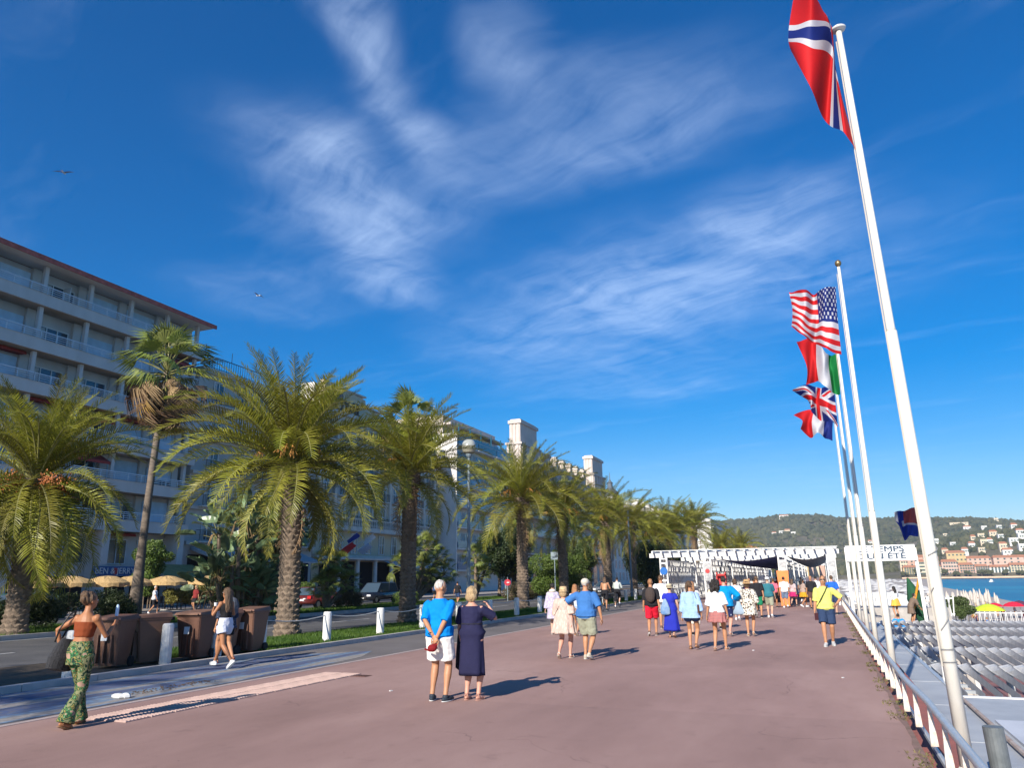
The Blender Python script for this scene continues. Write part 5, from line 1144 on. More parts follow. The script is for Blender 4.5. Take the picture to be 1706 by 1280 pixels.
# flagpoles
polem = mat('pole_paint', (.76, .73, .66), .4, col2=(.60, .56, .48), vscale=2.5, vec=(2, 2, .35), bump=.08)
def flagpole(label, y, H, r=.066, step=False, x=1.05, z=-.32, ball=True, name='flagpole'):
    T = thing(name, label, 'flagpole', (x, y, z), 0, 'white flagpoles standing along the railing'); b = MB(); h = H-z
    if step:
        b.tube([(0, 0, 0), (0, 0, 4.62-z)], [r, r*.86], 20); b.tube([(0, 0, 4.62-z), (0, 0, 4.66-z), (0, 0, h)], [r*.8, r*.68, r*.5], 20)
    else: b.tube([(0, 0, 0), (0, 0, 3-z)], [r, r*.86], 14); b.tube([(0, 0, 3-z), (0, 0, 3.03-z), (0, 0, h)], [r*.8, r*.72, r*.45], 14)
    b.build('pole', polem, T, smooth=True)
    b = MB()
    if ball: b.ell((0, 0, h+.09), (.07, .07, .08), 12, 8)
    else: b.lathe([(.0, h), (.085, h+.01), (.10, h+.035), (.07, h+.06), (0, h+.07)], n=16)
    b.build('finial', mat('brass', (.28, .20, .10), .35, metal=.7) if ball else white, T, smooth=True)
    b = MB(); b.lathe([(r*1.25, 0), (r*1.25, .08), (r*1.02, .1)], n=14); b.build('collar', polem, T)
    if step:
        wire = mat('grey_wire', (.22, .22, .22), .6)
        b = MB()
        for zz, turns, dz_ in ((.95, 1, .0), (.82, 1, .0), (1.15, .75, .45), (1.6, -.5, -.3), (1.95, .5, .12)):
            b.tube([((r+.004)*math.cos(-2+turns*2*math.pi*i/20), (r+.004)*math.sin(-2+turns*2*math.pi*i/20), zz-z+dz_*i/20) for i in range(21)], .007, 4, cap=False)
        b.build('wire', wire, T)
    b = MB(); b.tube([(-r*1.05, -.05, 1.1), (-r*.75, -.04, h*.98)], .008, 4); b.build('halyard', mat('halyard', (.55, .5, .42), .8), T)
    return T
fp0 = flagpole('nearest flagpole, thickest and tallest, with wires wound round its lower part', 9.7, 9.0, .073, True, 1.17, ball=False); fp0.rotation_euler = (0, R(-1.08), 0)
flagpole('second nearest flagpole with a brass ball, carrying the starred and striped flag', 17.0, 8.42, .070, False, 1.04)
flagpole('third flagpole from the camera carrying the green white and red flag', 22.4, 8.3, .066, False, 1.05)
flagpole('fourth flagpole from the camera carrying the blue flag with red and white crosses', 27.2, 8.3, .066, False, 1.08)
flagpole('farthest flagpole carrying the blue white and red tricolour', 33.0, 8.5, .066, False, 1.1)
p6 = thing('flagpole', 'short thin pole half hidden behind the nearest flagpole, with the blue and coral flag', 'flagpole', (2.24, 20.1, -.6)); b = MB(); b.tube([(0, 0, 0), (0, 0, 4.0)], [.03, .022], 8); b.build('pole', white, p6)

# flags: a cloth surface through control points, coloured by the printed pattern
RED = (.72, .016, .02, 1); WHT = (.75, .75, .78, 1); BLU = (.012, .03, .22, 1); GRN = (.01, .26, .06, 1)
cloth = mat('flag_cloth', (.5, .5, .5), .75, attr='Col', var=.06, vscale=20, trans=.45)
def flag(name, label, ctrl, pattern, nu, nv, wob=.03, seed=0):
    """ctrl[v][u] grid of world points; Catmull-Rom in both directions"""
    C = np.array(ctrl, float); mv, mu = C.shape[:2]
    def cr(P_, t):
        n = len(P_)-1; f = min(t*n, n-1e-6); i = int(f); u = f-i; p0, p1, p2, p3 = P_[max(i-1, 0)], P_[i], P_[min(i+1, n)], P_[min(i+2, n)]
        return .5*((2*p1)+(-p0+p2)*u+(2*p0-5*p1+4*p2-p3)*u*u+(-p0+3*p1-3*p2+p3)*u**3)
    org = C[0, 0].copy(); pts = []
    for j in range(nv+1):
        v = j/nv; col = np.array([cr(C[:, k], v) for k in range(mu)])
        for i in range(nu+1):
            u = i/nu; p = cr(col, u)-org; w_ = wob*min(1, u*4)
            p = p+np.array([0.2*w_*math.sin(9*u+3*v+seed), w_*math.sin(15*u+5*v+seed)+w_*.6*math.sin(27*u-9*v+seed), w_*.3*math.sin(12*u+4*v+seed)]); pts.append(tuple(p))
    b = MB()
    fs = []; 
    for j in range(nv):
        for i in range(nu): fs.append((j*(nu+1)+i, j*(nu+1)+i+1, (j+1)*(nu+1)+i+1, (j+1)*(nu+1)+i)); b.col.append(pattern((i+.5)/nu, (j+.5)/nv))
    b.v = pts; b.f = fs; b.mi = [0]*len(fs)
    o = b.build(name, cloth, None, smooth=True, loc=tuple(org), attr=True); return tag(o, label, 'flag', 'national flags flying from the flagpoles')
def pat_us(u, v):
    if u < .4 and v < 7/13:
        a = u/.4*11.5; c = v/(7/13)*9.5; i, j = round(a-.3), round(c-.3)
        if (i+j) % 2 == 0 and abs(a-.3-i) < .36 and abs(c-.3-j) < .36 and 0 <= i <= 10 and 0 <= j <= 8: return WHT
        return BLU
    return RED if int(v*13) % 2 == 0 else WHT
def pat_it(u, v): return GRN if u < 1/3 else WHT if u < 2/3 else RED
def pat_fr(u, v): return BLU if u < 1/3 else WHT if u < 2/3 else RED
def pat_no(u, v):
    a, c = u*22, v*16
    if 7 < a < 9 or 7 < c < 9: return BLU
    if 6 < a < 10 or 6 < c < 10: return WHT
    return RED
def pat_uk(u, v):
    x, y = u*60-30, 15-v*30
    if abs(x) < 3 or abs(y) < 3: return RED
    if abs(x) < 5 or abs(y) < 5: return WHT
    for s_ in (1, -1):
        d = (x-2*s_*y)/math.sqrt(5)
        if abs(d) < 3:
            k = d*(1 if x > 0 else -1)*s_
            return RED if 0 < k < 2 else WHT
    return BLU
def W3d(lst, x0, y0, z0): return [[(x0+a, y0+b_, z0+c) for a, b_, c in row] for row in lst]
# control grids in metres relative to the hoist top: (x, depth, z)
flag('norway_cross_flag', 'red flag with a blue and white cross, billowing over the top of the nearest flagpole', [[(0.924, 9.7, 8.985), (0.885, 9.45, 8.929), (0.887, 10.0, 9.609), (0.688, 9.4, 9.464), (0.502, 9.9, 9.934)], [(0.897, 9.7, 8.291), (0.874, 9.525, 8.437), (0.921, 9.91, 9.08), (0.63, 9.49, 8.949), (0.366, 9.84, 9.229)], [(0.989, 9.7, 7.145), (0.868, 9.45, 7.275), (0.708, 10.0, 7.814), (0.541, 9.4, 7.984), (0.382, 9.9, 9.016)]], pat_no, 132, 96, .02)
flag('striped_flag', 'flag with red and white stripes and a blue star field, highest on the second flagpole', [[(0.925, 17, 7.965), (0.666, 16.7, 7.868), (0.46, 17.25, 7.96), (0.214, 16.75, 7.933), (-0.043, 17.2, 8.069)], [(0.881, 17.0, 7.164), (0.628, 16.79, 7.203), (0.421, 17.175, 7.246), (0.21, 16.825, 7.333), (-0.013, 17.14, 7.588)], [(0.864, 17, 6.392), (0.579, 16.7, 6.453), (0.37, 17.25, 6.793), (0.135, 16.75, 6.844), (-0.086, 17.2, 7.271)]], pat_us, 140, 91, .05, 1)
flag('green_white_red_flag', 'crumpled green white and red flag directly below the striped one', [[(1.05, 22.4, 7.932), (0.881, 22.7, 7.965), (0.671, 22.1, 7.968), (0.409, 22.7, 8.584), (-0.006, 22.2, 8.306)], [(1.016, 22.4, 7.362), (0.836, 22.61, 7.437), (0.602, 22.19, 7.5), (0.384, 22.61, 7.894), (0.179, 22.26, 7.606)], [(0.971, 22.4, 6.712), (0.841, 22.7, 6.776), (0.587, 22.1, 6.948), (0.389, 22.7, 7.204), (0.09, 22.2, 7.063)]], pat_it, 60, 36, .06, 2)
flag('crossed_flag', 'blue flag with red and white diagonal crosses on the fourth flagpole', [[(1.003, 27.2, 7.902), (0.746, 26.9, 8.01), (0.523, 27.5, 8.11), (0.166, 26.85, 8.17), (-0.353, 27.5, 8.118)], [(0.987, 27.2, 7.265), (0.712, 26.99, 7.375), (0.435, 27.41, 7.665), (0.246, 26.955, 7.671), (0.02, 27.41, 7.838)], [(0.971, 27.2, 6.635), (0.742, 26.9, 6.809), (0.438, 27.5, 6.994), (0.195, 26.85, 7.187), (0.193, 27.5, 7.622)]], pat_uk, 140, 84, .07, 3)
flag('tricolour_flag', 'blue white and red tricolour, lowest of the five pole flags', [[(1.088, 33, 8.297), (0.832, 33.3, 8.279), (0.554, 32.7, 8.289), (0.203, 33.35, 8.585), (-0.48, 32.7, 8.286)], [(0.973, 33.0, 7.696), (0.726, 33.21, 7.756), (0.459, 32.79, 7.856), (0.096, 33.245, 8.026), (-0.174, 32.79, 8.068)], [(0.907, 33, 7.119), (0.653, 33.3, 7.317), (0.413, 32.7, 7.438), (0.074, 33.35, 7.4), (-0.263, 32.7, 7.649)]], pat_fr, 60, 36, .06, 4)
def pat6(u, v): return (.42, .08, .07, 1) if v < .55 and u < .6 else (.5, .5, .52, 1) if .45 < v < .6 and u < .7 or u > .85 and v < .5 else (.02, .05, .30, 1)
flag('coral_blue_flag', 'crumpled coral and blue flag low beside the nearest flagpole', [[(2.239, 20.1, 3.29), (2.023, 19.9, 3.241), (1.902, 20.3, 3.222), (1.693, 20.0, 3.194)], [(2.187, 20.1, 2.912), (2.004, 19.96, 2.966), (1.871, 20.24, 2.933), (1.706, 20.03, 2.983)], [(2.144, 20.1, 2.593), (1.977, 19.9, 2.617), (1.863, 20.3, 2.54), (1.783, 20.0, 2.809)]], pat6, 48, 36, .04, 5)
# ================================================================ people
def skin(n, c): return mat('skin_'+n, c, .5, var=.08, vscale=6, spec=.35)
SK = {'fair': skin('fair', (.56, .33, .23)), 'tan': skin('tan', (.44, .215, .115)), 'bronze': skin('bronze', (.36, .155, .072)), 'dark': skin('dark', (.10, .05, .032)), 'rosy': skin('rosy', (.55, .28, .20))}
HR = {'brown': mat('hair_brown', (.06, .035, .02), .5, col2=(.13, .075, .04), vscale=14, vec=(3, 3, .6), bump=.8, bscale=60), 'blond': mat('hair_blond', (.34, .22, .11), .5, col2=(.52, .38, .21), vscale=14, vec=(3, 3, .6), bump=.8, bscale=60), 'grey': mat('hair_grey', (.42, .39, .36), .6, col2=(.55, .52, .48), vscale=20, bump=.6, bscale=80), 'black': mat('hair_black', (.012, .010, .010), .45, col2=(.03, .024, .02), vscale=14, vec=(3, 3, .6), bump=.8, bscale=60), 'red': mat('hair_auburn', (.28, .12, .05), .5, col2=(.40, .2, .09), vscale=14, vec=(3, 3, .6), bump=.8, bscale=60), 'bronde': mat('hair_light_brown', (.055, .032, .018), .5, col2=(.18, .105, .055), vscale=14, vec=(3, 3, .6), bump=.8, bscale=60)}
def cl(n, c, c2=None, **k): return mat('cloth_'+n, c, .85, var=.12 if c2 is None else 0, col2=c2, vscale=k.get('vs', 3), bump=.35, bscale=k.get('bs', 14), spec=.2, detail=k.get('det', 5))
def pattern_mat(name, base, spots, scale, thr, c3=None, kind='voronoi', vec=(1, 1, 1), rough=.85):
    if name in MATS: return MATS[name]
    m = mat(name, base, rough, bump=.2, bscale=15, spec=.2); t = m.node_tree; b = t.nodes['Principled BSDF']; tc = t.nodes.new('ShaderNodeTexCoord'); mp = t.nodes.new('ShaderNodeMapping'); mp.inputs['Scale'].default_value = vec; t.links.new(tc.outputs['Object'], mp.inputs[0])
    if kind == 'voronoi': n = t.nodes.new('ShaderNodeTexVoronoi'); o = n.outputs['Distance']
    else: n = t.nodes.new('ShaderNodeTexNoise'); n.inputs['Detail'].default_value = 2; o = n.outputs[0]
    n.inputs['Scale'].default_value = scale; t.links.new(mp.outputs[0], n.inputs['Vector']); r = t.nodes.new('ShaderNodeValToRGB'); r.color_ramp.interpolation = 'CONSTANT'; e = r.color_ramp.elements
    e[0].position = 0; e[0].color = tuple(spots)+(1,); e[1].position = thr; e[1].color = tuple(base)+(1,)
    if c3: x = e.new(min(.98, thr*1.25)); x.color = tuple(c3)+(1,)
    t.links.new(o, r.inputs[0]); t.links.new(r.outputs[0], b.inputs['Base Color']); return m
def plaid_mat(name, a, c, d):
    m = mat(name, a, .85, spec=.2); t = m.node_tree; b = t.nodes['Principled BSDF']; tc = t.nodes.new('ShaderNodeTexCoord'); w1 = t.nodes.new('ShaderNodeTexWave'); w1.inputs['Scale'].default_value = 9; w1.bands_direction = 'Z'; w2 = t.nodes.new('ShaderNodeTexWave'); w2.inputs['Scale'].default_value = 11; w2.bands_direction = 'X'; w1.inputs['Distortion'].default_value = 1.2; w2.inputs['Distortion'].default_value = 1.2
    for w_ in (w1, w2): t.links.new(tc.outputs['Object'], w_.inputs['Vector'])
    m1 = t.nodes.new('ShaderNodeMix'); m1.data_type = 'RGBA'; m1.inputs['A'].default_value = tuple(a)+(1,); m1.inputs['B'].default_value = tuple(c)+(1,); t.links.new(w1.outputs['Fac'], m1.inputs['Factor'])
    m2 = t.nodes.new('ShaderNodeMix'); m2.data_type = 'RGBA'; m2.inputs['B'].default_value = tuple(d)+(1,); t.links.new(m1.outputs['Result'], m2.inputs['A']); t.links.new(w2.outputs['Fac'], m2.inputs['Factor']); t.links.new(m2.outputs['Result'], b.inputs['Base Color']); return m
V = Vector
def ik(a, b, l1, l2, hint):
    d = b-a; D = min(d.length, (l1+l2)*.999); d = d.normalized(); x = (l1*l1-l2*l2+D*D)/(2*D); h = math.sqrt(max(0, l1*l1-x*x)); hv = hint-d*hint.dot(d); hv = hv.normalized() if hv.length > 1e-6 else V((1, 0, 0))
    return a+d*x+hv*h, a+d*D
def rings(mb, secs, n=16, mi=None):
    """loft through (centre, rx, ry) sections lying in planes perpendicular to their path, x stays lateral"""
    vs = []; k = len(secs)
    for i, (c, rx, ry) in enumerate(secs):
        c = V(c); d = V(secs[min(i+1, k-1)][0])-V(secs[max(i-1, 0)][0]); d = d.normalized() if d.length > 1e-9 else V((0, 0, 1)); fx = V((1, 0, 0)); fy = d.cross(fx).normalized(); fx = fy.cross(d).normalized()
        for j in range(n):
            a = 2*math.pi*j/n; ca, sa = math.cos(a), math.sin(a); ex = abs(ca)**.85*(1 if ca > 0 else -1); vs.append(c+fx*rx*ex+fy*ry*sa)
    fs = [(i*n+j, i*n+(j+1) % n, (i+1)*n+(j+1) % n, (i+1)*n+j) for i in range(k-1) for j in range(n)]+[tuple(reversed(range(n))), tuple((k-1)*n+j for j in range(n))]
    mb.add(vs, fs, mi)
def hand(mb, w_, d, nrm, side, s=1., curl=.5, n=5):
    """four fingers of different lengths and a thumb, curled; returns palm for the body mesh"""
    d = d.normalized(); nrm = (nrm-d*nrm.dot(d)).normalized(); lat = d.cross(nrm).normalized()*side; pe = w_+d*.085*s
    for i, L in enumerate((.070, .078, .072, .058)):
        o = w_+d*.075*s+lat*(.030-.020*i)*s; p = [o]; a = .12
        for sg in (.42, .33, .25):
            a += curl*.62; p.append(p[-1]+(d*math.cos(a)+nrm*math.sin(a))*L*sg*s)
        mb.tube([tuple(q) for q in p], [.0088*s, .0085*s, .0078*s, .006*s], n)
    o = w_+d*.028*s+lat*.030*s; mb.tube([tuple(q) for q in (o, o+(lat*.75+d*.6+nrm*.25)*.034*s, o+(lat*.75+d*1.2+nrm*.6)*.052*s)], [.0115*s, .010*s, .007*s], n)
def person(label, x, y, head_deg, ht, P_=None, sk='tan', tops=(), bottoms=(), hair=None, shoes=None, vox=.014, z=0, group=None, fem=False, build_=1., extras=None, hat=None, name='person', face=False):
    """P_: pose overrides. local frame: facing +Y, x to the right"""
    P_ = P_ or {}; s = ht/1.75; T = thing(name, label, 'person', (x, y, z), R(head_deg), group)
    g = lambda k, d: V(P_.get(k, d))
    hip = g('hip', (0, 0, .93)); lean = V(P_.get('lean', (0, 0, 0)))       # lean = displacement of the neck relative to the hips
    hw = .088 if not fem else .092; sw = (.175 if not fem else .148)*build_
    chest = hip+V((0, 0, .37))+lean*.72; neck = hip+V((0, 0, .535))+lean; hd = g('headoff', (0, .015, .126)); headc = neck+hd
    hL, hR = hip+V((-hw, 0, -.02)), hip+V((hw, 0, -.02)); shr_ = g('shrot', (0, 0, 0)); sL = neck+V((-sw, shr_.y, -.096)); sR = neck+V((sw, -shr_.y, -.096))
    aL, aR = g('lf', (-.10, .0, .085)), g('rf', (.10, 0, .085)); kL, aL = ik(hL, aL, .43, .425, V((-.08, 1, 0))); kR, aR = ik(hR, aR, .43, .425, V((.08, 1, 0)))
    wL, wR = g('lh', (-.27, .04, .82)), g('rh', (.27, .04, .82)); eL, wL = ik(sL, wL, .285, .25, V(P_.get('lel', (-.35, -1, -.1)))); eR, wR = ik(sR, wR, .285, .25, V(P_.get('rel', (.35, -1, -.1))))
    m_ = MB(); f = .86 if fem else 1.0; bw = build_
    def torso(b, e=0., top=1.0, bot=0.0, belly=0.):
        S = [(-.07, .145, .105), (0, .165 if fem else .160, .115), (.10, .145 if fem else .150, .105), (.20, .122*f+.008 if fem else .145, .098), (.32, .150*f+.01, .110), (.40, .166*f, .106), (.450, .160*f, .096), (.488, .118*f, .080), (.518, .072*f+.004, .064), (.54, .054, .056)]
        secs = []
        for (zz, rx, ry) in S:
            t = zz/.535
            if t < bot-.14 or t > top+.02: continue
            tt = max(0, min(1, t)); c = hip+V((0, 0, zz))+lean*(tt**1.2); fb = 1+belly*math.exp(-((t-.3)/.25)**2); secs.append((c*s, (rx*bw*(1 if zz < .45 else .9)+e*(1 if zz < .45 else .55))*s*(1+.3*(fb-1)), (ry*bw*fb+e)*s))
        rings(b, secs)
    def leg(b, h, k, a, e=0., upto=1.0, r0=.086, flare=0.):
        pts = [h+V((0, 0, .0)), h.lerp(k, .35), k, k.lerp(a, .32), k.lerp(a, .75), a]; rr_ = [(r0+.006)*bw, .074*bw, .054*bw, .055*bw, .037, .036]
        cut = upto*2; P2, R2 = [], []; tt = (0, .35, 1, 1.32, 1.75, 2)
        for p, r_, t in zip(pts, rr_, tt):
            if t <= cut: P2.append(p*s); R2.append((r_+e+flare*t)*s)
        if tt[len(P2)-1] < cut and len(P2) < 6:
            i = len(P2); u = (cut-tt[i-1])/(tt[i]-tt[i-1]); P2.append(pts[i-1].lerp(pts[i], u)*s); R2.append((lerp(rr_[i-1], rr_[i], u)+e+flare*cut)*s)
        b.tube(P2, R2, 12)
    def arm(b, sh, el, wr, e=0., upto=1.0, flare=0.):
        pts = [sh+V((0, 0, -.005)), sh.lerp(el, .4), el, el.lerp(wr, .3), wr]; rr_ = [.048*bw, .046*bw*f, .038*f, .038*f, .026*f]; tt = (0, .4, 1, 1.3, 2); cut = upto*2; P2, R2 = [], []
        for p, r_, t in zip(pts, rr_, tt):
            if t <= cut: P2.append(p*s); R2.append((r_+e+flare*t)*s)
        if tt[len(P2)-1] < cut and len(P2) < 5:
            i = len(P2); u = (cut-tt[i-1])/(tt[i]-tt[i-1]); P2.append(pts[i-1].lerp(pts[i], u)*s); R2.append((lerp(rr_[i-1], rr_[i], u)+e+flare*cut)*s)
        b.tube(P2, R2, 10)
    # body
    torso(m_); leg(m_, hL, kL, aL); leg(m_, hR, kR, aR); arm(m_, sL, eL, wL); arm(m_, sR, eR, wR)
    m_.tube([(neck+V((0, -.01, -.05)))*s, (neck.lerp(headc, .5))*s, headc*s], [.062*s*f, .056*s*f, .05*s], 12)
    for sh in (sL, sR): m_.ell(sh*s, (.056*s*bw,)*3, 10, 7)
    hr = Matrix.Rotation(R(P_.get('hyaw', 0)), 3, 'Z') @ Matrix.Rotation(R(P_.get('hpitch', 0)), 3, 'X')
    m_.ell(headc*s+hr @ V((0, -.005, .03))*s, (.075*s, .094*s, .098*s), 14, 10, mtx=hr); m_.ell(headc*s+hr @ V((0, .03, -.035))*s, (.055*s, .06*s, .07*s), 12, 8, mtx=hr)
    m_.ell(headc*s+hr @ V((0, .092, -.005))*s, (.013*s, .02*s, .022*s), 8, 6, mtx=hr)
    for sx in (-1, 1): m_.ell(headc*s+hr @ V((sx*.075, -.005, 0))*s, (.010*s, .018*s, .028*s), 8, 6, mtx=hr)
    dL, dR = (wL-eL).normalized(), (wR-eR).normalized(); nL, nR = V(P_.get('lpalm', (1, 0, 0))), V(P_.get('rpalm', (-1, 0, 0)))
    for w_, d, nn, sd in ((wL, dL, nL, 1), (wR, dR, nR, -1)):
        nn = (nn-d*nn.dot(d)).normalized(); lat = d.cross(nn)
        mt = Matrix(((lat.x, nn.x, d.x), (lat.y, nn.y, d.y), (lat.z, nn.z, d.z))); m_.ell((w_+d*.045)*s, (.038*s, .017*s, .05*s), 10, 8, mtx=mt)
    hL_ = P_.get('lheel', 0); hR_ = P_.get('rheel', 0); FT = []
    for a, dg in ((aL, hL_), (aR, hR_)):
        yaw = P_.get('toe', 8)*(1 if a is aR else -1); fd = V((math.sin(R(yaw)), math.cos(R(yaw))*math.cos(R(dg)), -math.sin(R(dg)))); fu = V((0, math.sin(R(dg)), math.cos(R(dg)))); FT.append((a, fd, fu)); rt_ = fd.cross(fu)
        mt = Matrix(((rt_.x, fd.x, fu.x), (rt_.y, fd.y, fu.y), (rt_.z, fd.z, fu.z))); c = a-fu*.048+fd*.055; m_.ell(c*s, (.042*s, .125*s, .036*s), 10, 8, mtx=mt)
    me = remesh(m_, vox, 2); fb_ = MB(); hand(fb_, wL*s, dL, nL, 1, s, P_.get('curl', .5)); hand(fb_, wR*s, dR, nR, -1, s, P_.get('curl', .5))
    bm = bmesh.new(); bm.from_mesh(me); fm_ = fb_.mesh('f', SK[sk]); bm.from_mesh(fm_); bm.to_mesh(me); bm.free(); bpy.data.meshes.remove(fm_)
    me.materials.clear(); me.materials.append(SK[sk]); me.name = 'body'; me.polygons.foreach_set('use_smooth', [True]*len(me.polygons)); put('body', me, T)
    if face:
        b = MB()
        for sx in (-1, 1): b.ell(headc*s+hr @ V((sx*.03, .082, .018))*s, (.014*s, .008*s, .009*s), 8, 6, mtx=hr)
        b.build('eyes', white, T); b = MB(); b.ell(headc*s+hr @ V((0, .086, -.048))*s, (.024*s, .008*s, .006*s), 8, 5, mtx=hr); b.build('mouth', mat('lips', (.35, .12, .10), .5), T)
    # clothes
    def wrinkle(me_, amp, sc=9):
        for v_ in me_.vertices:
            n_ = mnoise.noise_vector(v_.co*sc); v_.co += V((n_.x, n_.y, n_.z*.3))*amp
    for (nm, kind, m2, o) in list(tops)+list(bottoms):
        b = MB(); e = o.get('e', .016)
        if kind == 'shirt':
            torso(b, e, o.get('top', .98), o.get('bot', -.1), o.get('belly', 0)); sl = o.get('sleeve', .38)
            if o.get('hem'): rings(b, [((hip+V((0, 0, zz)))*s, (.165*bw+e+.02+o.get('flare', 0)*q)*s, (.125*bw+e+.015+o.get('flare', 0)*q)*s) for zz, q in ((.12, 0), (-.02, .4), (o['hem'], 1))])
            if sl > 0:
                arm(b, sL, eL, wL, e, sl, o.get('sf', .012)); arm(b, sR, eR, wR, e, sl, o.get('sf', .012))
                for sh in (sL, sR): b.ell((sh+V((0, 0, -.008)))*s, ((.050*bw+e*.75)*s,)*3, 10, 7)
        elif kind == 'band': torso(b, .008, o.get('top', .8), o.get('bot', .5))
        elif kind == 'shorts':
            rings(b, [((hip+V((0, 0, zz)))*s, rx*s*bw, ry*s*bw) for zz, rx, ry in ((o.get('waist', .12), .150, .112), (.03, .178, .130), (-.08, .182, .128))])
            for h_, k_, a_ in ((hL, kL, aL), (hR, kR, aR)): leg(b, h_, k_, a_, o.get('e', .024), o.get('len', .38), flare=o.get('flare', .012))
        elif kind == 'trousers':
            rings(b, [((hip+V((0, 0, zz)))*s, rx*s*bw, ry*s*bw) for zz, rx, ry in ((o.get('waist', .12), .145, .108), (.03, .178, .132), (-.06, .186, .134), (-.15, .180, .122))])
            for h_, k_, a_ in ((hL, kL, aL), (hR, kR, aR)):
                leg(b, h_, k_, a_, .016, .97, flare=o.get('flare', .0)); fd = V((0, 1, 0))
                if o.get('bell'): b.tube([k_.lerp(a_, .25)*s, k_.lerp(a_, .7)*s, (a_+V((0, .02, -.03)))*s], [.07*s, .09*s, .115*s], 12)
        elif kind == 'skirt':
            nf = o.get('folds', 9); z0 = o.get('waist', .16); z1 = o['hem']; r0 = o.get('r0', (.135, .105)); r1 = o.get('r1', (.24, .2)); n_ = 54; k_ = 14; vs = []; off = V(o.get('off', (0, 0, 0)))
            for i in range(k_+1):
                t = i/k_; hipb = math.exp(-((t*(z0-z1)-.19)/.12)**2); 
                for j in range(n_):
                    a = 2*math.pi*j/n_; rx = lerp(r0[0], r1[0], t**.8); ry = lerp(r0[1], r1[1], t**.8); rx = max(rx, .205*bw*hipb); ry = max(ry, .152*bw*hipb); fo = 1+(.02+.09*t)*t*math.sin(nf*a+1.5*math.sin(2*a)+t*1.2)*o.get('fold', 1)
                    hz = lerp(z0, z1, t)+ (o.get('ruffle', 0)*math.sin(nf*1.0*a)*t*t); vs.append(((hip.x+rx*fo*math.cos(a)+off.x*t*t)*s, (hip.y+ry*fo*math.sin(a)+off.y*t*t)*s, (hip.z+hz)*s))
            fs = [(i*n_+j, (i+1)*n_+j, (i+1)*n_+(j+1) % n_, i*n_+(j+1) % n_) for i in range(k_) for j in range(n_)]; q = len(vs)
            for j in range(n_): v_ = vs[k_*n_+j]; vs.append(((hip.x*s+v_[0])*.5*.9+v_[0]*.05, (hip.y*s+v_[1])*.5*.9+v_[1]*.05, v_[2]+.06))
            fs += [(k_*n_+j, q+j, q+(j+1) % n_, k_*n_+(j+1) % n_) for j in range(n_)]; fs += [tuple(range(n_)), tuple(reversed(range(q, q+n_)))]; b.add(vs, fs)
            o2 = b.build(nm, m2, T, smooth=True); continue
        elif kind == 'custom': o['fn'](b, dict(hip=hip, neck=neck, headc=headc, sL=sL, sR=sR, eL=eL, eR=eR, wL=wL, wR=wR, s=s, hr=hr, kL=kL, kR=kR, aL=aL, aR=aR)); b.build(nm, m2, T, smooth=o.get('smooth', True)); continue
        me_ = remesh(b, max(vox, .012), o.get('sm', 2)); wrinkle(me_, o.get('wr', .007)*s); wrinkle(me_, o.get('wr', .007)*s*.8, 19); me_.materials.clear(); me_.materials.append(m2); me_.name = nm; me_.polygons.foreach_set('use_smooth', [True]*len(me_.polygons)); put(nm, me_, T)
    # hair
    if hair:
        kind, hm = hair; b = MB(); hc = headc*s; q = lambda v_: hc+hr @ (V(v_)*s)
        if kind == 'short': b.ell(q((0, -.022, .040)), (.081*s, .088*s, .094*s), 12, 9, mtx=hr); 
        elif kind == 'crop': b.ell(q((0, -.014, .036)), (.077*s, .091*s, .094*s), 12, 9, mtx=hr)
        elif kind == 'bob': b.ell(q((0, -.022, .038)), (.094*s, .100*s, .102*s), 12, 9, mtx=hr); b.ell(q((0, -.045, -.035)), (.098*s, .075*s, .085*s), 12, 9, mtx=hr)
        elif kind == 'bun': b.ell(q((0, -.022, .040)), (.083*s, .095*s, .098*s), 12, 9, mtx=hr); b.ell(q((0, -.085, .085)), (.068*s, .06*s, .06*s), 10, 8, mtx=hr); b.ell(q((.03, -.11, .03)), (.04*s, .035*s, .05*s), 8, 6, mtx=hr)
        elif kind == 'tail': b.ell(q((0, -.020, .038)), (.083*s, .094*s, .096*s), 12, 9, mtx=hr); b.tube([q((0, -.09, .05)), q((0, -.13, .0)), q((0, -.12, -.12)), q((0, -.10, -.26))], [.03*s, .034*s, .03*s, .012*s], 8)
        elif kind in ('long', 'verylong'):
            L_ = .26 if kind == 'long' else .42; b.ell(q((0, -.022, .038)), (.088*s, .098*s, .100*s), 12, 9, mtx=hr)
            b.tube([q((0, -.05, .03)), headc*s+V((0, -.085, -.10))*s, headc*s+V((0, -.115, -.10-L_*.5))*s, headc*s+V((0, -.11, -.10-L_))*s], [(.085*s, .06*s), (.10*s, .05*s), (.105*s, .04*s), (.06*s, .018*s)], 12)
        elif kind == 'curly':
            rs = random.Random(3)
            for i in range(60): a = rs.uniform(0, 6.28); c_ = rs.uniform(-.5, 1); sn = math.sqrt(1-min(1, c_*c_)); b.ell(q((.105*sn*math.cos(a), -.045+.085*sn*math.sin(a)-.02, .02+.115*c_-(.1 if i % 2 else 0))), (.042*s,)*3, 6, 5)
            b.ell(q((0, -.045, .0)), (.12*s, .09*s, .16*s), 12, 9)
        me_ = remesh(b, max(vox*.8, .009), 1)
        for v_ in me_.vertices:
            n_ = mnoise.noise_vector(V((v_.co.x*38, v_.co.y*38, v_.co.z*9))); v_.co += n_*.012*s
        me_.materials.clear(); me_.materials.append(HR[hm]); me_.name = 'hair'; me_.polygons.foreach_set('use_smooth', [True]*len(me_.polygons)); put('hair', me_, T)
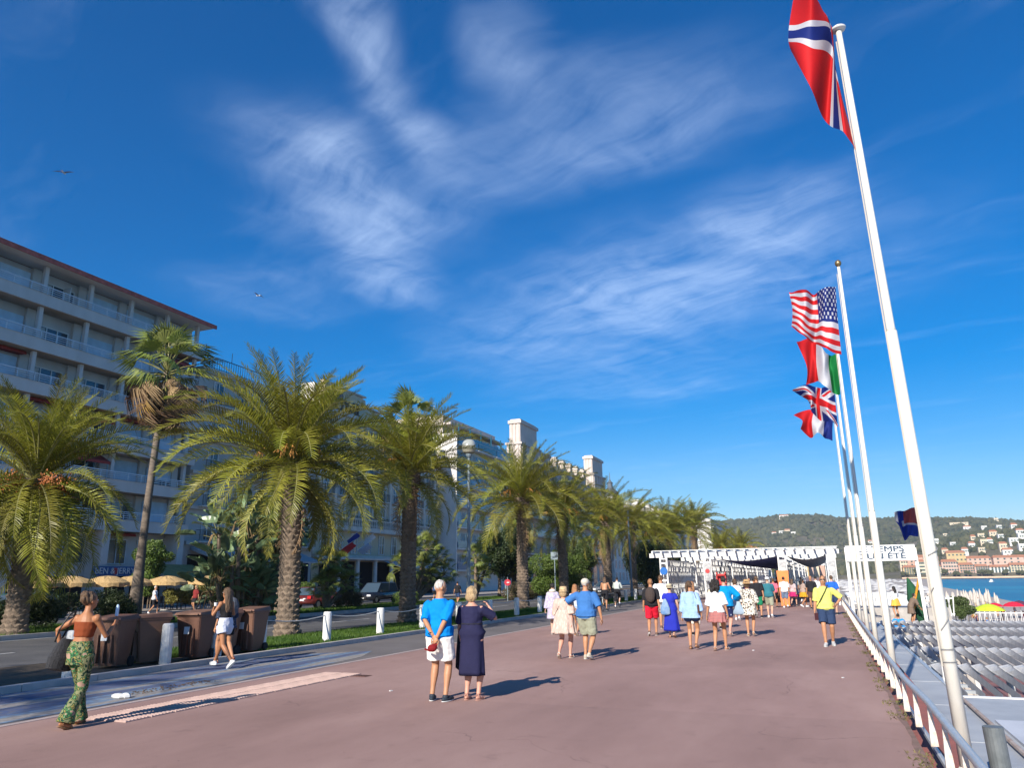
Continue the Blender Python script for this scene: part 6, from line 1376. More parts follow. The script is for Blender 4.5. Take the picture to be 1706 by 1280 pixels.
    if hat:
        kind, hm = hat; b = MB(); c = headc*s+hr @ V((0, -.01, .055))*s
        if kind == 'cap': b.ell(c, (.092*s, .108*s, .078*s), 16, 9, mtx=hr); b.cbox(tuple(c+hr @ V((0, .13, -.01))*s), (.12*s, .11*s, .012)); 
        elif kind == 'bucket': b.lathe([(.125*s, -.04*s), (.098*s, .0), (.092*s, .075*s), (.07*s, .095*s), (0, .10*s)], tuple(c), 20)
        elif kind in ('straw', 'panama'): b.lathe([(.19*s if kind == 'straw' else .15*s, -.035*s), (.13*s, -.012*s), (.098*s, .0), (.092*s, .06*s), (.075*s, .095*s), (0, .10*s)], tuple(c), 22)
        b.build('hat', hm, T, smooth=True)
        if kind == 'panama': b = MB(); b.lathe([(.101*s, .0), (.097*s, .03*s)], tuple(c), 22, cap=False); b.build('hat_band', dark, T)
    if shoes:
        km, sm = shoes
        for (a, fd, fu) in FT:
            rt_ = fd.cross(fu); mt = Matrix(((rt_.x, fd.x, fu.x), (rt_.y, fd.y, fu.y), (rt_.z, fd.z, fu.z))); b = MB(); c = a-fu*.050+fd*.058
            if km == 'shoe':
                b.ell(c*s, (.050*s, .142*s, .044*s), 12, 8, mtx=mt, mi=0); b.ell((a-fu*.02)*s, (.045*s, .05*s, .045*s), 10, 7, mtx=mt, mi=0); b.ell((c-fu*.026)*s, (.051*s, .146*s, .014*s), 12, 6, mtx=mt, mi=1)
            else:
                b.ell((c-fu*.030)*s, (.047*s, .138*s, .011*s), 12, 6, mtx=mt, mi=1); b.tube([(c+rt_*q1*.045+fd*.05+fu*(.034 if abs(q1) < .5 else -.02))*s for q1 in (-1, -.45, .45, 1)], .009*s, 5, mi=0); b.tube([(a+rt_*q1*.035-fd*.02-fu*(.0 if abs(q1) < .5 else .04))*s for q1 in (-1, -.45, .45, 1)], .008*s, 5, mi=0)
            b.build('shoe' if km == 'shoe' else 'sandal', [sm, white if km == 'shoe' else sm], T, smooth=True)
    T['_'] = 0; del T['_']
    if extras: extras(T, dict(hip=hip*s, neck=neck*s, headc=headc*s, sL=sL*s, sR=sR*s, eL=eL*s, eR=eR*s, wL=wL*s, wR=wR*s, s=s, hr=hr, kL=kL*s, kR=kR*s))
    return T
def world_thing(parent_T, name, label, cat):
    """a carried thing stays top-level: an Empty at the carrier's place with the same heading"""
    t = thing(name, label, cat, tuple(parent_T.location)); t.rotation_euler = parent_T.rotation_euler; return t
WALK = lambda k=1., sw=.0: dict(lf=(-.085, .20*k, .085), rf=(.085, -.25*k, .14), rheel=38*k, lh=(-.25, -.10*k, .83), rh=(.25, .22*k, .86), hip=(0, 0, .915))
WALK2 = lambda k=1.: dict(rf=(.085, .20*k, .085), lf=(-.085, -.25*k, .14), lheel=38*k, rh=(.25, -.10*k, .83), lh=(-.25, .22*k, .86), hip=(0, 0, .915))

# 1 woman in orange bandeau, green patterned trousers, black bag, at the left edge
def bag_fn(b, J):
    vs = []; n = 18; prof = [(-.30, .10, .05), (-.28, .19, .09), (-.12, .20, .11), (.05, .15, .08), (.17, .09, .04)]
    rings(b, [((0, 0, z_), rx, ry) for z_, rx, ry in prof])
jungle = pattern_mat('jungle_print', (.2, .2, .1), (.012, .035, .02), 11, .36, (.05, .16, .05), kind='noise')
_rp = [n_ for n_ in jungle.node_tree.nodes if n_.type == 'VALTORGB'][0].color_ramp.elements
for p_, c_ in ((.47, (.015, .04, .03, 1)), (.515, (.30, .24, .07, 1)), (.545, (.02, .07, .035, 1)), (.60, (.06, .20, .07, 1)), (.64, (.35, .22, .16, 1))):
    e_ = _rp.new(p_); e_.color = c_
Wm = person('woman in orange bandeau top and green jungle print trousers at the left edge', -9.12, 7.35, 12, 1.70, dict(lf=(-.055, .17, .085), rf=(.045, -.20, .11), rheel=20, lean=(.02, .02, 0), lh=(-.30, -.02, .98), lel=(-1, -.3, 0), rh=(.20, .34, 1.28), rel=(.25, -.5, -1), hyaw=-25, hip=(0, 0, .925)), 'bronze', tops=[('bandeau_top', 'band', cl('rust', (.20, .045, .015)), dict(top=.76, bot=.50))], bottoms=[('trousers', 'trousers', jungle, dict(bell=True, waist=.15))], hair=('bun', 'bronde'), shoes=('sandal', cl('tan_leather', (.25, .15, .08))), fem=True, vox=.009, face=True)
bg_ = world_thing(Wm, 'shoulder_bag', 'large black woven shoulder bag hanging from the orange topped woman\'s shoulder', 'bag'); b = MB(); bag_fn(b, None); me = b.mesh('body', mat('woven_black', (.012, .012, .014), .6, col2=(.05, .05, .055), vscale=60, bump=1, bscale=90)); o = put('body', me, bg_, (-.22, -.04, .93)); o.rotation_euler = (0, R(12), R(70)); o.scale = (.85, .85, .85)
b = MB(); b.tube([(-.34, .03, 1.06), (-.24, .05, 1.28), (-.15, .0, 1.425), (-.17, -.08, 1.38), (-.26, -.12, 1.2), (-.32, -.10, 1.04)], .012, 6); b.build('strap', mat('black_leather', (.012, .012, .012), .5), bg_)
ph = world_thing(Wm, 'water_bottle', 'small clear and blue bottle held up by the orange topped woman', 'bottle'); b = MB(); b.tube([(.17, .38, 1.34), (.17, .385, 1.46), (.17, .385, 1.49)], [.022, .022, .010], 10); b.build('body', mat('pale_blue_plastic', (.45, .6, .75), .2), ph)

# 2 man in blue shirt with hands clasped behind his back
blue1 = cl('bright_blue', (.0, .205, .62)); wsh = cl('white_linen', (.72, .69, .66)); wht = cl('white', (.74, .73, .74))
navys = mat('navy_shoe', (.02, .03, .045), .7)
Mb = person('grey haired man in bright blue T-shirt and white shorts, hands clasped behind him', -5.55, 10.6, 4, 1.79, dict(lf=(-.115, .02, .085), rf=(.115, -.02, .085), lh=(-.03, -.165, .93), rh=(.035, -.17, .90), lel=(-.5, -.75, 0), rel=(.5, -.75, 0), lpalm=(0, -1, 0), rpalm=(0, -1, 0), hyaw=-42, hpitch=-14, curl=.7, toe=14), 'tan', tops=[('t_shirt', 'shirt', blue1, dict(e=.022, sleeve=.50, sf=.014, hem=-.02, belly=.12, wr=.010))], bottoms=[('shorts', 'shorts', wsh, dict(len=.40, e=.036, flare=.028))], hair=('crop', 'grey'), shoes=('shoe', navys), vox=.009, face=True, build_=1.06)
b = MB(); b.tube([(-.075+.034*math.cos(a*.63), -.175+.03*math.sin(a*.63), .985+.012*math.cos(a*.63)) for a in range(11)], .007, 5, cap=False); wb = world_thing(Mb, 'wristwatch', 'dark watch strap on the left wrist of the man in the bright blue T-shirt', 'watch'); b.build('strap', dark, wb)
gl = world_thing(Mb, 'folded_hat', 'dark red folded hat held behind the back by the man in blue', 'hat'); b = MB(); b.ell((-.01, -.24, .775), (.075, .05, .055), 12, 8); b.cbox((-.09, -.23, .745), (.09, .10, .02), rz=.5, ry=.4); b.cbox((.02, -.21, .80), (.07, .06, .06), rz=.4, rx=.5); b.build('crown', cl('dark_red', (.20, .012, .015)), gl, smooth=False)
# 3 woman in navy dress
navy = cl('navy', (.018, .018, .055)); 
Wn = person('blond woman in a long navy dress, one hand raised, beside the bright blue shirt', -5.12, 10.85, 0, 1.68, dict(lf=(-.09, .0, .085), rf=(.10, .03, .085), lh=(-.24, .10, .86), rh=(.21, .20, 1.40), rel=(.9, -.2, -1), hyaw=0, hpitch=-6, rpalm=(-1, 0, 0)), 'rosy', tops=[('dress_bodice', 'shirt', navy, dict(e=.020, sleeve=.42, sf=.03, top=.93, bot=.34, belly=.10)), ('dress_skirt', 'skirt', navy, dict(hem=-.56, waist=.27, r0=(.172, .138), r1=(.215, .17), folds=6, fold=.6, ruffle=0))], hair=('bob', 'blond'), shoes=('sandal', cl('pink_sandal', (.45, .25, .2))), fem=True, vox=.009, build_=1.16, face=True)
b = MB(); b.tube([(-.172*math.cos(a*.52), .14*math.sin(a*.52), 1.10) for a in range(13)], .008, 5, cap=False); b.build('belt', dark, Wn)
nb = world_thing(Wn, 'navy_jacket', 'dark navy jacket hanging from the arm of the woman in the navy dress', 'jacket'); b = MB(); rings(b, [((-.23, .12, z_), rx, ry) for z_, rx, ry in ((.40, .05, .02), (.44, .11, .03), (.65, .10, .035), (.85, .08, .04), (1.0, .06, .045), (1.15, .05, .04))]); b.build('cloth', cl('dark_navy', (.008, .010, .022)), nb, smooth=True)

# 4, 5 women by the bins
navy2 = cl('black_top', (.012, .012, .014)); wshort = cl('white_denim', (.60, .62, .72))
Ww = person('woman with long light brown hair, black top and white shorts striding past the bins', -12.3, 13.4, 82, 1.72, dict(lf=(-.08, -.38, .15), rf=(.08, .36, .085), lheel=42, lh=(-.12, .30, 1.22), rh=(.14, .27, 1.18), lel=(-.8, -.4, -1), rel=(.8, -.4, -1), hip=(0, 0, .90), lean=(0, .03, 0), curl=.9), 'bronze', tops=[('top', 'shirt', navy2, dict(e=.008, sleeve=0, top=.88, bot=.25))], bottoms=[('shorts', 'shorts', wshort, dict(len=.20, e=.03, flare=.05, waist=.14))], hair=('verylong', 'bronde'), shoes=('shoe', white), fem=True, vox=.010, face=True)
Wp = person('woman with a dark patterned top walking close behind the woman in white shorts', -12.9, 14.1, 70, 1.66, dict(lf=(-.08, .22, .085), rf=(.08, -.25, .13), rheel=38, hip=(0, 0, .91)), 'tan', tops=[('blouse', 'shirt', pattern_mat('dark_print', (.03, .04, .07), (.13, .14, .18), 25, .3), dict(e=.03, sleeve=.6, hem=-.12, flare=.03))], bottoms=[('shorts', 'shorts', navy2, dict(len=.3))], hair=('long', 'brown'), shoes=('sandal', cl('red_sandal', (.4, .06, .05))), fem=True, vox=.013)
hb = world_thing(Wp, 'backpack', 'grey backpack on the woman behind the one in white shorts', 'backpack'); b = MB(); b.ell((0, -.2, 1.22), (.15, .10, .22), 12, 9); b.build('bag', cl('grey_bag', (.10, .11, .13)), hb)
pc = world_thing(Ww, 'drink_cup', 'white paper cup held up by the woman in white shorts', 'cup'); b = MB(); b.lathe([(.03, 1.24), (.04, 1.34)], (0.02, .40, 0), 12); b.build('cup', white, pc)

# 6.. group in the middle distance
lilac = pattern_mat('lilac_print', (.42, .38, .50), (.60, .56, .62), 16, .36); pinkd = pattern_mat('pink_stripe', (.52, .38, .32), (.62, .50, .43), 26, .38, kind='voronoi', vec=(1.6, 1.6, .25)); polo = cl('polo_blue', (.045, .155, .40)); khaki = cl('khaki', (.33, .34, .25)); beige = cl('beige_cotton', (.60, .54, .46))
G1 = 'strollers on the promenade'
person('dark haired woman in a long lilac print coat at the left of the middle group', -8.35, 23.9, 2, 1.66, WALK(.6), 'fair', tops=[('coat', 'shirt', lilac, dict(e=.03, sleeve=.95, sf=.012, hem=-.05)), ('coat_skirt', 'skirt', lilac, dict(hem=-.40, waist=.1, r0=(.17, .14), r1=(.21, .17), folds=6)), ('scarf', 'custom', beige, dict(fn=lambda b, J: b.lathe([(.11, -.05), (.12, 0), (.08, .05)], tuple(J['neck']*J['s']), 16)))], hair=('short', 'black'), shoes=('shoe', navys), fem=True, group=G1)
def strap(b, J, side=1):
    s_ = J['s']; a = (J['sL'] if side > 0 else J['sR']).lerp(J['neck'], .4)*s_+V((0, -.03, .05)); c = J['hip']*s_+V((side*.2, -.08, .1)); b.tube([a+V((0, .03, 0)), a+V((0, -.09, -.04)), a.lerp(c, .5)+V((0, -.10, 0)), c], .008, 5)
person('woman in a loose pale pink dress and straw hat beside the blue polo shirt', -5.66, 16.95, -4, 1.60, WALK2(.7), 'rosy', tops=[('bodice', 'shirt', pinkd, dict(e=.05, sleeve=.55, sf=.03, bot=-.1)), ('skirt', 'skirt', pinkd, dict(hem=-.33, waist=.30, r0=(.18, .15), r1=(.33, .26), folds=10, fold=1.2)), ('strap', 'custom', navy2, dict(fn=lambda b, J: strap(b, J, -1)))], hair=('bob', 'blond'), shoes=('sandal', beige), fem=True, build_=1.15, group=G1, hat=('bucket', mat('straw_hat', (.50, .36, .20), .9, var=.2, vscale=30, bump=.5)))
person('tall man in a blue polo shirt, khaki shorts and beige cap walking away', -5.08, 16.8, -4, 1.80, dict(WALK(.5), rh=(.36, -.02, .86), rel=(.7, -.7, 0), lh=(-.30, .10, 1.05), lel=(-1, -.3, -.3)), 'tan', tops=[('polo_shirt', 'shirt', polo, dict(e=.028, sleeve=.5, sf=.014, hem=-.02, belly=.1))], bottoms=[('shorts', 'shorts', khaki, dict(len=.45, e=.034, flare=.02))], hair=('crop', 'grey'), shoes=('shoe', cl('tan_shoe', (.45, .40, .32))), build_=1.12, group=G1, hat=('cap', cl('cap_beige', (.52, .48, .40))))
person('red haired woman in denim shorts half hidden between pink dress and blue polo shirt', -7.45, 23.5, 0, 1.62, WALK(.7), 'tan', tops=[('top', 'shirt', cl('blue_white', (.45, .5, .6)), dict(sleeve=.2))], bottoms=[('shorts', 'shorts', cl('denim', (.20, .30, .45)), dict(len=.25))], hair=('long', 'red'), shoes=('sandal', beige), fem=True, group=G1, vox=.018)
blk = cl('black', (.018, .018, .022)); redc = cl('crimson', (.60, .012, .035)); royal = cl('royal_blue', (.02, .03, .36)); ltb = cl('light_blue', (.30, .45, .68)); cyanc = cl('cyan_blue', (.0, .24, .56)); denim = cl('dark_denim', (.04, .07, .16))
m1 = person('bald man in a black T-shirt and red shorts at the left of the second group', -5.12, 24.0, 6, 1.76, dict(WALK2(.9), lh=(-.27, .1, .80)), 'tan', tops=[('t_shirt', 'shirt', blk, dict(e=.028, sleeve=.5, hem=-.02))], bottoms=[('shorts', 'shorts', redc, dict(len=.44, e=.035, flare=.022))], hair=('crop', 'red'), shoes=('shoe', cl('brown_shoe', (.16, .10, .08))), group=G1)
bp = world_thing(m1, 'backpack', 'dark backpack on the bald man in red shorts', 'backpack'); b = MB(); b.ell((0, -.21, 1.23), (.16, .11, .24), 12, 9); b.build('bag', cl('dark_bag', (.06, .045, .04)), bp)
person('tall man in white long sleeved shirt and pale shorts behind the red shorts', -5.45, 27.3, 0, 1.88, dict(WALK(.6), rh=(.22, -.12, 1.0)), 'tan', tops=[('shirt', 'shirt', wht, dict(e=.045, sleeve=.85, sf=.008, hem=-.08))], bottoms=[('shorts', 'shorts', cl('pale_grey', (.55, .58, .60)), dict(len=.45))], hair=('crop', 'brown'), shoes=('shoe', cl('brown_shoe', (.16, .10, .08))), group=G1)
m2 = person('woman in a long royal blue dress and a panama hat', -4.42, 23.4, 0, 1.58, WALK(.5), 'fair', tops=[('dress', 'shirt', royal, dict(e=.03, sleeve=.25, sf=.03)), ('dress_skirt', 'skirt', royal, dict(hem=-.70, waist=.2, r0=(.16, .13), r1=(.27, .2), folds=5, fold=.6))], hair=('short', 'black'), shoes=('sandal', cl('tan_leather', (.25, .15, .08))), fem=True, build_=1.15, group=G1, hat=('panama', mat('panama', (.50, .42, .28), .8)))
bb_ = world_thing(m2, 'drawstring_bag', 'pale blue drawstring bag on the back of the woman in the royal blue dress', 'bag'); b = MB(); rings(b, [((-.12, -.19, z_), rx, ry) for z_, rx, ry in ((.66, .10, .03), (.70, .15, .05), (.85, .14, .05), (1.0, .09, .04), (1.12, .03, .02))]); b.build('bag', cl('pale_blue_bag', (.10, .22, .42), (.30, .38, .48), vs=6), bb_, smooth=True)
m3 = person('woman with a long dark ponytail in a light blue shirt and denim shorts', -3.22, 19.75, -2, 1.70, dict(WALK(.25), lh=(-.25, .02, .82), rh=(.27, -.06, .85), hyaw=-30), 'tan', tops=[('shirt', 'shirt', ltb, dict(e=.045, sleeve=.8, sf=.01, hem=-.14, flare=.03, wr=.01))], bottoms=[('shorts', 'shorts', denim, dict(len=.22, e=.03, flare=.03))], hair=('tail', 'brown'), shoes=('sandal', cl('brown_shoe', (.16, .10, .08))), fem=True, vox=.012, group=G1, face=True)
hb2 = world_thing(m3, 'handbag', 'small dark brown handbag on a thin strap over the light blue shirt', 'bag'); b = MB(); b.cbox((.22, -.12, .98), (.05, .13, .20)); b.tube([(.22, -.12, 1.08), (.15, -.11, 1.3), (.08, -.02, 1.46)], .007, 5); b.build('bag', cl('brown_bag', (.07, .035, .025)), hb2)
person('woman with auburn hair in a white top ahead of the woman with the dark ponytail', -3.9, 24.4, 0, 1.66, WALK(.7), 'fair', tops=[('top', 'shirt', wht, dict(e=.03, sleeve=.3))], bottoms=[('trousers', 'shorts', beige, dict(len=.7))], hair=('verylong', 'red'), shoes=('shoe', blk), fem=True, vox=.018, group=G1)
person('person in a cream jacket half hidden behind the light blue shirt', -3.6, 27.5, 0, 1.62, WALK2(.6), 'fair', tops=[('jacket', 'shirt', cl('cream_jacket', (.58, .50, .36)), dict(e=.06, sleeve=.9, hem=-.1))], bottoms=[('trousers', 'trousers', khaki, dict())], hair=('short', 'black'), shoes=('shoe', blk), vox=.018, group=G1)
person('woman with big dark curly hair, white T-shirt and red plaid skirt', -2.56, 19.6, -6, 1.70, dict(lf=(-.09, -.10, .10), rf=(.11, .20, .085), lheel=20, lh=(-.27, .03, .84), rh=(.26, .0, .86), hip=(0, 0, .92)), 'tan', tops=[('t_shirt', 'shirt', wht, dict(e=.035, sleeve=.5, sf=.025, bot=.1)), ('skirt', 'skirt', plaid_mat('plaid', (.42, .05, .06), (.10, .015, .03), (.45, .25, .22)), dict(hem=-.24, waist=.14, r0=(.145, .115), r1=(.24, .2), folds=11, fold=1.1))], hair=('curly', 'black'), shoes=('sandal', cl('pale_sandal', (.5, .4, .36))), fem=True, vox=.012, group=G1)
person('man in a cyan blue hooded jacket and dark patterned swim shorts', -2.9, 24.2, -4, 1.80, dict(WALK(.3), rh=(.25, .18, 1.05), rel=(.9, -.4, -.4)), 'rosy', tops=[('jacket', 'shirt', cyanc, dict(e=.05, sleeve=.9, sf=.006, hem=-.06))], bottoms=[('swim_shorts', 'shorts', pattern_mat('swim_print', (.02, .03, .10), (.30, .34, .42), 12, .28), dict(len=.4))], hair=('short', 'black'), shoes=('sandal', beige), group=G1, build_=1.06)
leo = pattern_mat('leopard_print', (.62, .56, .48), (.02, .018, .016), 22, .42)
m4 = person('woman in a leopard print dress and wide straw hat', -2.24, 24.4, 0, 1.68, WALK(.35), 'tan', tops=[('dress', 'shirt', leo, dict(e=.05, sleeve=.6, sf=.03)), ('dress_skirt', 'skirt', leo, dict(hem=-.28, waist=.2, r0=(.19, .15), r1=(.25, .19), folds=5, fold=.6))], hair=('bob', 'brown'), shoes=('sandal', beige), fem=True, group=G1, hat=('straw', mat('straw_hat2', (.46, .28, .13), .9, var=.2, vscale=30, bump=.5)))
tb_ = world_thing(m4, 'tote_bag', 'grey blue bag swinging at the left side of the woman in the leopard print dress', 'bag'); b = MB(); rings(b, [((-.28, -.08, z_), rx, ry) for z_, rx, ry in ((.62, .14, .04), (.66, .22, .08), (.78, .17, .07), (.92, .07, .04), (1.2, .02, .015))]); b.build('bag', cl('grey_blue_bag', (.28, .36, .44)), tb_, smooth=True)
FARP = [(-2.8, 35.0, 1.80, 'man in a black T-shirt and green shorts beyond the leopard print dress', blk, cl('green_shorts', (.02, .26, .13)), 'short', 'brown', 'shorts', None, 0), (-2.35, 35.1, 1.76, 'person in a teal top and white sun cap, right of the green shorts', cl('teal', (.03, .15, .19)), khaki, 'short', 'brown', 'shorts', 'cap', 0), (-2.78, 46.2, 1.66, 'person in a pink top near the orange planter', cl('pink', (.65, .14, .20)), blk, 'short', 'brown', 'shorts', None, 0), (-2.2, 46.0, 1.74, 'person in a loose white shirt just under the orange planter', wht, cl('denim2', (.16, .22, .33)), 'short', 'black', 'shorts', None, 10), (-1.85, 48.5, 1.6, 'woman in a magenta skirt', pattern_mat('pale_print', (.5, .4, .4), (.2, .1, .1), 20, .3), cl('magenta', (.40, .02, .12)), 'long', 'brown', 'skirt', None, -20), (-1.25, 47.2, 1.62, 'woman in a mustard yellow skirt stepping along', pattern_mat('pale_print2', (.4, .3, .25), (.15, .1, .1), 20, .3), cl('mustard', (.55, .27, .02)), 'long', 'black', 'skirt', None, -60), (-.75, 44.5, 1.78, 'man in a brown and white outfit left of the man in yellow', blk, cl('brown_cloth', (.10, .05, .04)), 'short', 'brown', 'shorts', None, 180), (-.55, 50, 1.74, 'person in white with a dark bag beyond the man in yellow', wht, blk, 'short', 'black', 'shorts', None, 0), (-3.4, 41, 1.7, 'person in dark clothes beyond the cyan jacket', blk, blk, 'short', 'black', 'trousers', None, 0), (-3.9, 44, 1.68, 'person in a purple top beyond the cyan jacket', cl('purple', (.12, .03, .12)), blk, 'short', 'brown', 'trousers', None, 180), (.25, 38, 1.78, 'person in a bright blue shirt right behind the man in yellow', cl('strong_blue', (.02, .12, .55)), denim, 'short', 'brown', 'shorts', None, 0), (-1.6, 58, 1.7, 'person in grey far under the pergola', cl('grey_top', (.3, .3, .3)), blk, 'short', 'black', 'trousers', None, 180), (-3.1, 56, 1.72, 'person in a dark red top far under the pergola', cl('dark_red2', (.3, .03, .04)), denim, 'short', 'black', 'shorts', None, 0), (-3.5, 33, 1.7, 'person in a white top partly hidden by the leopard print dress', wht, denim, 'bob', 'brown', 'shorts', None, 0)]
for i, (x, y, h, lb, tm_, bm_, hk, hm_, kd, ht_, hd_) in enumerate(FARP):
    tops = [('top', 'shirt', tm_, dict(e=.03, sleeve=.45, hem=-.03))]; bots = []
    if kd == 'skirt': tops.append(('skirt', 'skirt', bm_, dict(hem=-.32, waist=.14, r1=(.28, .24), folds=7)))
    else: bots.append((kd, kd, bm_, dict(len=.45) if kd == 'shorts' else dict()))
    t = person(lb, x, y, hd_, h, (WALK if i % 2 else WALK2)(.9 if i % 3 else .5), ('tan', 'fair', 'bronze')[i % 3], tops=tops, bottoms=bots, hair=(hk, hm_), shoes=('shoe', wht if i % 2 else blk), vox=.022, group=G1, fem=kd == 'skirt', hat=(ht_, wht) if ht_ else None)
# man in yellow, walking towards the camera
ylw = cl('pale_yellow', (.62, .62, .16)); nvs = cl('navy_shorts', (.025, .045, .10))
my = person('man in a pale yellow T-shirt and navy shorts walking towards the camera with sunglasses', -.07, 21.5, 180, 1.78, dict(lf=(-.085, -.14, .10), rf=(.085, .20, .085), lheel=15, lh=(-.27, .16, 1.02), lel=(-1, -.5, -.2), rh=(.27, .05, .80), hpitch=-6, hip=(0, 0, .92)), 'tan', tops=[('t_shirt', 'shirt', ylw, dict(e=.022, sleeve=.5, sf=.014, hem=-.03))], bottoms=[('shorts', 'shorts', nvs, dict(len=.44, e=.032, flare=.02))], hair=('crop', 'brown'), shoes=('shoe', cl('grey_shoe', (.42, .42, .42))), vox=.010, face=True, group=G1, build_=1.05)
hz = 1.78/1.75
b = MB(); b.tube([(-.10*hz, .10, 1.50), (-.03, .16, 1.35), (.08, .165, 1.17), (.19, .10, .98)], .012, 6); b.tube([(-.10*hz, .10, 1.50), (-.11, -.06, 1.5), (.06, -.15, 1.2), (.19, .0, .98)], .012, 6); sb_ = world_thing(my, 'crossbody_bag', 'dark cross body strap and small bag worn over the yellow T-shirt', 'bag'); b.build('strap', cl('olive_strap', (.05, .06, .03)), sb_); b = MB(); b.cbox((.24, .06, .72), (.09, .16, .17)); b.build('pouch', cl('dark_pouch', (.05, .015, .02)), sb_)
sg_ = world_thing(my, 'sunglasses', 'dark sunglasses on the man in the yellow T-shirt', 'sunglasses'); b = MB(); hc_ = V((0, .015, 1.60))*hz
for sx in (-1, 1): b.ell((sx*.032, .108+hc_.y*0+.0, 1.642), (.026, .010, .019), 10, 6); b.tube([(sx*.06, .09, 1.645), (sx*.08, -.01, 1.645)], .004, 4)
b.tube([(-.01, .112, 1.648), (.01, .112, 1.648)], .004, 4); b.build('lens', mat('black_gloss', (.01, .01, .01), .15), sg_)
# cyclist and runner beyond the polo shirt
cyc = person('shirtless cyclist with bare orange tanned back riding away on the bike path', -11.3, 41.0, 0, 1.78, dict(hip=(0, 0, 1.0), lean=(0, .14, 0), lf=(-.1, .08, .32), rf=(.1, -.1, .12), lh=(-.22, .45, 1.10), rh=(.22, .45, 1.10)), 'tan', bottoms=[('shorts', 'shorts', blk, dict(len=.45))], hair=('long', 'brown'), shoes=('shoe', blk), vox=.016)
cy2 = person('person in a pale top riding away on the bike path next to the shirtless cyclist', -11.9, 46.0, 0, 1.76, dict(hip=(0, 0, 1.0), lean=(0, .12, 0), lf=(-.1, -.1, .12), rf=(.1, .08, .32), lh=(-.22, .45, 1.10), rh=(.22, .45, 1.10)), 'fair', tops=[('shirt', 'shirt', cl('mint', (.5, .55, .52)), dict(sleeve=.8))], bottoms=[('shorts', 'shorts', blk, dict(len=.7))], hair=('short', 'black'), shoes=('shoe', wht), vox=.016)
for c_, lb in ((cyc, 'bicycle ridden by the shirtless cyclist'), (cy2, 'bicycle ridden by the person in the pale top')):
    T = thing('bicycle', lb, 'bicycle', tuple(c_.location)); fm2 = mat('bike_frame', (.03, .03, .035), .4)
    for yy_ in (-.5, .55):
        b = MB(); b.tube([(0, yy_+.33*math.cos(a*math.pi/10), .34+.33*math.sin(a*math.pi/10)) for a in range(21)], .016, 5, cap=False)
        for a in range(8): b.tube([(0, yy_, .34), (0, yy_+.32*math.cos(a*.785), .34+.32*math.sin(a*.785))], .003, 3)
        b.build('wheel', fm2, T)
    b = MB(); b.tube([(0, -.5, .34), (0, -.08, .30), (0, .42, .86), (0, .55, .34)], .018, 6); b.tube([(0, -.5, .34), (0, -.18, .82), (0, .40, .82)], .018, 6); b.tube([(0, -.08, .3), (0, -.20, .92)], .018, 6); b.tube([(0, .42, .86), (0, .40, 1.02), ], .018, 6); b.build('frame', fm2, T)
    b = MB(); b.tube([(-.28, .38, 1.03), (.28, .38, 1.03)], .015, 6); b.build('handlebar', fm2, T); b = MB(); b.ell((0, -.20, .94), (.08, .14, .03), 10, 6); b.build('saddle', fm2, T)
# pavement people across the road
for (x, y, hd_, lb, tm_, bm_, hk, hm_, pz) in ((-38.2, 35.4, -60, 'man in a white T-shirt and black shorts walking past the café', wht, blk, 'short', 'grey', WALK(1)), (-38.6, 34.3, 120, 'person in a pink red top beside the man in white at the café', cl('pinkred', (.5, .06, .1)), blk, 'long', 'brown', WALK2(.6)), (-38.4, 38.9, 170, 'blond woman in a dark red top under the rightmost straw parasol', cl('darkred3', (.22, .03, .03)), blk, 'bob', 'blond', WALK(.4)), (-38.0, 47.5, 0, 'child in white standing by the white stick right of the big palm trunk', wht, cl('pinkskin', (.5, .35, .3)), 'short', 'brown', WALK(.2)), (-25.5, 51.5, 0, 'person in a dark outfit beside the round red road sign', blk, denim, 'short', 'black', WALK(.8)), (-33, 62, 0, 'person on the pavement between the palm trunks', denim, blk, 'short', 'black', WALK2(.5))):
    person(lb, x, y, hd_, 1.72 if 'child' not in lb else 1.45, pz, 'tan', tops=[('top', 'shirt', tm_, dict(e=.03, sleeve=.4, hem=-.05))], bottoms=[('shorts', 'shorts', bm_, dict(len=.4))], hair=(hk, hm_), shoes=('shoe', wht), vox=.024, z=.09 if x < -38.5 else 0.0)
# ================================================================ pergola, sign gate, beach
PG = thing('pergola', 'long white pergola frame with screens standing across the far promenade', 'pergola', (0, 50, 0))
def post_mesh(h, w_=.42):
    b = MB()
    for sx in (-1, 1): b.box(sx*w_/2-.05, sx*w_/2+.05, -.06, .06, 0, h)
    for z_ in (.5, 1.5, 2.6, h-.12): b.box(-w_/2+.051, w_/2-.051, -.04, .04, z_, z_+.1)
    return b.mesh('post', white)
pm3 = post_mesh(3.0)
for y_ in (0, 12, 24, 36, 48, 60):
    for x_ in (-9.7, -6.9, -2.35, .45): put('post', pm3, PG, (x_, y_, 0))
b = MB(); b.box(-10.6, .95, -.06, .06, 3.002, 3.28); me = b.mesh('beam', white)
for y_ in (0, 12, 24, 36, 48, 60): put('beam', me, PG, (0, y_, 0))
b = MB(); b.box(-.05, .05, -.6, 60.5, 3.283, 3.42); me = b.mesh('rafter', white)
for k in range(20): put('rafter', me, PG, (-10.3+k*.58, 0, 0))
bm_ = MB(); bm_.box(-10.5, .9, -.03, .03, 3.423, 3.47); me = bm_.mesh('batten', white)
for k in range(24): put('batten', me, PG, (0, .4+k*2.5, 0))
